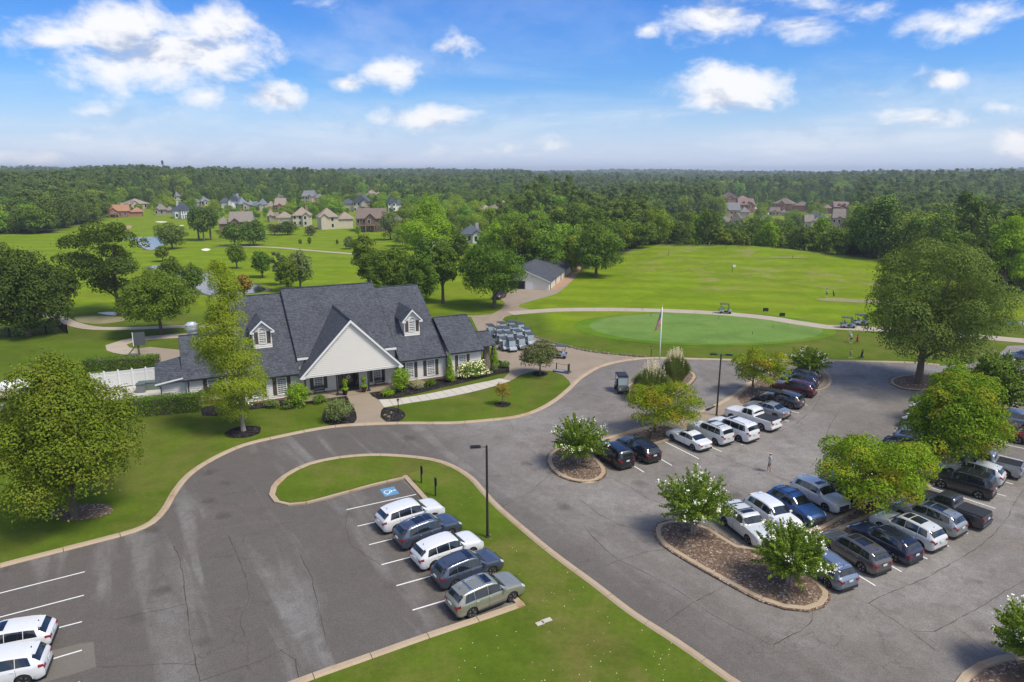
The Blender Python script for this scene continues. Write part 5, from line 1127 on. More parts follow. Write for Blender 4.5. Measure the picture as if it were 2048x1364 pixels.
# walls (the ground storey, then the gable ends)
XM0, XM1, XR1, XRR, XL0, XLL = -5.56, 6.46, 12.79, 17.57, -11.9, -17.94
wallbox('wall', XM0, XM1, 2.95, 22, 0, 4.45); laps(XM0, XM1, .05, 4.45, 2.95 - .001, CH)
wallbox('wall', XM1, XR1 - .1, 1.45, 22, 0, 3.0); laps(XM1 + .0, XR1 - .1, .3, 3.0, 1.449, CH)
wallbox('wall', XR1 - .1, XRR - .3, .7, 12, 0, 3.45); laps(XR1 - .1, XRR - .3, .3, 3.45, .699, CH)
wallbox('wall', XL0, XM0, 1.45, 22, 0, 3.0); laps(XL0, XM0, .3, 3.0, 1.449, CH)
wallbox('wall', XLL + .3, XL0, 4.3, 16.5, 0, 3.0); laps(XLL + .3, XL0, .3, 3.0, 4.299, CH)
for (x0, x1, y) in ((XM1, XR1 - .1, 1.40), (XR1 - .1, XRR - .3, .65), (XL0, XM0, 1.40), (XLL + .3, XL0, 4.25)):
    mb = MB(); mb.box(x0, x1, y - .02, y + .04, 0, .30); mb.build('brick_footing', M_BRICK, CH)
roofs = [slopes('roof', XM0, XM1, 2.49, 4.53, 12.67, 11.34), slopes('roof', XL0, XM0 + .02, .97, 3.11, 12.60, 10.78), slopes('roof', XM1 - .02, XR1, .97, 3.11, 12.62, 10.62),
         slopes('roof', XR1 - .02, XRR, .22, 3.55, 6.24, 7.11), slopes('roof', XLL, XL0 + .02, 3.89, 3.11, 10.6, 6.85)]
gutter(XL0, XM0 - .15, .97, 3.11); gutter(XM1, XR1 - .1, .97, 3.11); gutter(XR1, XRR, .22, 3.55); gutter(XLL, XL0, 3.89, 3.11)
for (x, yy, z0, z1) in ((XR1 - .2, .9, .1, 3.0), (XLL + .5, 4.2, .1, 3.0), (XL0 + .1, 1.38, .1, 3.0)):
    mb = MB(); mb.tube([(x, yy - .05, z1), (x, yy + .2 if yy < 1 else yy - .02, z1 - .35), (x, yy + .2 if yy < 1 else yy - .02, z0)], .055, 6); mb.build('downspout', M_GUTTER, CH)
# gable ends of the ridges
def gable_end(x, ye, ze, yr, zr, yb, zb0, side):
    mb = MB(); t_ = .12 * side; zbk = zr - (zr - ze) / (yr - ye) * (yb - yr)
    mb.add([(x, ye, zb0), (x, ye, ze - .2), (x, yr, zr - .22), (x, yb, zbk - .2), (x, yb, zb0), (x - t_, ye, zb0), (x - t_, ye, ze - .2), (x - t_, yr, zr - .22), (x - t_, yb, zbk - .2), (x - t_, yb, zb0)],
           [(0, 1, 2, 3, 4), (9, 8, 7, 6, 5), (0, 5, 6, 1), (1, 6, 7, 2), (2, 7, 8, 3)]); mb.build('gable_wall', M_SIDING, CH)
gable_end(XM1 - .1, 3.0, 4.8, 12.67, 11.34, 22, 4.2, 1); gable_end(XM0 + .1, 3.0, 4.8, 12.67, 11.34, 22, 4.2, -1)
gable_end(XR1 - .12, 1.5, 3.45, 12.62, 10.62, 22, 2.9, 1); gable_end(XL0 + .12, 1.5, 3.45, 12.60, 10.78, 22, 2.9, -1)
gable_end(XRR - .32, .75, 3.8, 6.24, 7.11, 12, 3.0, 1); gable_end(XLL + .32, 4.4, 3.4, 10.6, 6.85, 17, 2.9, -1)
for (x, s, y0, z0, y1, z1) in ((XR1 + .01, 1, 6.5, 6.6, 12.62, 10.62), (XM0 - .01, -1, 2.49, 4.53, 12.67, 11.34), (XM1 + .01, 1, 2.49, 4.53, 12.67, 11.34), (XRR + .01, 1, .22, 3.55, 6.24, 7.11), (XLL - .01, -1, 3.89, 3.11, 10.6, 6.85)):
    mb = MB(); d = .03 * s; mb.add([(x, y0, z0 + .02), (x, y1, z1 + .02), (x, y1, z1 - .22), (x, y0, z0 - .22), (x + d, y0, z0 + .02), (x + d, y1, z1 + .02), (x + d, y1, z1 - .22), (x + d, y0, z0 - .22)], [(0, 1, 2, 3), (4, 7, 6, 5), (0, 4, 5, 1), (3, 2, 6, 7), (0, 3, 7, 4), (1, 5, 6, 2)]); mb.build('rake_board', M_GUTTER, CH)
# small returns of the main eave either side of the front gable
for (x0, x1) in ((XM0 - .02, XM0 + 1.3), (XM1 - 1.5, XM1 + .02)):
    mb = MB(); mb.box(x0, x1, 2.36, 2.49, 4.30, 4.53); mb.build('eave_trim', M_TRIM, CH)
# front gable with its porch
GX0, GX1, GB, GZ = -5.7, 6.41, 2.89, 9.08; GC = (GX0 + GX1) / 2; gk = (GZ - GB) / (GX1 - GC)
def gable_roof_y(name, x0, x1, zb, xc, zc, y0, y1a, y1b, th, parent, m=M_ROOF):
    """pitched roof with its ridge along y, running back from y0; eave ends at y1a, ridge at y1b"""
    mb = MB()
    for s, xe in ((-1, x0), (1, x1)):
        f = [(0, 1, 2, 3), (4, 7, 6, 5), (0, 4, 5, 1), (2, 6, 7, 3), (0, 3, 7, 4), (1, 5, 6, 2)]
        if s > 0: f = [q_[::-1] for q_ in f]
        mb.add([(xe, y0, zb), (xe, y1a, zb), (xc, y1b, zc), (xc, y0, zc), (xe, y0, zb - th), (xe, y1a, zb - th), (xc, y1b, zc - th), (xc, y0, zc - th)], [q_[::-1] for q_ in f])
    o = mb.build(name, m, parent); cap = MB(); cap.cbox((xc, (y0 + y1b) / 2, zc + .02), (.26, y1b - y0, .05)); cap.build('ridge_cap', m, o); return o
gable_roof_y('porch_roof', GX0 - .1, GX1 + .1, GB + .15 - .1 * gk, GC, GZ + .15, -.28, 1.4, 9.5, .15, CH)
clip = lambda z: (GX0 + .25 + (z - GB) / gk, GX1 - .25 - (z - GB) / gk)
laps(0, 0, GB, GZ - .3, 0, CH, clip=clip); mb = MB(); mb.add([(GX0 + .25, .02, GB), (GX1 - .25, .02, GB), (GC, .02, GZ - .2), (GX0 + .25, .14, GB), (GX1 - .25, .14, GB), (GC, .14, GZ - .2)], [(0, 1, 2), (5, 4, 3), (0, 3, 4, 1)]); mb.build('gable_wall', M_SIDING, CH)
for s, xe in ((-1, GX0), (1, GX1)):
    mb = MB(); a = (xe + s * .12, GB - .17 + .1); b_ = (GC, GZ + .10)
    mb.add([(a[0], -.34, a[1]), (b_[0], -.34, b_[1]), (b_[0], -.34, b_[1] - .34), (a[0] - s * .12, -.34, a[1] - .16), (a[0], -.05, a[1]), (b_[0], -.05, b_[1]), (b_[0], -.05, b_[1] - .34), (a[0] - s * .12, -.05, a[1] - .16)], [(0, 1, 2, 3), (7, 6, 5, 4), (0, 4, 5, 1), (3, 2, 6, 7), (0, 3, 7, 4)]); mb.build('rake_board', M_TRIM, CH)
    mb = MB(); mb.box(min(xe, xe - s * .5), max(xe, xe - s * .5), -.33, .0, GB - .22, GB + .06); mb.build('eave_return', M_TRIM, CH)
mb = MB(); mb.box(GX0 + .2, GX1 - .2, -.02, .22, GB - .2, GB - .002); mb.build('porch_beam', M_TRIM, CH)
mb = MB(); mb.box(GX0 + .3, GX1 - .3, .22, 2.93, GB - .05, GB); mb.build('porch_ceiling', M_TRIM, CH)
mb = MB(); mb.box(GX0 - .1, GX1 + .2, -.45, 2.93, -.1, .12); mb.build('porch_floor', M_PLAZA, CH)
wallbox('porch_wall', GX0 + .3, GX1 - .3, 2.42, 2.9, 0, GB - .06); laps(GX0 + .3, GX1 - .3, .12, GB - .06, 2.419, CH)
for x in (-5.2, -1.55, 2.2, 6.0):
    mb = MB(); mb.tube([(x, .1, .1), (x, .1, GB - .2)], .11, 10); mb.box(x - .17, x + .17, -.07, .27, .12, .34); mb.box(x - .15, x + .15, -.05, .25, GB - .36, GB - .2); mb.build('column', M_POST, CH, smooth=False)
window(-3.30, .50, 2.18, 2.42, 1.0); window(3.87, .50, 2.1, 2.42, .95)
# doors
dr = MB(); dr.box(-1.0, 1.55, 2.30, 2.415, .12, 2.42); door = dr.build('door', M_IRON, CH)
for (a, b_) in ((-.92, -.52), (-.38, .22), (.30, .90), (1.05, 1.47)):
    g = MB(); g.box(a, b_, 2.27, 2.30, .45, 2.2); g.build('door_glass', M_DARKGLASS, door)
    mu = MB()
    for k in range(1, 5): mu.box(a, b_, 2.258, 2.27, .45 + 1.75 * k / 5 - .012, .45 + 1.75 * k / 5 + .012)
    mu.box((a + b_) / 2 - .012, (a + b_) / 2 + .012, 2.256, 2.27, .45, 2.2); mu.build('muntin', M_TRIM if False else M_IRON, door)
for x in (.20, .32):
    hb = MB(); hb.tube([(x, 2.25, 1.0), (x, 2.22, 1.05), (x, 2.22, 1.35), (x, 2.25, 1.4)], .015, 5); hb.build('handle', mat('brass' + str(x), (.5, .38, .18), .3, 1), door)
tr = MB(); tr.box(-1.1, -1.0, 2.28, 2.41, .12, 2.55); tr.box(1.55, 1.65, 2.28, 2.41, .12, 2.55); tr.box(-1.0, 1.55, 2.28, 2.41, 2.42, 2.55); tr.build('door_trim', M_TRIM, CH)
def cw(x, y, z=0.0):
    c, s = math.cos(CA), math.sin(CA); return Vector((-19.32 + x * c - y * s, 78.02 + x * s + y * c, z))
for x in (7.82, 10.62): window(x, .66, 2.64, 1.45, .98)
window(14.66, 1.0, 3.05, .70, .98)
for x in (-10.4, -7.65): window(x, .75, 2.75, 1.45, .98)
window(-14.9, .75, 2.75, 4.3, .98)
# dormers
def dormer(x, yf, zb, ze, zt, w_, yb):
    d = MB(); k = (zt - ze) / (w_ / 2)
    d.add([(x - w_ / 2, yf, zb), (x + w_ / 2, yf, zb), (x + w_ / 2, yf, ze), (x, yf, zt - .1), (x - w_ / 2, yf, ze), (x - w_ / 2, yb - .6, zb + (yb - yf) * .64), (x + w_ / 2, yb - .6, zb + (yb - yf) * .64), (x + w_ / 2, yf + (ze - zb) / .64, ze), (x, yb, zt - .1), (x - w_ / 2, yf + (ze - zb) / .64, ze)],
          [(0, 1, 2, 3, 4), (1, 7, 2), (0, 4, 9)]); dm = d.build('dormer', M_SIDING, CH)
    laps(x - w_ / 2, x + w_ / 2, zb + .05, zt - .15, yf - .001, dm, clip=lambda z: (x - min(w_ / 2, max(0.02, (zt - .12 - z) / k)), x + min(w_ / 2, max(0.02, (zt - .12 - z) / k))))
    ov = .32; r_ = MB()
    for s in (-1, 1):
        xe = x + s * (w_ / 2 + ov); z_e = ze - ov * k + .12; za = zt + .12; f = [(0, 1, 2, 3), (4, 7, 6, 5), (0, 4, 5, 1), (2, 6, 7, 3), (0, 3, 7, 4), (1, 5, 6, 2)]
        f = [q_[::-1] for q_ in f] if s < 0 else f
        r_.add([(xe, yf - .35, z_e), (xe, yf + (z_e - zb) / .64 + .5, z_e), (x, yb + .6, za), (x, yf - .35, za), (xe, yf - .35, z_e - .12), (xe, yf + (z_e - zb) / .64 + .5, z_e - .12), (x, yb + .6, za - .12), (x, yf - .35, za - .12)], f)
    r_.build('dormer_roof', M_ROOF, dm)
    t_ = MB()
    for s in (-1, 1):
        xe = x + s * (w_ / 2 + ov); z_e = ze - ov * k + .10; za = zt + .10
        t_.add([(xe, yf - .39, z_e), (x, yf - .39, za), (x, yf - .39, za - .24), (xe, yf - .39, z_e - .20), (xe, yf - .30, z_e), (x, yf - .30, za), (x, yf - .30, za - .24), (xe, yf - .30, z_e - .2)], [(0, 1, 2, 3), (7, 6, 5, 4), (3, 2, 6, 7), (0, 4, 5, 1)])
        t_.box(min(xe, xe - s * .45), max(xe, xe - s * .45), yf - .388, yf - .02, z_e - .24, z_e - .06)
    t_.build('dormer_trim', M_TRIM, dm)
    window(x, zb + .62, ze - .35, yf, .78, True, dm, 4, 3, arch=True)
dormer(-9.0, 4.86, 5.62, 7.95, 8.95, 2.1, 9.9); dormer(9.24, 4.43, 5.33, 7.65, 8.75, 2.05, 9.9)
# lean-to at the far left, stone pillar and little porch roof at the far right
wallbox('lean_to_wall', -20.3, -17.7, 4.6, 8.5, 0, 2.55); laps(-20.3, -17.7, .1, 2.75, 4.599, CH)
mb = MB(); mb.add([(-20.75, 4.0, 2.95), (-17.9, 4.0, 3.40), (-17.9, 8.0, 4.95), (-20.75, 8.0, 4.35), (-20.75, 4.0, 2.83), (-17.9, 4.0, 3.28), (-17.9, 8.0, 4.83), (-20.75, 8.0, 4.23)], [(0, 1, 2, 3), (4, 7, 6, 5), (0, 4, 5, 1), (2, 6, 7, 3), (0, 3, 7, 4), (1, 5, 6, 2)]); mb.build('lean_to_roof', M_ROOF, CH)
mb = MB(); mb.add([(-20.78, 3.95, 2.97), (-17.9, 3.95, 3.42), (-17.9, 3.95, 3.25), (-20.78, 3.95, 2.8), (-20.78, 3.99, 2.97), (-17.9, 3.99, 3.42), (-17.9, 3.99, 3.25), (-20.78, 3.99, 2.8)], [(0, 3, 2, 1), (4, 5, 6, 7), (0, 1, 5, 4), (3, 7, 6, 2)]); mb.build('rake_board', M_TRIM, CH)
mb = MB(); mb.tube([(-20.7, 4.0, 2.85), (-20.25, 4.5, 2.5), (-20.25, 4.5, .1)], .05, 6); mb.build('downspout', M_GUTTER, CH)
slopes('porch_roof', XRR - .3, 19.75, 1.2, 3.75, 3.6, 5.15, yb=6.0, th=.14)
mb = MB(); zc_ = [(0.1, .62), (1.2, .55), (2.4, .46), (3.6, .40)]; mb.lathe([(r, z) for z, r in zc_], 10, (18.75, 2.3, 0)); mb.build('stone_pillar', M_STONE, CH)
mb = MB(); mb.box(19.3, 19.45, 5.4, 5.55, 0, 3.8); mb.box(19.3, 19.45, 1.6, 1.75, 2.2, 3.6); mb.build('porch_post', M_POST, CH)
mb = MB(); mb.lathe([(.0, 6.55), (.55, 6.55), (.55, 7.25), (.75, 7.3), (.75, 7.9), (.6, 7.95), (.45, 8.15), (.0, 8.2)][1:-1], 16, (-16.4, 11.6, 0)); mb.build('roof_vent', mat('galvanised', (.62, .64, .66), .35, .5), CH, smooth=True, sharp=40)
mb = MB(); mb.box(-11.2, -10.2, 14.2, 15.2, 6.6, 9.6); mb.build('chimney', M_SIDING, CH)

# things on and around the porch
def bench(x, y, label):
    p = cw(x, y, .12); r_ = thing('bench', label, 'bench', p, CA, 'black iron benches on the porch'); 
    s = MB()
    for k in range(5): s.box(-.6, .6, -.2 + k * .09, -.14 + k * .09, .42, .45)
    s.build('seat', M_IRON, r_); b_ = MB()
    for k in range(3): b_.box(-.6, .6, .27, .29, .52 + k * .14, .60 + k * .14)
    b_.build('backrest', M_IRON, r_)
    for sx in (-.56, .56):
        l = MB(); l.tube([(sx, -.2, 0), (sx, -.2, .62), (sx, .26, .62)], .02, 5); l.tube([(sx, .26, 0), (sx, .28, .92)], .02, 5); l.build('leg', M_IRON, r_)
bench(-3.35, 1.75, 'black iron bench on the porch left of the door'); bench(4.0, 1.75, 'black iron bench on the porch right of the door')
def planter(x, y, label, seed):
    p = cw(x, y, .12); r_ = thing('planter', label, 'potted plant', p, 0, 'potted plants either side of the entry'); mb = MB(); mb.lathe([(.2, 0), (.28, .2), (.36, .5), (.38, .56), (.32, .56), (.3, .5)], 14); mb.build('pot', mat('oxblood_glaze' + str(seed), (.045, .018, .022), .25), r_, smooth=True, sharp=50)
    rg = np.random.default_rng(seed); V, F = cloud(rg, [(0, 0, .75, .42, .42, .22), (0, 0, 1.25, .25, .25, .35), (.05, 0, 1.65, .32, .32, .28)], 420, .16); link('foliage', np_mesh('foliage', V, F, LEAF['lime']), r_)
planter(-.75, -.2, 'tall potted plant left of the entry walk on the porch edge', 71); planter(1.55, -.1, 'tall potted plant right of the entry walk on the porch edge', 72)
mb = MB(); mb.box(-1.1, 1.1, -.55, .55, 0, .02); tag(mb.build('doormat', mat('rubber_mat', (.02, .02, .022), .9, var=.4, scale=20), None, loc=cw(.3, 1.55, .123), rz=CA), 'black doormat in front of the clubhouse doors', 'doormat')
mb = MB(); mb.tube([(0.17 * math.cos(a), 0, .17 * math.sin(a)) for a in [k * math.pi / 8 for k in range(17)]], .055, 6); tag(mb.build('wreath', M_CREAM, None, loc=cw(.26, 2.22, 1.55), rz=CA), 'pale wreath hanging on the black clubhouse doors', 'wreath')
wl = thing('wall_lantern', 'black wall lantern right of the clubhouse doors', 'lantern', cw(1.95, 2.38, 1.95), CA); mb = MB(); mb.box(-.09, .09, -.2, -.02, 0, .04); mb.box(-.11, .11, -.22, 0, .3, .36); mb.box(-.02, .02, -.02, .03, .1, .4); mb.build('bracket', M_IRON, wl); mb = MB(); mb.box(-.07, .07, -.18, -.04, .04, .3); mb.build('lamp_glass', mat('warm_glass', (.75, .6, .35), .2), wl)

# ------------------------------------------------------------------ cart barn
c1 = Vector((8.34, 152.15, 0)); c2 = Vector((15.63, 181.4, 0)); bd = (c2 - c1).normalized(); BL_ = (c2 - c1).length; BW = 13.5
BN = thing('cart_barn', 'low white cart barn with a dark hip-free gable roof at the end of the drive', 'barn', c1, math.atan2(bd.y, bd.x) - math.pi / 2)
BN['label'] = 'low white cart barn with a dark gabled roof at the end of the drive'
mb = MB(); mb.box(-BW, 0, 0, BL_, 0, 2.0); mb.build('wall', M_SIDING, BN)
mb = MB()
for y in (0.0, BL_): mb.add([(-BW, y, 2.0), (0, y, 2.0), (-BW / 2, y, 4.7)], [(0, 1, 2)] if y == 0 else [(0, 2, 1)])
mb.build('gable_wall', M_SIDING, BN)
gable_roof_y('roof', -BW - .4, .4, 1.95, -BW / 2, 4.85, -.4, BL_ + .4, BL_ + .4, .14, BN)
mb = MB(); mb.add([(.42, -.43, 1.96), (-BW / 2, -.43, 4.87), (-BW / 2, -.43, 4.67), (.42, -.43, 1.76), (-BW - .42, -.43, 1.96), (-BW - .42, -.43, 1.76)], [(0, 1, 2, 3), (1, 4, 5, 2)]); mb.build('rake_board', M_TRIM, BN)
mb = MB(); mb.box(-9.2, -5.6, -.03, .02, 0, 1.9); mb.build('dark_opening_panel', mat('painted_dark_interior', (.01, .01, .012), .9), BN)  # near-black panel on the solid wall paints the shade inside the open doorway
mb = MB(); mb.box(-5.4, -3.7, -.07, -.01, 0, 1.75); mb.build('door', M_TRIM, BN)
for k in range(4):
    mb = MB(); y0 = 2.0 + k * 6.9; mb.box(.01, .06, y0, y0 + 5.2, 0, 1.7); mb.build('garage_door', mat('barn_door' + str(k), (.60, .56, .47), .6), BN)
    mb = MB(); mb.box(.0, .12, y0 - .9, y0 - .75, 0, 1.85); mb.build('downspout', M_GUTTER, BN)

# ------------------------------------------------------------------ houses
ROOFC = {'tan': (.30, .245, .19), 'rust': (.36, .19, .105), 'slate': (.085, .10, .125), 'grey': (.20, .205, .215), 'brown': (.19, .145, .12), 'rose': (.23, .155, .135), 'bluegrey': (.18, .21, .245), 'drift': (.235, .205, .18)}
WALLC = {'white': (.72, .72, .70), 'cream': (.55, .49, .38), 'brick': (.33, .17, .12), 'stone': (.32, .28, .23), 'tan': (.46, .38, .29), 'grey': (.42, .42, .42), 'timber': (.20, .13, .085)}
ROOFM = {k: mfun(f_shingle(tuple(x * .85 for x in v), v, 1.6), 'roof_' + k) for k, v in ROOFC.items()}
WALLM = {k: mat('wall_' + k, v, .85, var=.15, scale=.8) for k, v in WALLC.items()}
def hip(mb, x0, x1, y0, y1, z, h, inset=None, th=.2):
    w_, d = x1 - x0, y1 - y0; i = min(w_, d) / 2 if inset is None else inset
    if w_ >= d: r0, r1 = (x0 + i, (y0 + y1) / 2), (x1 - i, (y0 + y1) / 2)
    else: r0, r1 = ((x0 + x1) / 2, y0 + i), ((x0 + x1) / 2, y1 - i)
    vs = [(x0, y0, z), (x1, y0, z), (x1, y1, z), (x0, y1, z), (*r0, z + h), (*r1, z + h), (x0, y0, z - th), (x1, y0, z - th), (x1, y1, z - th), (x0, y1, z - th)]
    fs = ([(0, 1, 5, 4), (1, 2, 5), (2, 3, 4, 5), (3, 0, 4)] if w_ >= d else [(0, 1, 4), (1, 2, 5, 4), (2, 3, 5), (3, 0, 4, 5)]) + [(0, 6, 7, 1), (1, 7, 8, 2), (2, 8, 9, 3), (3, 9, 6, 0), (9, 8, 7, 6)]
    mb.add(vs, fs)
def house(label, u0, u1, vt, vb, roof, wall, style='hip', rot=0.0, seed=0, st=None, cat='house', name='house'):
    rg = random.Random(seed); p = GH((u0 + u1) / 2, vb); h = 2.0
    while to_px(p.x, p.y + 5, p.z + h)[1] > vt and h < 22: h += .1
    h = max(h * 1.08, 5.8); dep = p.y * math.cos(PITCH) + CAMH * math.sin(PITCH); W_ = (u1 - u0) * dep / FPX * 1.06; D_ = min(W_ * .62, 16)
    ze = h * (.50 if h < 9 else .58); st = st or (2 if ze > 4.6 else 1); hr = h - ze; ra = R(rot) - math.atan2(p.x, p.y)
    o = thing(name, label, cat, p, ra); wm, rm = WALLM[wall], ROOFM[roof]; x0, x1 = -W_ / 2, W_ / 2; split = rg.choice((.58, .64, .7)); fl = -1 if 'mansion with' in label else rg.choice((-1, 1))
    ma, mb_ = (x0, x0 + W_ * split) if fl < 0 else (x1 - W_ * split, x1); wa, wb = (mb_, x1) if fl < 0 else (x0, ma)
    mb = MB(); mb.box(ma + .5, mb_ - .5, .5, D_ - .5, -1.5, ze); mb.box(wa - (.5 if fl < 0 else -.5), wb - (.5 if fl < 0 else -.5), 2.2, D_ - 1.5, -1.5, ze * .8); 
    gw = (mb_ - ma) * .34; gx = ma + (mb_ - ma) * rg.choice((.28, .5, .72)); mb.box(gx - gw / 2, gx + gw / 2, -1.4, 1.0, -1.5, ze * .96); mb.build('wall', wm, o)
    r1 = MB(); hip(r1, ma, mb_, 0, D_, ze, hr, None if style == 'hip' else .6); main = r1.build('roof', rm, o)
    r2 = MB(); hip(r2, wa - .6, wb + .6 if fl < 0 else wb + .6, 1.7, D_ - 1.0, ze * .8, hr * .72); r2.build('roof', rm, o)
    zg = ze * .96; hg = min(hr * .72, gw * .55); r3 = MB()
    for s in (-1, 1):
        xe = gx + s * (gw / 2 + .4); f = [(0, 1, 2, 3), (4, 7, 6, 5), (0, 4, 5, 1), (0, 3, 7, 4)]; f = f if s > 0 else [q_[::-1] for q_ in f]
        r3.add([(xe, -1.8, zg), (xe, 3, zg), (gx, D_ * .45, zg + hg), (gx, -1.8, zg + hg), (xe, -1.8, zg - .2), (xe, 3, zg - .2), (gx, D_ * .45, zg + hg - .2), (gx, -1.8, zg + hg - .2)], f)
    r3.build('roof', rm, o)
    g = MB(); g.add([(gx - gw / 2, -1.405, zg - .05), (gx + gw / 2, -1.405, zg - .05), (gx, -1.405, zg + hg - .25)], [(0, 1, 2)]); g.build('gable_wall', wm, o)
    for fz in range(st):
        zb = .9 + fz * (ze / st); hh = min(1.7, ze / st * .55); xs = ma + 1.4
        while xs < mb_ - 1.4:
            y = -1.43 if abs(xs - gx) < gw / 2 - .6 else (.47 if abs(xs - gx) > gw / 2 + .5 else None)
            if y is not None:
                wn = MB(); wn.box(xs - .62, xs + .62, y, y + .02, zb - .1, zb + hh + .1); wo2 = wn.build('window', M_TRIM, o); pn = MB(); pn.box(xs - .52, xs + .52, y - .02, y - .002, zb, zb + hh); pn.build('pane', M_DARKGLASS, wo2)
            xs += 2.5
    if rg.random() < .75:
        ch = MB(); cx_ = ma + (mb_ - ma) * rg.uniform(.2, .8); ch.box(cx_ - .6, cx_ + .6, D_ * .5, D_ * .5 + 1.0, ze, h + .6); ch.build('chimney', WALLM['brick' if wall != 'white' else 'grey'], main)
    if style == 'dormers':
        for xx in (ma + (mb_ - ma) * .35, ma + (mb_ - ma) * .66):
            dm = MB(); dm.box(xx - .8, xx + .8, 1.2, 4.4, ze + .3, ze + 2.1); dm.build('dormer', wm, o); rr = MB(); hip(rr, xx - 1.1, xx + 1.1, .9, 4.8, ze + 2.1, 1.0, .3); rr.build('roof', rm, o)
    if style == 'portico':
        pt = MB(); hip(pt, gx - gw / 2 - .5, gx + gw / 2 + .5, -4.2, 1, ze, 2.2, 0.3); pt.build('roof', rm, o)
        for k in range(4): c_ = MB(); xx = gx - gw / 2 + gw * k / 3; c_.tube([(xx, -3.8, -1), (xx, -3.8, ze - .1)], .3, 8); c_.build('column', M_TRIM, o)
        dk = MB(); dk.box(gx - gw / 2 - .4, gx + gw / 2 + .4, -4, -1.42, ze * .5, ze * .5 + .3); dk.build('balcony', M_TRIM, o)
    if style == 'deck':
        dk = MB(); dk.box(ma + 1, mb_ - 1, -3.6, -1.5, ze * .48, ze * .48 + .3)
        for k in range(12): xx = ma + 1 + (mb_ - ma - 2) * k / 11; dk.box(xx - .06, xx + .06, -3.58, -3.48, ze * .48, ze * .48 + 1.3)
        dk.box(ma + 1, mb_ - 1, -3.6, -3.5, ze * .48 + 1.25, ze * .48 + 1.35)
        for k in range(4): xx = ma + 1.2 + (mb_ - ma - 2.4) * k / 3; dk.box(xx - .25, xx + .25, -3.6, -3.1, -1.5, ze * .48)
        dk.build('deck', WALLM['timber'], o)
    return o
for i, hh in enumerate(HOUSES): house(*hh, seed=40 + i, rot=random.uniform(-22, 22))
# streets and drives between the houses
for pts, wd in (([(1500, 455), (1530, 428), (1545, 412), (1560, 405)], 7), ([(1690, 475), (1668, 462), (1690, 445), (1722, 430), (1750, 422)], 6), ([(1620, 470), (1660, 465), (1700, 452)], 4), ([(1505, 418), (1530, 415), (1555, 418)], 9), ([(1655, 452), (1690, 440), (1725, 425)], 8), ([(985, 440), (1010, 437), (1045, 430)], 5)):
    ribbon('street', [GH(u, v) for u, v in pts], wd, .15, M_WALK, step=4)
# cell tower on the horizon
ct = thing('cell_tower', 'tall thin mast on the wooded skyline at the left', 'tower', GD(347, 1450, 12)); h = 1
while to_px(ct.location.x, ct.location.y, 12 + h)[1] > 322: h += .5
mb = MB(); mb.tube([(0, 0, 0), (0, 0, h)], [1.0, .5], 6); mb.build('mast', M_IRON, ct)
for k in range(4): mb = MB(); zz_ = h * (.80 + .055 * k); mb.lathe([(1.6, zz_), (2.6, zz_ + 1.2), (1.6, zz_ + 2.2)], 8); mb.build('antenna', M_IRON, ct)
# ------------------------------------------------------------------ cars
def f_car(col, metal):
    def f(t, b):
        g = t.node('ShaderNodeTexCoord').outputs['Object']; n = t.noise(g, 2.2, 5, .65)
        c = t.mix(t.sstep(n, .5, .8, 0, .18), col, tuple(x * .7 + .03 for x in col)); t.l.new(c, b.inputs['Base Color'])
        b.inputs['Metallic'].default_value = metal; t.l.new(t.sstep(n, .3, .8, .26, .42), b.inputs['Roughness']); b.inputs['Coat Weight'].default_value = .8; b.inputs['Coat Roughness'].default_value = .06
    return f
PAINT = {k: mfun(f_car(c, m), 'paint_' + k) for k, (c, m) in dict(white=((.66, .67, .68), 0), pearl=((.58, .60, .60), .1), silver=((.34, .36, .37), .6), champagne=((.33, .33, .27), .5), slate=((.085, .105, .145), .5), steelblue=((.20, .25, .33), .5),
         grey=((.085, .092, .105), .5), black=((.010, .011, .014), .1), navy=((.012, .018, .050), .3), blue=((.030, .085, .24), .4), maroon=((.075, .012, .020), .3), brown=((.125, .118, .115), .55), red=((.25, .012, .02), .2), gunmetal=((.055, .055, .065), .5), camo=((.06, .065, .045), 0)).items()}
M_CGLASS = mat('car_glass', (.012, .016, .020), .04, spec=1.0)
M_PANO = mat('sunroof_glass', (.010, .013, .022), .05, spec=.9)
M_PLASTIC = mat('black_plastic', (.020, .020, .022), .6); M_TYRE = mat('tyre_rubber', (.014, .014, .015), .85); M_RIM = mat('alloy_rim', (.42, .43, .45), .3, .85); M_DRIM = mat('dark_rim', (.05, .05, .055), .35, .7)
M_CHROME = mat('chrome', (.65, .66, .68), .15, 1.0); M_TAIL = mat('tail_lamp', (.22, .008, .012), .15, spec=.8); M_HEAD = mat('head_lamp', (.50, .52, .55), .12, spec=.9); M_PLATE = mat('licence_plate', (.62, .66, .62), .5); M_UNDER = mat('underbody', (.008, .008, .009), .9)
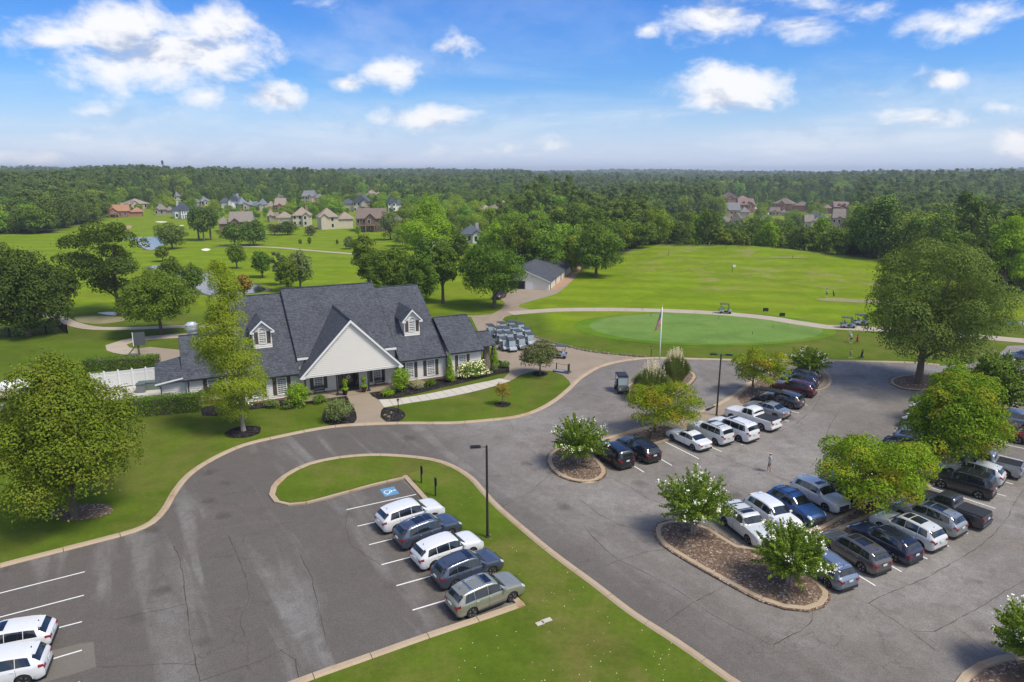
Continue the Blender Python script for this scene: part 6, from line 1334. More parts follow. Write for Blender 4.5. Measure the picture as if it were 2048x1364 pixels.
KINDS = { # top outline (x from rear -.5 to front .5, z as share of height), belt, roof width share, glass spans
 'suv': dict(top=[(-.5, .44), (-.495, .58), (-.472, .685), (-.425, .84), (-.385, .915), (-.33, .95), (-.2, .985), (-.06, 1.0), (.03, .985), (.085, .935), (.20, .695), (.25, .672), (.37, .635), (.44, .575), (.482, .475), (.5, .36)], belt=[(-.5, .575), (-.3, .61), (.1, .59), (.3, .595), (.42, .56), (.5, .42)], rw=.72, rear=(-.470, -.398), ws=(.090, .200), sg=(-.395, .165), cab=(-.47, .21)),
 'boxy': dict(top=[(-.5, .46), (-.495, .60), (-.48, .70), (-.455, .88), (-.43, .95), (-.38, .98), (-.2, 1.0), (-.02, 1.0), (.05, .98), (.095, .935), (.18, .685), (.22, .66), (.40, .625), (.465, .58), (.490, .5), (.5, .38)], belt=[(-.5, .61), (-.2, .60), (.25, .60), (.42, .58), (.5, .48)], rw=.79, rear=(-.482, -.445), ws=(.10, .178), sg=(-.42, .145), cab=(-.48, .19)),
 'wagon': dict(top=[(-.5, .43), (-.495, .55), (-.465, .66), (-.41, .84), (-.36, .92), (-.28, .96), (-.1, 1.0), (.0, .995), (.055, .95), (.18, .69), (.23, .665), (.37, .615), (.45, .55), (.487, .45), (.5, .36)], belt=[(-.5, .565), (-.2, .59), (.2, .575), (.42, .54), (.5, .42)], rw=.72, rear=(-.462, -.385), ws=(.058, .178), sg=(-.385, .145), cab=(-.46, .2)),
 'sedan': dict(top=[(-.5, .42), (-.495, .58), (-.47, .66), (-.38, .695), (-.345, .72), (-.235, .92), (-.19, .965), (-.09, 1.0), (-.01, .985), (.04, .94), (.175, .70), (.225, .675), (.37, .615), (.45, .54), (.487, .44), (.5, .36)], belt=[(-.5, .60), (-.3, .63), (.2, .60), (.42, .54), (.5, .42)], rw=.70, rear=(-.343, -.232), ws=(.045, .172), sg=(-.275, .13), cab=(-.35, .2)),
 'pickup': dict(top=[(-.5, .42), (-.498, .60), (-.49, .645), (-.15, .645), (-.135, .70), (-.12, .92), (-.10, .975), (-.05, 1.0), (.045, 1.0), (.09, .965), (.175, .705), (.21, .68), (.42, .645), (.475, .60), (.492, .5), (.5, .38)], belt=[(-.5, .63), (-.16, .63), (.2, .625), (.42, .60), (.5, .50)], rw=.76, rear=(-.133, -.122), ws=(.098, .174), sg=(-.105, .14), cab=(-.14, .19)),
}
def interp(tab, x):
    if x <= tab[0][0]: return tab[0][1]
    for (a, fa), (b_, fb) in zip(tab, tab[1:]):
        if x <= b_: return fa + (fb - fa) * (x - a) / (b_ - a)
    return tab[-1][1]
class CarShape:
    def __init__(s, kind, L, W, Hh):
        s.k = KINDS[kind]; s.kind = kind; s.L, s.W, s.H = L, W, Hh; s.wb = L * .585; s.xr, s.xf = -s.wb / 2 - .01 * L, s.wb / 2 - .01 * L; s.rw = .365 if kind in ('suv', 'boxy', 'pickup') else .335; s.ra = s.rw * 1.16
        if kind == 'pickup': s.rw = .39; s.ra = .47; s.xr, s.xf = -.30 * L, .315 * L
    def ring(s, xf):
        """half cross-section at x share xf, bottom to roof centre"""
        k, Hh = s.k, s.H; x = xf * s.L; top = interp(k['top'], xf) * Hh; belt = min(interp(k['belt'], xf) * Hh, top - .03)
        e = abs(xf) * 2; plan = 1 - .10 * max(0, (e - .72) / .28) ** 2 - .12 * max(0, (e - .93) / .07) ** 2.0; w_ = s.W / 2 * plan
        zb = .24 if abs(xf) < .44 else .24 + (abs(xf) - .44) / .06 * .10
        cabk = max(0, min(1, (top - belt - .10) / (.26 * Hh))); cabk = cabk * cabk * (3 - 2 * cabk)
        rw = w_ * k['rw']
        pts = [(w_ * .93, zb), (w_ * .985, zb + .10), (w_ * 1.0, belt * .62), (w_ * .99, belt - .10), (w_ * .965, belt)]
        g = [(.93, .04, .985, .25), (.90, .12, None, None)]
        hood = [(w_ * .93, belt + (top - belt) * .45), (w_ * .80, belt + (top - belt) * .85), (w_ * .60, top - .01), (w_ * .3, top), (0, top + .01)]
        cab = [(w_ * .945, belt + .03), (rw + (w_ * .945 - rw) * .10, top - .095), (rw - .05, top - .03), (rw * .5, top), (0, top + .012)]
        pts += [(h[0] + (c[0] - h[0]) * cabk, h[1] + (c[1] - h[1]) * cabk) for h, c in zip(hood, cab)]
        for xw in (s.xr, s.xf):
            d = abs(x - xw)
            if d < s.ra:
                za = s.rw * .98 + math.sqrt(max(0, s.ra ** 2 - d * d)) * .98
                pts = [(p[0], max(p[1], min(za, belt - .06))) if i < 3 else p for i, p in enumerate(pts)]
        return [(x, p[0], p[1]) for p in pts]
    def P(s, xf, q_):
        """surface point; q_ is the ring position 0..9, fractional"""
        r = s.ring(xf); i = min(int(q_), 8); f = q_ - i; a, b_ = r[i], r[i + 1]; return Vector(tuple(a[j] + (b_[j] - a[j]) * f for j in range(3)))
def car_patch(cs, xa, xb, qa, qb, side, off=.012, nx=6, nq=3, slant=0.0, slant2=0.0):
    """a pane that lies on the body surface, raised by off"""
    mb = MB(); g = []; 
    for i in range(nx + 1):
        row = []
        for j in range(nq + 1):
            tq = j / nq; a = xa + slant * tq; b_ = xb - slant2 * tq; xf = a + (b_ - a) * i / nx; q_ = qa + (qb - qa) * tq
            p = cs.P(xf, q_); e = .004
            du = cs.P(min(.5, xf + e), q_) - cs.P(max(-.5, xf - e), q_); dv = cs.P(xf, min(9, q_ + .05)) - cs.P(xf, max(0, q_ - .05)); n = dv.cross(du)
            n = n.normalized() if n.length > 1e-9 else Vector((0, 1, 0))
            if n.y < -.01 and q_ < 8.5 or (q_ >= 8 and n.z < 0): n = -n
            p = p + n * off; row.append((p.x, p.y * side, p.z))
        g.append(row)
    vs = [p for row in g for p in row]; m_ = nq + 1; fs = []
    for i in range(nx):
        for j in range(nq):
            f = (i * m_ + j, (i + 1) * m_ + j, (i + 1) * m_ + j + 1, i * m_ + j + 1); fs.append(f if side < 0 else f[::-1])
    return mb.add(vs, fs)
WHEELS = {}
def wheel_meshes(r, rim):
    key = (round(r, 3), rim.name)
    if key not in WHEELS:
        wd = .225; t = MB(); t.lathe([(r * .60, -wd / 2 + .01), (r * .90, -wd / 2), (r * .985, -wd * .36), (r, -wd * .2), (r, wd * .2), (r * .985, wd * .36), (r * .90, wd / 2), (r * .60, wd / 2 - .01)], 22, axis='Y'); tm_ = t.mesh('tyre', M_TYRE, smooth=True, sharp=50)
        m = MB(); m.lathe([(.02, wd * .30), (r * .60, wd * .22), (r * .66, wd * .49)], 20, axis='Y', mi=1); m.lathe([(.02, -wd * .30), (r * .60, -wd * .22), (r * .66, -wd * .49)], 20, axis='Y', mi=1)
        for s in (-1, 1):
            for k in range(5):
                a = k * 2 * math.pi / 5
                for da in (-.10, .10): c0, s0 = math.cos(a + da), math.sin(a + da); m.tube([(r * .08 * c0, s * wd * .40, r * .08 * s0), (r * .64 * math.cos(a + da * 1.6), s * wd * .46, r * .64 * math.sin(a + da * 1.6))], r * .055, 4)
            m.lathe([(r * .60, s * wd * .42), (r * .68, s * wd * .50), (r * .68, s * wd * .42)], 22, axis='Y'); m.lathe([(.001, s * wd * .46), (r * .12, s * wd * .45), (r * .12, s * wd * .30)], 10, axis='Y')
        WHEELS[key] = (tm_, m.mesh('rim', [rim, M_UNDER], smooth=False))
    return WHEELS[key]
CARN = [0]
def car(kind, paint, x, y, heading, label, L=4.8, W=1.9, Hh=1.7, cat='car', name='parked_car', rails=False, sunroof=None, pano=False, darkrim=False, crossbars=False, bedcover=None, roofcol=None, group='cars parked in the club car park', cladding=True, spoiler=True, chrome=False, z=.02):
    root = thing(name, label, cat, (x, y, z), heading, group); cs = CarShape(kind, L, W, Hh); k = cs.k; pm = PAINT[paint]
    xs = sorted(set([-.5, -.498, -.49, .49, .498, .5] + [round(-.48 + i * .032, 4) for i in range(31)] + [t[0] for t in k['top']] + [round((xw + cs.ra * c) / L, 4) for xw in (cs.xr, cs.xf) for c in (-1, -.93, -.8, -.6, -.35, 0, .35, .6, .8, .93, 1)]))
    xs = [a for i, a in enumerate(xs) if i == 0 or a - xs[i - 1] > .0015]
    mb = MB(); vs = []; n = 10
    for xf in xs:
        r_ = cs.ring(xf); vs += [(p[0], -p[1], p[2]) for p in r_[::-1]][1:][::-1][::1] if False else []
        full = [(p[0], -p[1], p[2]) for p in r_] + [p for p in r_[:-1][::-1]]
        vs += full
    m_ = 19; fs = []
    for i in range(len(xs) - 1):
        for j in range(m_ - 1): fs.append((i * m_ + j, (i + 1) * m_ + j, (i + 1) * m_ + j + 1, i * m_ + j + 1))
    fs = [f[::-1] for f in fs]; fs.append(tuple(range(m_))); fs.append(tuple(range((len(xs) - 1) * m_, len(xs) * m_))[::-1])
    mb.add(vs, fs); body = mb.build('body', pm, root, smooth=True, sharp=32)
    u = MB(); u.box(-.47 * L, .47 * L, -W * .405, W * .405, .20, .24 + .34 * Hh * .5); u.build('underbody', M_UNDER, root)
    # dark sills, arches and bumpers
    tr = MB()
    for s in (-1, 1):
        tr.box(cs.xr + cs.ra + .02, cs.xf - cs.ra - .02, s * W * .47 - .035, s * W * .47 + .035, .20, .33)
        if cladding:
            for xw in (cs.xr, cs.xf):
                a = [math.pi * t / 12 for t in range(13)]; ro, ri = cs.ra + .045, cs.ra - .03; zc = cs.rw * .98; vs = []
                for t in a:
                    for rr, yy in ((ri, .48), (ro, .492), (ro, .47)): vs.append((xw + rr * math.cos(t), s * W * yy, zc + rr * .97 * math.sin(t)))
                f_ = []
                for t in range(12):
                    f_ += [(t * 3, t * 3 + 1, t * 3 + 4, t * 3 + 3), (t * 3 + 1, t * 3 + 2, t * 3 + 5, t * 3 + 4)]
                tr.add(vs, [q_[::-1] for q_ in f_] if s > 0 else f_)
    tr.box(-.508 * L, -.47 * L, -W * .38, W * .38, .25, .42); tr.box(.47 * L, .505 * L, -W * .36, W * .36, .24, .36)
    tr.build('lower_trim', M_PLASTIC, root)
    gr = MB(); gr.box(.485 * L, .507 * L, -W * .27, W * .27, .40, .44 * Hh * .92 + .05)
    for q_ in range(3): gr.box(.507 * L, .512 * L, -W * .25, W * .25, .45 + q_ * .08, .465 + q_ * .08, 1)
    gr.build('grille', [M_PLASTIC, M_CHROME], root)
    # glass
    def pane(nm, *a, mats=M_CGLASS, **kw):
        return car_patch(cs, *a, **kw).build(nm, mats, root, smooth=True)
    a, b_ = k['ws']; 
    for nm, (xa, xb) in (('windscreen', (a + .002, b_ - .002)), ('rear_window', (k['rear'][0] + .003, k['rear'][1] - .002))):
        m1 = car_patch(cs, xa, xb, 6.12, 9.0, 1, nq=6, off=.014); m2 = car_patch(cs, xa, xb, 6.12, 9.0, -1, nq=6, off=.014); o = len(m1.v); m1.v += m2.v; m1.f += [tuple(i + o for i in f) for f in m2.f]; m1.m += m2.m; m1.build(nm, M_CGLASS, root, smooth=True)
    s0, s1 = k['sg']; nseg = 3 if kind in ('suv', 'boxy', 'wagon') else 2; cuts = ([s0, s0 + (s1 - s0) * .26, s0 + (s1 - s0) * .60, s1] if nseg == 3 else [s0, s0 + (s1 - s0) * .48, s1])
    for s in (-1, 1):
        for i in range(nseg):
            xa, xb = cuts[i] + .0035, cuts[i + 1] - .0035
            pane('side_window', xa, xb, 5.12, 6.02, s, off=.012, slant=(.028 if i == 0 else 0), slant2=(.048 if i == nseg - 1 else 0))
        sm_ = MB()
        for i in range(1, nseg):
            xc = cuts[i] + .0; p = [cs.P(xc, q_) for q_ in (1.0, 2, 3, 4, 4.9)]
            if not any(abs(xc * L - xw) < cs.ra * .75 for xw in (cs.xr, cs.xf)) or True: sm_.tube([(v_.x, (v_.y + .002) * s, v_.z) for v_ in p], .007, 4)
        sm_.build('door_seam', M_UNDER, root)
        hd = MB()
        for i in range(nseg - 1 if nseg == 3 else 0, nseg): pass
        for xc in (cuts[-2] + .02, cuts[-3 if nseg == 3 else 0] + .03): v_ = cs.P(xc, 3.35); hd.cbox((v_.x, (v_.y + .012) * s, v_.z), (.17, .03, .03))
        hd.build('door_handle', M_CHROME if chrome else pm, root)
        mi = MB(); v_ = cs.P(s1 - .012, 5.1); mi.cbox((v_.x, (v_.y + .12) * s, v_.z + .03), (.12, .20, .14)); mi.build('mirror', pm, root)
        ln = MB(); lo = MB()
        hp_ = car_patch(cs, .425, .487, 3.3, 5.6, s, off=.01); hp_.build('headlight', M_HEAD, root, smooth=True)
        if kind == 'sedan': car_patch(cs, -.499, -.455, 3.2, 4.6, s, off=.012).build('tail_light', M_TAIL, root, smooth=True)
        elif kind == 'pickup': car_patch(cs, -.499, -.478, 2.9, 4.5, s, off=.014).build('tail_light', M_TAIL, root, smooth=True)
        else: car_patch(cs, -.4985, -.452, 3.15, 4.75, s, off=.014).build('tail_light', M_TAIL, root, smooth=True)
        tl = MB(); tl.box(-.506 * L, -.496 * L, min(s * W * .27, s * W * .40), max(s * W * .27, s * W * .40), .46 * Hh, .53 * Hh); tl.build('tail_light', M_TAIL, root)
        if rails:
            ps = [cs.P(xf, 7.25) for xf in (-.36, -.34, -.15, .0, .03)]; zz_ = [0, .055, .06, .055, 0]; rl = MB(); rl.tube([(v_.x, v_.y * s, v_.z + d) for v_, d in zip(ps, zz_)], .022, 5); rl.build('roof_rail', M_CHROME if chrome else M_PLASTIC, root)
        if chrome: ct_ = MB(); ct_.tube([(cs.P(xf, 5.12).x, (cs.P(xf, 5.12).y + .012) * s, cs.P(xf, 5.12).z) for xf in (s0, s0 + .1, s0 + .3, s1)], .012, 4); ct_.build('chrome_strip', M_CHROME, root)
    if crossbars:
        for xf in (-.27, -.07): v_ = cs.P(xf, 7.2); cb_ = MB(); cb_.cbox((xf * L, 0, v_.z + .08), (.06, v_.y * 2, .035)); cb_.build('cross_bar', M_CHROME if chrome else M_PLASTIC, root)
    def roofpane(xa, xb, w_=7.55):
        m1 = car_patch(cs, xa, xb, w_, 9.0, 1, nx=4, off=.014); m2 = car_patch(cs, xa, xb, w_, 9.0, -1, nx=4, off=.014); o = len(m1.v); m1.v += m2.v; m1.f += [tuple(i + o for i in f) for f in m2.f]; m1.m += m2.m; m1.build('sunroof', M_PANO, root, smooth=True)
    if sunroof or sunroof == 0: roofpane(-.055, .03)
    if pano: roofpane(-.06, .035); roofpane(-.24, -.075)
    if spoiler and kind in ('suv', 'wagon'): sp_ = MB(); v_ = cs.P(k['rear'][1], 9); sp_.cbox((v_.x - .05, 0, v_.z + .005), (.20, W * .58, .03), ry=-.12); sp_.build('spoiler', pm, root)
    fa = MB(); fa.lathe([(.035, 0), (.02, .05), (.003, .07)], 6, (-.37 * L, 0, interp(k['top'], -.33 if kind != 'pickup' else -.08) * Hh + .0)); 
    if kind not in ('pickup', 'sedan'): fa.build('antenna', M_PLASTIC, root)
    pl_ = MB(); pl_.box(-.514 * L, -.508 * L, -.17, .17, .47 * Hh, .47 * Hh + .13); pl_.build('licence_plate', M_PLATE, root)
    if kind == 'pickup':
        z_ = .645 * Hh; bc = MB(); xa, xb = -.485 * L, -.155 * L
        if bedcover: bc.box(xa, xb, -W * .43, W * .43, z_ + .004, z_ + .05); [bc.box(xa + (xb - xa) * q_ / 3 - .02, xa + (xb - xa) * q_ / 3 + .02, -W * .43, W * .43, z_ + .05, z_ + .058) for q_ in (1, 2)]; bc.build('bed_cover', M_PLASTIC, root)
        else:
            bc.box(xa, xb, -W * .40, W * .40, z_ + .002, z_ + .012); bc.build('bed_floor', M_UNDER, root)
            for s in (-1, 1): bb = MB(); bb.box(xa, xb, min(s * W * .41, s * W * .46), max(s * W * .41, s * W * .46), z_ - .01, z_ + .09); bb.build('bed_rail', pm, root)
            bb = MB(); bb.box(xa - .05, xa + .03, -W * .44, W * .44, z_ - .02, z_ + .09); bb.build('tailgate', pm, root)
        bp = MB(); bp.box(-.512 * L, -.49 * L, -W * .45, W * .45, .42, .60); bp.build('rear_bumper', M_CHROME if chrome else pm, root)
    tm_, rm_ = wheel_meshes(cs.rw, M_DRIM if darkrim else M_RIM)
    for xw in (cs.xr, cs.xf):
        for s in (-1, 1):
            wh = link('wheel', None, root, (xw, s * (W / 2 - .135), cs.rw)); wh.empty_display_size = .1; link('tyre', tm_, wh); link('rim', rm_, wh)
    CARN[0] += 1; return root, cs
def car_at(kind, paint, u, v, hd, side, wheel, label, **kw):
    """place a car by the spot where one of its wheels stands: side +1 = its left side, wheel 'r'/'f'"""
    p = G(u, v, .02); L = kw.get('L', 4.8); W = kw.get('W', 1.9); cs = CarShape(kind, L, W, kw.get('Hh', 1.7)); wx = cs.xr if wheel == 'r' else cs.xf; wy = side * (W / 2 - .03)
    h = R(hd); c = p - Vector((wx * math.cos(h) - wy * math.sin(h), wx * math.sin(h) + wy * math.cos(h), 0))
    return car(kind, paint, c.x, c.y, h, label, **kw)
# left lot, five cars nose-in to the grass (right side towards us)
car_at('suv', 'white', 795, 1066, 34, -1, 'r', 'white rounded SUV at the top of the left row, next to the painted wheelchair bay', L=5.15, W=1.98, Hh=1.76)
car_at('suv', 'slate', 832, 1099, 35, -1, 'r', 'slate blue SUV with twin glass roof panels, second in the left row', L=4.9, W=1.92, Hh=1.72, pano=True, rails=True, chrome=True)
car_at('suv', 'white', 870, 1140, 34, -1, 'r', 'white smooth SUV between the two slate blue ones in the left row', L=4.98, W=1.94, Hh=1.66)
car_at('suv', 'slate', 911, 1179, 33, -1, 'r', 'slate blue SUV with one sunroof and tall red tail lamps, fourth in the left row', L=4.72, W=1.9, Hh=1.66, sunroof=1, rails=True)
car_at('suv', 'champagne', 945, 1236, 33, -1, 'r', 'champagne silver SUV with cross bars and sunroof, nearest in the left row', L=4.9, W=1.9, Hh=1.70, sunroof=1, rails=True, crossbars=True, chrome=True)
# bottom-left corner, tails towards the aisle
for (u, v, lb, kd, kw) in ((66, 1263, 'white sedan like car with a sunroof, upper of two at the bottom left corner', 'wagon', dict(L=4.9, Hh=1.5, sunroof=1)), (52, 1325, 'white SUV with a roof window cut by the bottom left corner', 'suv', dict(L=4.9, Hh=1.72, sunroof=1))):
    p = G(u, v, .8); h = R(201); car(kd, 'white', p.x + 1.45 * math.cos(h), p.y + 1.45 * math.sin(h), h, lb, W=1.92, **kw)
# first row right of the drive (left side towards us)
car_at('boxy', 'black', 1225, 936, 117, 1, 'r', 'black boxy SUV under the blossom of the oval island tree', L=4.8, W=1.94, Hh=1.78, darkrim=True, rails=True)
car_at('suv', 'black', 1279, 924, 118, 1, 'r', 'black blue SUV with chrome tailgate, second from the oval island', L=4.95, W=1.95, Hh=1.68, sunroof=1)
car_at('sedan', 'white', 1384.5, 901, 120, 1, 'r', 'white saloon with a sunroof right of the empty bay', L=4.85, W=1.82, Hh=1.44, sunroof=1)
car_at('boxy', 'pearl', 1429, 890, 122, 1, 'r', 'pearl white SUV with silver cross bars right of the white saloon', L=4.8, W=1.88, Hh=1.84, rails=True, crossbars=True, sunroof=1)
car_at('boxy', 'white', 1477, 884, 124, 1, 'r', 'big white SUV with black rear pillars in the middle of the first row', L=5.3, W=2.04, Hh=1.92, sunroof=1, rails=True)
car_at('pickup', 'white', 1521, 861, 127, 1, 'r', 'white crew cab pickup with a black bed cover in the first row', L=5.8, W=2.05, Hh=1.92, bedcover=True, cat='pickup truck')
car_at('sedan', 'silver', 1549, 838, 130, 1, 'r', 'silver saloon between the white pickup and the black golf cart', L=4.95, W=1.85, Hh=1.45, sunroof=1)
car_at('suv', 'grey', 1581, 818, 137, 1, 'r', 'grey SUV standing right of the black golf cart', L=4.65, W=1.86, Hh=1.66, rails=True)
car_at('suv', 'maroon', 1607, 795, 141, 1, 'r', 'maroon SUV in the far part of the first row', L=5.1, W=1.98, Hh=1.74, rails=True)
car_at('suv', 'navy', 1616, 779, 147, 1, 'r', 'dark blue SUV just beyond the maroon one', L=4.7, W=1.88, Hh=1.66, rails=True)
car_at('suv', 'black', 1621, 766, 150, 1, 'r', 'black car last in the first row by the far crape myrtle', L=4.6, W=1.86, Hh=1.6)
# facing rows on the right: noses to us
car_at('boxy', 'pearl', 1494, 1088, -72, -1, 'f', 'white SUV with a small sunroof left of the crape myrtle pair, nose to the mulch', L=4.75, W=1.9, Hh=1.76, sunroof=1, rails=True, crossbars=True)
car_at('suv', 'white', 1549, 1066, -70, -1, 'f', 'plain white SUV between the sunroof one and the blue one', L=4.85, W=1.9, Hh=1.68)
car_at('wagon', 'blue', 1598, 1046, -66, -1, 'f', 'bright blue wagon with roof rails facing us', L=4.65, W=1.84, Hh=1.66, rails=True, crossbars=True)
car_at('suv', 'pearl', 1649, 1023, -64, -1, 'f', 'off white SUV with a dark sunroof right of the blue wagon', L=4.65, W=1.87, Hh=1.70, sunroof=1)
car_at('suv', 'slate', 1708, 1012, -61, -1, 'f', 'blue grey SUV mostly hidden by the golden zelkova', L=4.6, W=1.86, Hh=1.66)
for k, (u, v, pt, kd, lb) in enumerate(((1752, 985, 'white', 'suv', 'white SUV glimpsed through the golden zelkova'), (1800, 958, 'silver', 'suv', 'silver SUV glimpsed between the two big zelkovas'), (1836, 930, 'black', 'suv', 'dark SUV under the left edge of the largest zelkova'),
      (1866, 905, 'steelblue', 'wagon', 'light blue car hidden under the largest zelkova'), (1880, 872, 'white', 'suv', 'white SUV behind the left side of the largest zelkova'), (1893, 842, 'white', 'sedan', 'white car glinting above the largest zelkova near the big oak island'))):
    car_at(kd, pt, u, v, -58 + k * 4, -1, 'f', lb, L=4.7, W=1.86, Hh=1.66 if kd != 'sedan' else 1.45, rails=kd == 'suv')
car_at('wagon', 'steelblue', 1653, 1175, 113, 1, 'r', 'pale blue wagon nearest the tip of the long mulch island', L=4.82, W=1.86, Hh=1.66, rails=True)
car_at('suv', 'brown', 1721, 1144, 114, 1, 'r', 'brownish grey SUV with a long glass roof, second in the front right row', L=4.85, W=1.9, Hh=1.70, pano=True, chrome=True)
car_at('suv', 'navy', 1786, 1124, 117, 1, 'r', 'navy SUV with a chrome window line and glass roof', L=4.9, W=1.93, Hh=1.68, pano=True, chrome=True, rails=True)
car_at('suv', 'pearl', 1836, 1099, 119, 1, 'r', 'off white SUV with a black glass roof right of the navy one', L=4.92, W=1.97, Hh=1.74, pano=True)
car_at('suv', 'silver', 1880, 1072, 122, 1, 'r', 'silver blue SUV tucked between the off white SUV and the dark pickup', L=5.0, W=1.95, Hh=1.74, pano=True, rails=True)
car_at('pickup', 'gunmetal', 1929, 1054, 126, 1, 'r', 'dark grey crew cab pickup with a folding bed cover', L=5.5, W=1.93, Hh=1.82, bedcover=True, darkrim=True, cat='pickup truck')
car_at('boxy', 'black', 1955, 998, 133, 1, 'r', 'black off road SUV with a roof rack beyond the dark pickup', L=4.6, W=1.85, Hh=1.9, rails=True, crossbars=True)
car_at('suv', 'pearl', 1975, 972, 135, 1, 'r', 'white silver SUV with its roof under the zelkova branches', L=4.8, W=1.9, Hh=1.68, sunroof=1)
car_at('pickup', 'silver', 2008, 956, 136, 1, 'r', 'silver pickup with an open black bed at the right', L=5.4, W=1.93, Hh=1.82, cat='pickup truck')
car_at('pickup', 'red', 2034, 888, 140, 1, 'r', 'red pickup cut by the right edge of the view', L=5.5, W=1.95, Hh=1.85, cat='pickup truck', chrome=True)
car_at('suv', 'steelblue', 2050, 862, 143, 1, 'r', 'light grey SUV beyond the red pickup at the right edge', L=5.1, W=1.95, Hh=1.75)
p = G(2046, 722); car('wagon', 'slate', p.x, p.y, R(160), 'dark grey car on the far right drive with its door side to us', L=4.7, W=1.85, Hh=1.5)
p = G(1003, 598); car('suv', 'maroon', p.x - .5, p.y + 1, R(250), 'dark red car parked under the spreading oak by the cart barn drive', L=4.6, W=1.85, Hh=1.6)
p = GH(434 + 180, 452); car('suv', 'white', p.x, p.y, R(10), 'white car in front of the wide cream house', L=4.7, W=1.85, Hh=1.6, z=p.z)
p = G(6, 838); car('suv', 'black', p.x - 1, p.y, R(120), 'dark car just showing at the left edge behind the maple', L=4.7, W=1.85, Hh=1.6)

# ------------------------------------------------------------------ golf carts
M_CARTB = mat('cart_body', (.36, .41, .46), .3, .1, coat=.6); M_CARTROOF = mat('cart_roof', (.075, .082, .092), .5); M_SEAT = mat('cart_seat', (.32, .31, .29), .7); M_CLEAR = mat('cart_screen', (.30, .36, .40), .05, spec=.8); M_BAG = mat('bag_black', (.03, .03, .04), .8)
def cart(label, x, y, hd, body=M_CARTB, roof=M_CARTROOF, seat=M_SEAT, bag=True, group=None, four=False, sc=1.0):
    r_ = thing('golf_cart', label, 'golf cart', (x, y, .035), hd, group); r_.scale = (sc, sc, sc); le = .75 if four else 0
    b_ = MB(); b_.box(-1.1 - le, 1.0, -.56, .56, .26, .36)
    prof = [(-1.18 - le, .40), (-1.15 - le, .72), (-.95 - le, .78), (-.35 - le, .74), (-.28 - le, .36), (.45, .36), (.62, .70), (.80, .84), (1.12, .66), (1.22, .42), (1.15, .30), (-1.1 - le, .30)]
    for s in (1,):
        n = len(prof); vs = [(a, -.56, z) for a, z in prof] + [(a, .56, z) for a, z in prof]; fs = [(i, i + n, (i + 1) % n + n, (i + 1) % n) for i in range(n)]
        b_.add(vs, fs)
        tri = tessellate_polygon([[Vector((a, z, 0)) for a, z in prof]])
        b_.add(vs, [t for t in tri] + [tuple(i + n for i in t[::-1]) for t in tri])
    b_.build('body', body, r_)
    rf = MB(); rf.box(-1.0 - le, .62, -.56, .56, 1.78, 1.84); rf.box(-.92 - le, .54, -.50, .50, 1.84, 1.88); rf.build('roof', roof, r_)
    for s in (-1, 1):
        for (xa, xb) in ((.72, .52), (-.78 - le, -.92 - le)): po = MB(); po.tube([(xa, s * .52, .75), (xb, s * .53, 1.79)], .022, 5); po.build('roof_post', M_IRON, r_)
    for dx_ in ((0,) if not four else (0, -.85)):
        se = MB(); se.box(-.45 + dx_, .02 + dx_, -.52, .52, .74, .86); se.build('seat', seat, r_); bk = MB(); bk.cbox((-.50 + dx_, 0, 1.06), (.10, 1.02, .34), ry=-.15); bk.build('backrest', seat, r_)
    ws = MB(); ws.add([(.70, -.50, .86), (.70, .50, .86), (.53, .50, 1.76), (.53, -.50, 1.76)], [(0, 1, 2, 3)]); ws.build('windscreen', M_CLEAR, r_)
    st = MB(); st.tube([(.62, -.25, .8), (.40, -.25, 1.02)], .018, 5); st.tube([(.40 + .05 * math.sin(a), -.25 + .17 * math.cos(a), 1.02 + .14 * math.sin(a)) for a in [k * math.pi / 6 for k in range(13)]], .014, 5); st.build('steering_wheel', M_IRON, r_)
    for s in (-1, 1): hl = MB(); hl.cbox((1.13, s * .38, .60), (.10, .16, .09)); hl.build('headlight', M_HEAD, r_)
    tm_, rm_ = wheel_meshes(.235, M_RIM)
    for xw in (-.80 - le * .8, .80):
        for s in (-1, 1): wh = link('wheel', None, r_, (xw, s * .50, .235)); link('tyre', tm_, wh); link('rim', rm_, wh)
    if bag:
        bw = MB(); bw.box(-1.16 - le, -.90 - le, -.48, .48, .70, .78); bw.build('bag_well', M_IRON, r_)
    return r_
# the staged carts, in staggered rows, noses towards the plaza
CP = [(1009, 700, 'front row, leftmost beside the tall arborvitae'), (1022, 702, 'front row, second from the arborvitae'), (1041, 698, 'front row, third from the arborvitae'), (1059, 690, 'front row, rightmost behind the smoke tree'),
      (1001, 688, 'second row, leftmost close to the club roof'), (1018, 688, 'second row, second from the left'), (1036, 684, 'second row, third from the left'), (1053, 679, 'second row, rightmost'),
      (997, 677, 'third row, leftmost close to the club roof'), (1012, 677, 'third row, second from the left'), (1028, 674, 'third row, third from the left'), (1040, 668, 'third row, rightmost'),
      (981, 672, 'by itself at the back, left of the group'), (1004, 667, 'back row, in the middle'), (1022, 664, 'back row, rightmost under the lamp post')]
for i, (u, v, lb) in enumerate(CP): p = G(u, v); cart('grey golf cart in the parked group, ' + lb, p.x, p.y, R(-68 + random.uniform(-5, 5)), group='grey golf carts parked beside the clubhouse')
p = G(1118, 716); cart('golf cart with golf bags half hidden behind the smoke tree', p.x, p.y, R(170), group=None)
p = G(1526, 812); cart('black six seat golf cart between the silver saloon and the grey SUV', p.x, p.y, R(140), body=mat('cart_black', (.015, .015, .017), .35), roof=mat('cart_black_roof', (.02, .02, .022), .5), seat=mat('cart_black_seat', (.03, .03, .032), .6), four=True, bag=False, sc=1.12)
p = G(1243, 783); cart('camouflage buggy with a dark canopy driving round the island', p.x, p.y, R(-88), body=PAINT['camo'], roof=mat('navy_canopy', (.02, .024, .04), .7), seat=PAINT['camo'], bag=False, sc=1.15)
p = G(1450, 627); cart('golf cart driving along the path above the putting green', p.x, p.y, R(-8))
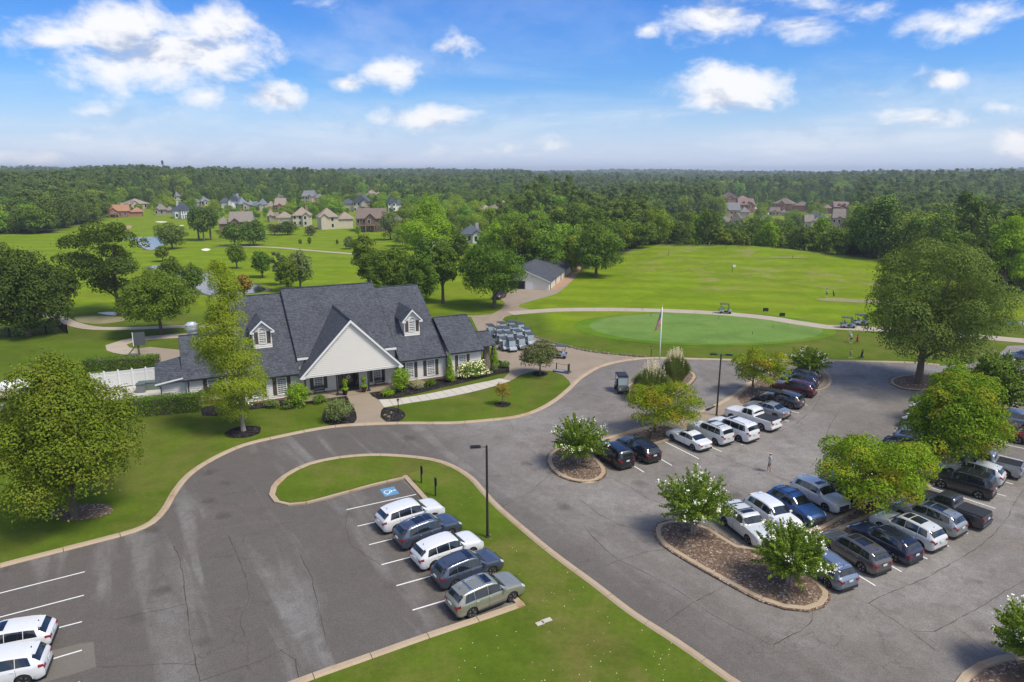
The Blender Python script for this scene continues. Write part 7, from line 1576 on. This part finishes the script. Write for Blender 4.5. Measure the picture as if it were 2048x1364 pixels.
p = G(1695, 656); cart('grey golf cart stopped on the path left of the giant oak', p.x, p.y, R(-6)); p = G(1722, 650); cart('golf cart just behind the stopped one, half under the giant oak', p.x, p.y, R(-6))
# ------------------------------------------------------------------ lamps, flag, signs
M_GREYMETAL = mat('bronze_pole', (.035, .032, .030), .5, .4); M_LENS = mat('lamp_lens', (.55, .57, .55), .2); M_SIGNW = mat('sign_white', (.7, .7, .68), .5); M_SIGNG = mat('sign_black', (.015, .016, .018), .5)
def height_to(p, v):
    h = .1
    while to_px(p.x, p.y, p.z + h)[1] > v and h < 40: h += .05
    return h
def lot_lamp(u, v, vt, label, heads, rz):
    p = G(u, v, .1); h = height_to(p, vt); r_ = thing('parking_lot_lamp', label, 'street lamp', p, rz); mb = MB(); mb.tube([(0, 0, 0), (0, 0, h)], [.10, .075], 8); mb.lathe([(.2, 0), (.2, .06), (.12, .1)], 12); mb.build('pole', M_GREYMETAL, r_, smooth=True, sharp=40)
    for s in heads:
        a = MB(); a.tube([(0, 0, h - .12), (s * .45, 0, h - .06)], .035, 6); a.build('arm', M_GREYMETAL, r_); hd = MB(); hd.cbox((s * .80, 0, h - .05), (.75, .34, .11)); hd.cbox((s * .80, 0, h + .02), (.5, .22, .06)); o = hd.build('lamp_head', M_GREYMETAL, r_); l = MB(); l.cbox((s * .82, 0, h - .115), (.55, .26, .02)); l.build('lens', M_LENS, o)
lot_lamp(975, 1074, 892, 'tall dark lamp post with a single head on the grass tongue', (-1,), R(8)); lot_lamp(1433, 831, 709, 'tall lamp post with two heads on the median of the right lot', (-1, 1), R(-10))
def lantern(u, v, vt, label):
    p = G(u, v, .03); h = height_to(p, vt); r_ = thing('lantern_post', label, 'lamp post', p); mb = MB(); mb.lathe([(.10, 0), (.10, .12), (.05, .2), (.04, h * .72), (.07, h * .74)], 10); mb.build('post', M_IRON, r_, smooth=True, sharp=40)
    g = MB(); g.lathe([(.09, h * .76), (.15, h * .92)], 6); g.build('lamp_glass', M_LENS, r_); t = MB(); t.lathe([(.17, h * .92), (.05, h * .985), (.001, h)], 6)
    for k in range(6): a = k * math.pi / 3; t.tube([(.09 * math.cos(a), .09 * math.sin(a), h * .76), (.155 * math.cos(a), .155 * math.sin(a), h * .92)], .012, 4)
    t.build('lantern_cap', M_IRON, r_)
lantern(797, 824, 797, 'black lantern post in the small black mulch bed by the entry walk'); lantern(1033, 656, 637, 'black lantern post at the start of the stone edging by the carts')
lantern(1302, 714, 692, 'black lantern post on the lawn edge behind the pampas grass'); lantern(1300, 880, 856, 'short black lantern post in the mulch by the black cars')
p = G(1317, 757, .1); h = height_to(p, 613); fp = thing('flagpole', 'white flagpole rising from the round island with pampas grass', 'flagpole', p); mb = MB(); mb.tube([(0, 0, 0), (0, 0, h)], [.085, .045], 10); mb.build('pole', M_TRIM, fp, smooth=True); mb = MB(); mb.ball((0, 0, h + .08), .1, 10, 6); mb.build('finial', mat('gold_ball', (.6, .45, .15), .3, 1), fp, smooth=True)
fl = MB(); nu, nv = 26, 26; fh, fw = 1.9, 2.9
for i in range(nu + 1):
    for j in range(nv + 1):
        s_, t_ = i / nu, j / nv; fold = math.sin(s_ * 17 + t_ * 2) * .13 * (s_ ** .6); x_ = -(.10 + s_ * .85 * (.35 + .65 * t_ * .9 + .1)) ; fl.v.append((x_, fold, h - .35 - t_ * fh - s_ * (1.25 + .35 * (1 - t_)) ))
for i in range(nu):
    for j in range(nv):
        a = i * (nv + 1) + j; fl.f.append((a, a + 1, a + nv + 2, a + nv + 1)); canton = (i / nu < .4) and (j / nv < 7 / 13); fl.m.append(2 if canton else (0 if int(j / nv * 13) % 2 == 0 else 1))
flo = fl.build('flag', [mat('flag_red', (.62, .008, .02), .8), mat('flag_white', (.66, .66, .66), .8), mat('flag_blue', (.02, .03, .13), .8)], None, smooth=True, loc=p); tag(flo, 'striped red and white flag with a blue corner hanging limp on the pole', 'flag')
st_ = MB()
for r in range(4):
    for c in range(5):
        s_, t_ = (c + .6) / 5 * .38, (r + .6) / 4 * .5; fold = math.sin(s_ * 17 + t_ * 2) * .13 * (s_ ** .6); x_ = -(.10 + s_ * .85 * (.35 + .65 * t_ * .9 + .1)); z_ = h - .35 - t_ * fh - s_ * (1.25 + .35 * (1 - t_))
        for sg in (-1, 1):
            pts_ = [(x_ + .022 * (1 if k % 2 else .45) * math.cos(k * math.pi / 5 + .3), fold + sg * .012, z_ + .045 * (1 if k % 2 else .45) * math.sin(k * math.pi / 5 + .3)) for k in range(10)]; st_.add([(x_, fold + sg * .012, z_)] + pts_, [(0, k + 1, (k + 1) % 10 + 1) for k in range(10)])
so = st_.build('stars', M_SIGNW, flo); so['kind'] = 'stuff'
# painted wheelchair bay
ag = a0; pc = G(779, 983, .028); sym = tag(link('bay_marking', None, marks, pc, ag), kind=None)
mb = MB(); mb.box(-.75, .75, -.62, .62, 0, .001); mb.v = mb.v; mb.build('blue_square', mat('paint_blue', (.10, .25, .42), .6, var=.2, scale=6), sym)
sy = MB()
def strip(pts, wd, z=.004):
    for (x0, y0), (x1, y1) in zip(pts, pts[1:]):
        d = Vector((x1 - x0, y1 - y0)); n = Vector((-d.y, d.x)).normalized() * wd / 2; sy.add([(x0 + n.x, y0 + n.y, z), (x0 - n.x, y0 - n.y, z), (x1 - n.x, y1 - n.y, z), (x1 + n.x, y1 + n.y, z)], [(0, 1, 2, 3)])
SY=.88
strip([(.02 + .33 * math.cos(a), -.12 + .33 * math.sin(a)) for a in [R(100) + k * R(230) / 16 for k in range(17)]], .085)
strip([(-.02, .30), (.02, -.02), (.30, -.05), (.42, -.36), (.52, -.33)], .10, .0046); strip([(.0, .14), (.24, .12)], .07, .0052); sy.ball((-.04, .44, .004), (.10, .10, .002), 10, 2)
sy.build('wheelchair_symbol', M_PAINT, sym); sym.rotation_euler = (0, 0, ag - math.pi / 2)
def bay_sign(u, v, vt, label):
    p = G(u, v, .12); h = height_to(p, vt); r_ = thing('parking_sign', label, 'sign', p, a0 + math.pi / 2); mb = MB(); mb.box(-.05, .05, -.05, .05, 0, h); mb.build('post', M_SIGNG, r_)
    s = MB(); s.box(-.20, .20, -.075, -.052, h - .72, h - .06); o = s.build('sign_panel', M_SIGNG, r_); s = MB(); s.box(-.17, .17, -.082, -.0755, h - .68, h - .10); o2 = s.build('sign_face', M_SIGNW, o)
    s = MB(); s.cbox((.0, -.086, h - .46), (.12, .006, .20)); s.ball((-.02, -.086, h - .27), (.045, .004, .045), 8, 4); s.cbox((.05, -.086, h - .52), (.10, .006, .05)); s.build('sign_symbol', M_SIGNG, o)
bay_sign(843, 966, 932, 'black post with a small white accessible parking sign, left of the pair'); bay_sign(871, 992, 956, 'black post with a small white accessible parking sign, right of the pair')

# ------------------------------------------------------------------ fences, stone edging, signboard and other small things
fa, fb = G(322, 765), G(184, 781); vf = thing('vinyl_fence', 'white vinyl panel fence enclosing the yard left of the clubhouse', 'fence', fa, math.atan2((fb - fa).y, (fb - fa).x)); LF = (fb - fa).length; nf_ = 5; M_VIN = mat('white_vinyl', (.72, .72, .73), .4)
for k in range(nf_ + 1):
    x = LF * k / nf_; mb = MB(); mb.box(x - .08, x + .08, -.08, .08, 0, 2.15); mb.lathe([(.11, 2.15), (.11, 2.2), (.001, 2.32)], 4, (x, 0, 0)); mb.build('fence_post', M_VIN, vf)
    if k < nf_:
        pn = MB(); x1 = x + LF / nf_; pn.box(x + .08, x1 - .08, -.03, .03, .08, .22); pn.box(x + .08, x1 - .08, -.03, .03, 1.58, 1.68); pn.box(x + .08, x1 - .08, -.035, .035, 1.98, 2.08); n_ = 18
        for j in range(n_): xa = x + .08 + (LF / nf_ - .16) * j / n_; pn.box(xa + .006, xa + (LF / nf_ - .16) / n_ - .006, -.015, .015, .2, 1.6)
        for j in range(0, n_, 1): xa = x + .08 + (LF / nf_ - .16) * j / n_; pn.box(xa + .03, xa + .09, -.012, .012, 1.68, 1.98)
        pn.build('fence_panel', M_VIN, vf)
sheet('service_yard', px((184, 782), (322, 766), (385, 772), (400, 790), (330, 802), (240, 800), (200, 800)), .035, M_WALK)
for k, (u, v, d_) in enumerate(((300, 778, (2.4, 1.0, .9)), (283, 784, (.9, .8, 1.0)))): p = G(u, v, .04); r_ = thing('utility_bin', ('long grey green bin', 'small grey bin')[k] + ' in the yard behind the clipped hedge', 'bin', p, R(20)); mb = MB(); mb.box(-d_[0] / 2, d_[0] / 2, -d_[1] / 2, d_[1] / 2, 0, d_[2]); mb.build('body', mat('bin' + str(k), ((.12, .17, .15), (.16, .17, .18))[k], .6), r_); mb = MB(); mb.box(-d_[0] / 2 - .05, d_[0] / 2 + .05, -d_[1] / 2 - .05, d_[1] / 2 + .05, d_[2] + .002, d_[2] + .1); mb.build('lid', mat('lid' + str(k), (.10, .13, .12), .6), r_)
pa = [GH(*q_) for q_ in ((-30, 676), (20, 674), (60, 672), (93, 668), (135, 667), (118, 656))]; pf = thing('picket_fence', 'low black picket fence under the dark oak at the left', 'fence', (0, 0, 0)); rl = MB(); pk = MB()
for a_, b_ in zip(pa, pa[1:]):
    for zz_ in (.35, 1.15): rl.tube([a_ + Vector((0, 0, zz_)), b_ + Vector((0, 0, zz_))], .03, 4)
    n_ = int((b_ - a_).length / .22)
    for j in range(n_): q_ = a_.lerp(b_, j / n_); pk.box(q_.x - .02, q_.x + .02, q_.y - .02, q_.y + .02, 0, 1.35)
    for q_ in (a_, b_): m_ = MB(); m_.box(q_.x - .06, q_.x + .06, q_.y - .06, q_.y + .06, 0, 1.6); m_.build('fence_post', M_IRON, pf)
rl.build('rail', M_IRON, pf); o = pk.build('pickets', M_IRON, pf); o['kind'] = 'stuff'
ST = [(1036, 657), (1056, 666), (1081, 679), (1110, 687), (1150, 697), (1190, 705), (1250, 711), (1300, 716)]
sb = tag(link('stone_edging', None), kind='structure'); ln = smooth_line(px(*ST), .62); SM = []
for k in range(5):
    mb = MB(); mb.ball((0, 0, .1), (.33, .22, .17), 8, 5); mb.v = [(x * (1 + .2 * math.sin(7 * x + k * 2)), y * (1 + .2 * math.cos(9 * z + k)), z * (1 + .15 * math.sin(5 * y + k))) for x, y, z in mb.v]; SM.append(mb.mesh('stone', M_STONE))
for q_ in ln: o = link('stone', random.choice(SM), sb, (q_.x + random.uniform(-.12, .12), q_.y + random.uniform(-.12, .12), 0), random.uniform(0, 6)); s = random.uniform(.7, 1.25); o.scale = (s, s, s * random.uniform(.7, 1.2))
mb = MB()
p = G(279, 712); r_ = thing('scoreboard', 'dark slanted scoreboard on a braced timber post beside the cart path loop', 'signboard', p, R(24)); mb = MB(); mb.box(-.12, .12, -.12, .12, 0, 2.3); mb.build('post', M_WOOD, r_)
for dy in (-.35, .25): mb = MB(); mb.tube([(-1.7, dy, 0), (-.1, dy * .5, 1.75)], .07, 5); mb.build('brace', M_WOOD, r_)
mb = MB(); mb.cbox((.25, 0, 2.55), (1.5, .28, 1.9), rx=R(-8)); mb.build('board', mat('dark_board', (.06, .068, .075), .6), r_); mb = MB(); mb.cbox((-.54, 0, 2.55), (.08, .36, 1.95), rx=R(-8)); mb.build('board_edge', M_TRIM, r_)
p = G(14, 800); r_ = thing('satellite_dish', 'white round satellite dish at the left edge', 'satellite dish', p, R(0)); h = height_to(p, 774); mb = MB(); mb.tube([(0, 0, 0), (0, 0, h)], .06, 6); mb.build('mast', M_IRON, r_)
mb = MB(); mb.lathe([(.001, -.06), (.35, -.03), (.62, .06), (.70, .12)], 18, axis='Y'); o = mb.build('dish', M_TRIM, r_, smooth=True, loc=(0, .05, h + .1)); o.rotation_euler = (R(-25), 0, R(10))
p = G(56, 792); r_ = thing('utility_box', 'white box roof showing above the maple at the left', 'utility box', p, R(28)); h = height_to(p, 768); mb = MB(); mb.box(-1.1, 1.1, -.7, .7, 0, h); mb.build('body', mat('box_grey', (.35, .36, .37), .6), r_); mb = MB(); mb.add([(-1.25, -.9, h - .1), (1.25, -.9, h - .1), (1.25, .9, h + .5), (-1.25, .9, h + .5), (-1.25, -.9, h - .2), (1.25, -.9, h - .2), (1.25, .9, h + .4), (-1.25, .9, h + .4)], [(0, 1, 2, 3), (7, 6, 5, 4), (0, 4, 5, 1), (1, 5, 6, 2), (2, 6, 7, 3), (3, 7, 4, 0)]); mb.build('lid', M_TRIM, r_)
p = G(1124, 744, .03); r_ = thing('bag_stand', 'low dark platform with a rope rail and a framed square sign on the plaza', 'platform', p, R(-28)); mb = MB(); mb.box(-1.15, 1.15, -.5, .5, 0, .16); mb.build('platform', mat('slate_board', (.07, .085, .10), .6), r_); mb = MB(); mb.box(-1.0, .9, -.34, .34, .162, .18); mb.build('mat', mat('mat_blue_grey', (.22, .26, .30), .7), r_)
for x in (-1.0, .85): mb = MB(); mb.box(x - .05, x + .05, .38, .48, .165, 1.05); mb.build('post', M_IRON, r_)
mb = MB(); mb.tube([(-1.0, .43, 1.0), (-.1, .43, .92), (.85, .43, 1.0)], .025, 5); mb.build('rail', M_WOOD, r_)
mb = MB(); mb.cbox((.98, -.05, .72), (.06, .62, 1.05)); o = mb.build('sign_frame', M_IRON, r_); mb = MB(); mb.cbox((.94, -.05, .80), (.01, .40, .48)); mb.build('sign_face', M_SIGNW, o); mb = MB(); mb.lathe([(.10, .0), (.16, .0), (.16, .006), (.10, .006)], 12, axis='X'); o2 = mb.build('emblem', M_IRON, o, loc=(.925, -.05, .80))
for u, v, lb in ((1531, 624, 'left'), (1564, 634, 'right')):
    p = GH(u, v); r_ = thing('tee_marker_board', lb + ' small black board standing on the range tee above the path', 'sign', p, R(-5)); mb = MB(); mb.box(-.5, .5, -.04, .04, .18, .78); mb.build('board', M_SIGNG, r_); mb = MB(); mb.box(-.42, -.36, -.03, .03, 0, .18); mb.box(.36, .42, -.03, .03, 0, .18); mb.build('leg', M_SIGNG, r_)
    mb = MB()
    for k in range(3): mb.box(-.38, .38 if lb == 'left' else .1, -.046, -.0405, .30 + .15 * k, .35 + .15 * k)
    mb.build('board_text_bars', M_GREYMETAL, r_)
for u, v, vt, col, lb in ((1337, 511, 501, None, 'thin bare distance pole at the upper left of the range'), (1452, 499, 489, None, 'thin bare distance pole below the crest of the range'), (1464, 545, 530, 'w', 'distance pole with a small white flag in the middle of the range'), (1585, 519, 511, None, 'short bare distance pole at the right of the range'), (1507, 486, 478, 'r', 'pole with a tiny red flag on the range crest'), (1641, 489, 484, 'w', 'pole with a tiny white flag on the range crest')):
    p = GH(u, v); h = height_to(p, vt); r_ = thing('range_flag', lb, 'flag pole', p); mb = MB(); mb.tube([(0, 0, 0), (0, 0, h)], .06, 5); mb.build('pole', M_SIGNG, r_)
    if col: mb = MB(); mb.box(-.02, .9, -.02, .02, h - .6, h); mb.build('flag', mat('small_flag' + lb[:3] + col, (.7, .7, .68) if col == 'w' else (.6, .06, .04), .8), r_)
p = GH(2030, 649); r_ = thing('barrier', 'low green mesh barrier with a pale end on the grass at the right edge', 'barrier', p, R(-3)); mb = MB(); mb.box(-3.6, .6, -.04, .04, 0, .55); mb.build('mesh', mat('green_mesh', (.05, .24, .12), .8), r_); mb = MB(); mb.box(.6, 4.5, -.04, .04, 0, .55); mb.build('end_panel', mat('pale_mesh', (.5, .5, .42), .8), r_)
for k in range(6): mb = MB(); x = -3.6 + 1.6 * k; mb.box(x - .04, x + .04, -.08, .08, 0, .75); mb.build('post', M_SIGNG, r_)
for k, (u, v) in enumerate(((1093, 1241), (1080, 1247))): p = G(u, v, .12); mb = MB(); mb.box(-.32 + .08 * k, .32 - .08 * k, -.16, .16, 0, .03); tag(mb.build('access_cover', M_WALK, None, loc=p, rz=R(28)), ('larger' if k == 0 else 'smaller') + ' pale cover plate set in the grass tongue below the cars', 'cover')
p = G(1421, 816, .125); mb = MB(); mb.box(-1.1, 1.1, -.22, .22, 0, .03); 
for k in range(9): mb.box(-1.0 + .22 * k, -.86 + .22 * k, -.17, .17, .031, .036)
tag(mb.build('storm_grate', M_IRON, None, loc=p, rz=R(50)), 'black drain grate in the kerb by the two headed lamp', 'grate')
def bag(u, v, label, col, cartw=True):
    p = GH(u, v); p.z += .05; r_ = thing('golf_bag', label, 'golf bag', p, R(random.uniform(0, 300))); mb = MB(); mb.tube([(0, 0, .15), (.25, 0, 1.05)], [.15, .13], 10); mb.build('bag', mat('bag_col' + str(u), col, .8), r_, smooth=True, sharp=50)
    mb = MB()
    for k in range(6): a = k; mb.tube([(.25 + .06 * math.cos(a), .06 * math.sin(a), 1.05), (.33 + .09 * math.cos(a), .09 * math.sin(a), 1.32)], .012, 4); mb.ball((.34 + .09 * math.cos(a), .09 * math.sin(a), 1.34), .035, 6, 4)
    mb.build('clubs', M_GREYMETAL, r_)
    if cartw:
        for s in (-1, 1): w_ = MB(); w_.lathe([(.10, -.02), (.14, -.02), (.14, .02), (.10, .02)], 12, axis='Y'); w_.build('wheel', M_TYRE, r_, loc=(-.05, s * .28, .14))
        mb = MB(); mb.tube([(-.05, -.28, .14), (-.05, .28, .14)], .015, 4); mb.tube([(-.05, 0, .14), (.35, 0, .75), (-.35, 0, 1.05)], .018, 4); mb.build('trolley_frame', M_IRON, r_)
bag(1668, 594, 'dark golf bag on the dry patch of the range tee beside the teal shirted golfer', (.03, .03, .035), False); bag(1714, 686, 'red and white golf bag on a trolley by the blue shirted putter', (.35, .05, .05)); bag(1722, 717, 'dark golf trolley pulled by the child at the lawn edge', (.03, .035, .04))
for k, (u, v) in enumerate(((1284, 621), (1315, 645), (1437, 638), (1505, 669), (1546, 656), (1302, 632))): p = G(u, v, .04); r_ = thing('practice_hole_pin', 'short dark practice pin on the putting green, ' + ('near its upper left', 'by the flag', 'at its top centre', 'low right', 'upper right', 'upper left below the path')[k], 'pin', p); mb = MB(); mb.tube([(0, 0, 0), (0, 0, .55)], .03, 5); mb.build('pin', M_IRON, r_); mb = MB(); mb.lathe([(.06, .001), (.001, .002)], 8); mb.build('cup', M_IRON, r_)

pt_ = MB()
for _ in range(170):
    u, v = random.uniform(900, 1420), random.uniform(960, 1364); q_ = G(u, v, .125)
    if not inpoly(np.array([q_.x]), np.array([q_.y]), [(p_[0], p_[1]) for p_ in lawn2])[0]: continue
    s = random.uniform(.015, .032); a = random.uniform(0, 3); pt_.add([(q_.x + s * math.cos(a + k * 1.57), q_.y + s * math.sin(a + k * 1.57), .128) for k in range(4)], [(0, 1, 2, 3)])
tag(pt_.build('fallen_petals', M_FLOWER), 'tiny white fallen petals scattered over the grass tongue', 'petals', kind='stuff')
# ------------------------------------------------------------------ people
M_SKIN = mat('skin', (.42, .25, .18), .6); M_HAIR = mat('hair', (.05, .035, .025), .8)
def skinned(name, nodes, edges, m, parent, root=0, sub=1):
    me = bpy.data.meshes.new(name); me.from_pydata([n[0] for n in nodes], edges, []); me.materials.append(m); o = link(name, me, parent)
    sk = o.modifiers.new('skin', 'SKIN'); sk.use_smooth_shade = True
    if not me.skin_vertices: 
        me.attributes  # the layer comes with the modifier
    if not me.skin_vertices:
        bm = bmesh.new(); bm.from_mesh(me); bm.verts.layers.skin.verify(); bm.to_mesh(me); bm.free()
    for i, n in enumerate(nodes):
        r = n[1]; me.skin_vertices[0].data[i].radius = (r, r) if not isinstance(r, tuple) else r; me.skin_vertices[0].data[i].use_root = (i == root)
    s = o.modifiers.new('sub', 'SUBSURF'); s.levels = sub; s.render_levels = sub; return o
def person(label, loc, hd, shirt, shorts, cap=None, h=1.78, lean=0.0, step=.18, arms='down', shoes=(.6, .6, .6)):
    k = h / 1.78; r_ = thing('person', label, 'person', loc, hd); r_.scale = (k, k, k); L_ = lean
    def up(z): return z * math.sin(L_) if z > 0 else 0
    def T(x, y, z): dz_ = z - .95; return (x + dz_ * math.sin(L_), y, .95 + dz_ * math.cos(L_))
    N = [((0, 0, .95), .13), (T(0, 0, 1.12), .125), (T(0, 0, 1.32), .145), (T(0, 0, 1.45), .11), (T(0, 0, 1.52), .052), (T(.01, 0, 1.60), .075), (T(.02, 0, 1.69), .092), (T(.01, 0, 1.76), .06)]; E = [(0, 1), (1, 2), (2, 3), (3, 4), (4, 5), (5, 6), (6, 7)]
    def add(p, r, to): N.append((p, r)); E.append((to, len(N) - 1)); return len(N) - 1
    hands = []
    for s in (-1, 1):
        st = step * s; hp_ = add((0, s * .09, .90), .10, 0); kn = add((.04 + st * .5, s * .10, .50), .062, hp_); an = add((st - .02, s * .10, .09), .042, kn); add((st + .02, s * .10, .045), .04, an); add((st + .17, s * .11, .03), .035, len(N) - 1)
        sh = add(T(0, s * .17, 1.42), .062, 3)
        if arms == 'down': el, wr = T(-.04 - s * .08, s * .25, 1.14), T(.06 - s * .10, s * .26, .90)
        elif arms == 'putt': el, wr = T(.14, s * .18, 1.12), (T(.40, s * .04, .98))
        elif arms == 'brow' and s > 0: el, wr = T(.16, s * .28, 1.46), T(.16, s * .10, 1.66)
        elif arms == 'swing': el, wr = T(.05, .05 + s * .12, 1.35), T(.10, .32 + s * .03, 1.55)
        elif arms == 'pull': el, wr = T(.12, s * .2, 1.15), T(.34, s * .12, 1.02)
        else: el, wr = T(-.04, s * .26, 1.14), T(.08, s * .27, .92)
        e_ = add(el, .043, sh); w_ = add(wr, .03, e_); d = Vector(wr) - Vector(el); d.normalize(); pm = add(tuple(Vector(wr) + d * .07), (.040, .022), w_); sd_ = d.cross(Vector((0, 0, 1))); sd_ = sd_.normalized() if sd_.length > .05 else Vector((0, 1, 0))
        for f in range(4): b0 = Vector(wr) + d * (.10) + sd_ * (f - 1.5) * .021; i1 = add(tuple(b0), .0095, pm); add(tuple(b0 + d * (.05, .06, .055, .045)[f] + Vector((.012, 0, -.01))), .008, i1)
        th = Vector(wr) + d * .04 + sd_ * .045; i1 = add(tuple(th), .011, w_); add(tuple(th + d * .045 + sd_ * .01), .009, i1); hands.append(Vector(wr) + d * .1)
    skinned('body', N, E, M_SKIN, r_)
    sn = [(T(0, 0, .98), .155), (T(0, 0, 1.15), .152), (T(0, 0, 1.33), .168), (T(0, 0, 1.455), .10)]; se = [(0, 1), (1, 2), (2, 3)]
    idx = [i for i, n in enumerate(N)]
    for s in (-1, 1):
        base_ = 8 if s < 0 else 8 + (len(N) - 8) // 2; shp, elp = N[base_ + 5][0], N[base_ + 6][0]; m_ = tuple(Vector(shp).lerp(Vector(elp), .75)); sn.append((shp, .082)); se.append((3, len(sn) - 1)); sn.append((m_, .068)); se.append((len(sn) - 2, len(sn) - 1))
    skinned('shirt', sn, se, mat('shirt' + label[:12], shirt, .85), r_)
    hn = [((0, 0, .99), .15), ((0, 0, .90), .15)]; he = [(0, 1)]
    for s in (-1, 1):
        base_ = 8 if s < 0 else 8 + (len(N) - 8) // 2; a_, b_ = N[base_][0], N[base_ + 1][0]; hn.append((a_, .118)); he.append((1, len(hn) - 1)); hn.append((tuple(Vector(a_).lerp(Vector(b_), .85)), .09)); he.append((len(hn) - 2, len(hn) - 1))
    skinned('shorts', hn, he, mat('shorts' + label[:12], shorts, .85), r_)
    for s in (-1, 1): mb = MB(); st = step * s; mb.cbox((st + .06, s * .105, .045), (.29, .10, .09)); mb.build('shoe', mat('shoe' + label[:8] + str(s), shoes, .7), r_)
    hdp = Vector(T(.02, 0, 1.68)); mb = MB(); mb.ball(hdp + Vector((-.012, 0, .03)), (.112, .095, .115), 12, 8); mb.f = [f for f in mb.f if sum(mb.v[i][2] for i in f) / len(f) > hdp.z + .015 or sum(mb.v[i][0] for i in f) / len(f) < hdp.x - .03]; mb.m = [0] * len(mb.f); mb.build('hair', M_HAIR, r_, smooth=True)
    fc = MB(); fc.cbox(hdp + Vector((.108, 0, -.015)), (.03, .022, .045)); fc.build('nose', M_SKIN, r_); fc = MB(); [fc.ball(hdp + Vector((.098, s * .033, .012)), .010, 6, 4) for s in (-1, 1)]; fc.cbox(hdp + Vector((.096, 0, -.058)), (.012, .045, .010)); fc.build('eyes_and_mouth', M_HAIR, r_); 
    for s in (-1, 1): fc = MB(); fc.ball(hdp + Vector((0, s * .094, -.005)), (.022, .012, .032), 6, 4); fc.build('ear', M_SKIN, r_)
    if cap: mb = MB(); mb.ball(hdp + Vector((-.005, 0, .05)), (.118, .108, .09), 12, 6); mb.cbox(hdp + Vector((.14, 0, .045)), (.13, .14, .015)); mb.build('cap', mat('cap' + label[:8], cap, .8), r_, smooth=True, sharp=40)
    return r_, k, hands
person('man in light blue shirt and grey shorts standing in the right lot aisle', G(1538, 943, .02), R(150), (.28, .50, .62), (.16, .17, .15), cap=(.6, .6, .6), arms='brow', step=.12)
p = G(1702, 686, .0); person('golfer in a pale blue shirt, black shorts and white cap putting beside the green', p, R(120), (.30, .45, .58), (.02, .02, .03), cap=(.75, .75, .75), arms='putt', lean=.42, step=.05); mb = MB(); mb.tube([(0, 0, .98), (.25, 0, .03)], .014, 5); mb.cbox((.27, 0, .03), (.12, .04, .03)); tag(mb.build('putter', M_GREYMETAL, None, loc=p + Vector((-.3, .55, 0)), rz=R(120)), 'golf putter in the hands of the pale blue shirted golfer', 'golf club')
person('child in grey pushing a golf trolley along the lawn edge by the drive', G(1700, 716, .0), R(-15), (.35, .36, .38), (.10, .10, .11), h=1.35, arms='pull', step=.2)
p = GH(1653, 594); person('golfer in a teal shirt on the dry patch of the driving range tee', p, R(100), (.05, .42, .36), (.02, .02, .03), arms='swing', lean=.1, step=.1); mb = MB(); mb.tube([(0, 0, 1.5), (.3, .6, 2.05)], .013, 5); mb.cbox((.31, .62, 2.07), (.09, .05, .04)); tag(mb.build('golf_club', M_GREYMETAL, None, loc=p), 'golf club swung by the teal shirted golfer', 'golf club')

# ------------------------------------------------------------------ haze
def f_haze():
    m = bpy.data.materials.new('haze_air'); m.use_nodes = True; t = NT(m.node_tree); t.n.clear(); out = t.node('ShaderNodeOutputMaterial'); v = t.node('ShaderNodeVolumePrincipled')
    v.inputs['Color'].default_value = (0.80, 0.88, 1.0, 1); v.inputs['Density'].default_value = HAZE; v.inputs['Anisotropy'].default_value = 0.2; t.l.new(v.outputs[0], out.inputs['Volume']); return m
HAZE = 0.00019
mb = MB(); mb.box(-6800, 6800, -400, 9300, -22, 75); hz_o = mb.build('haze', f_haze()); tag(hz_o, 'thin summer haze over the whole course', 'haze', kind='stuff')
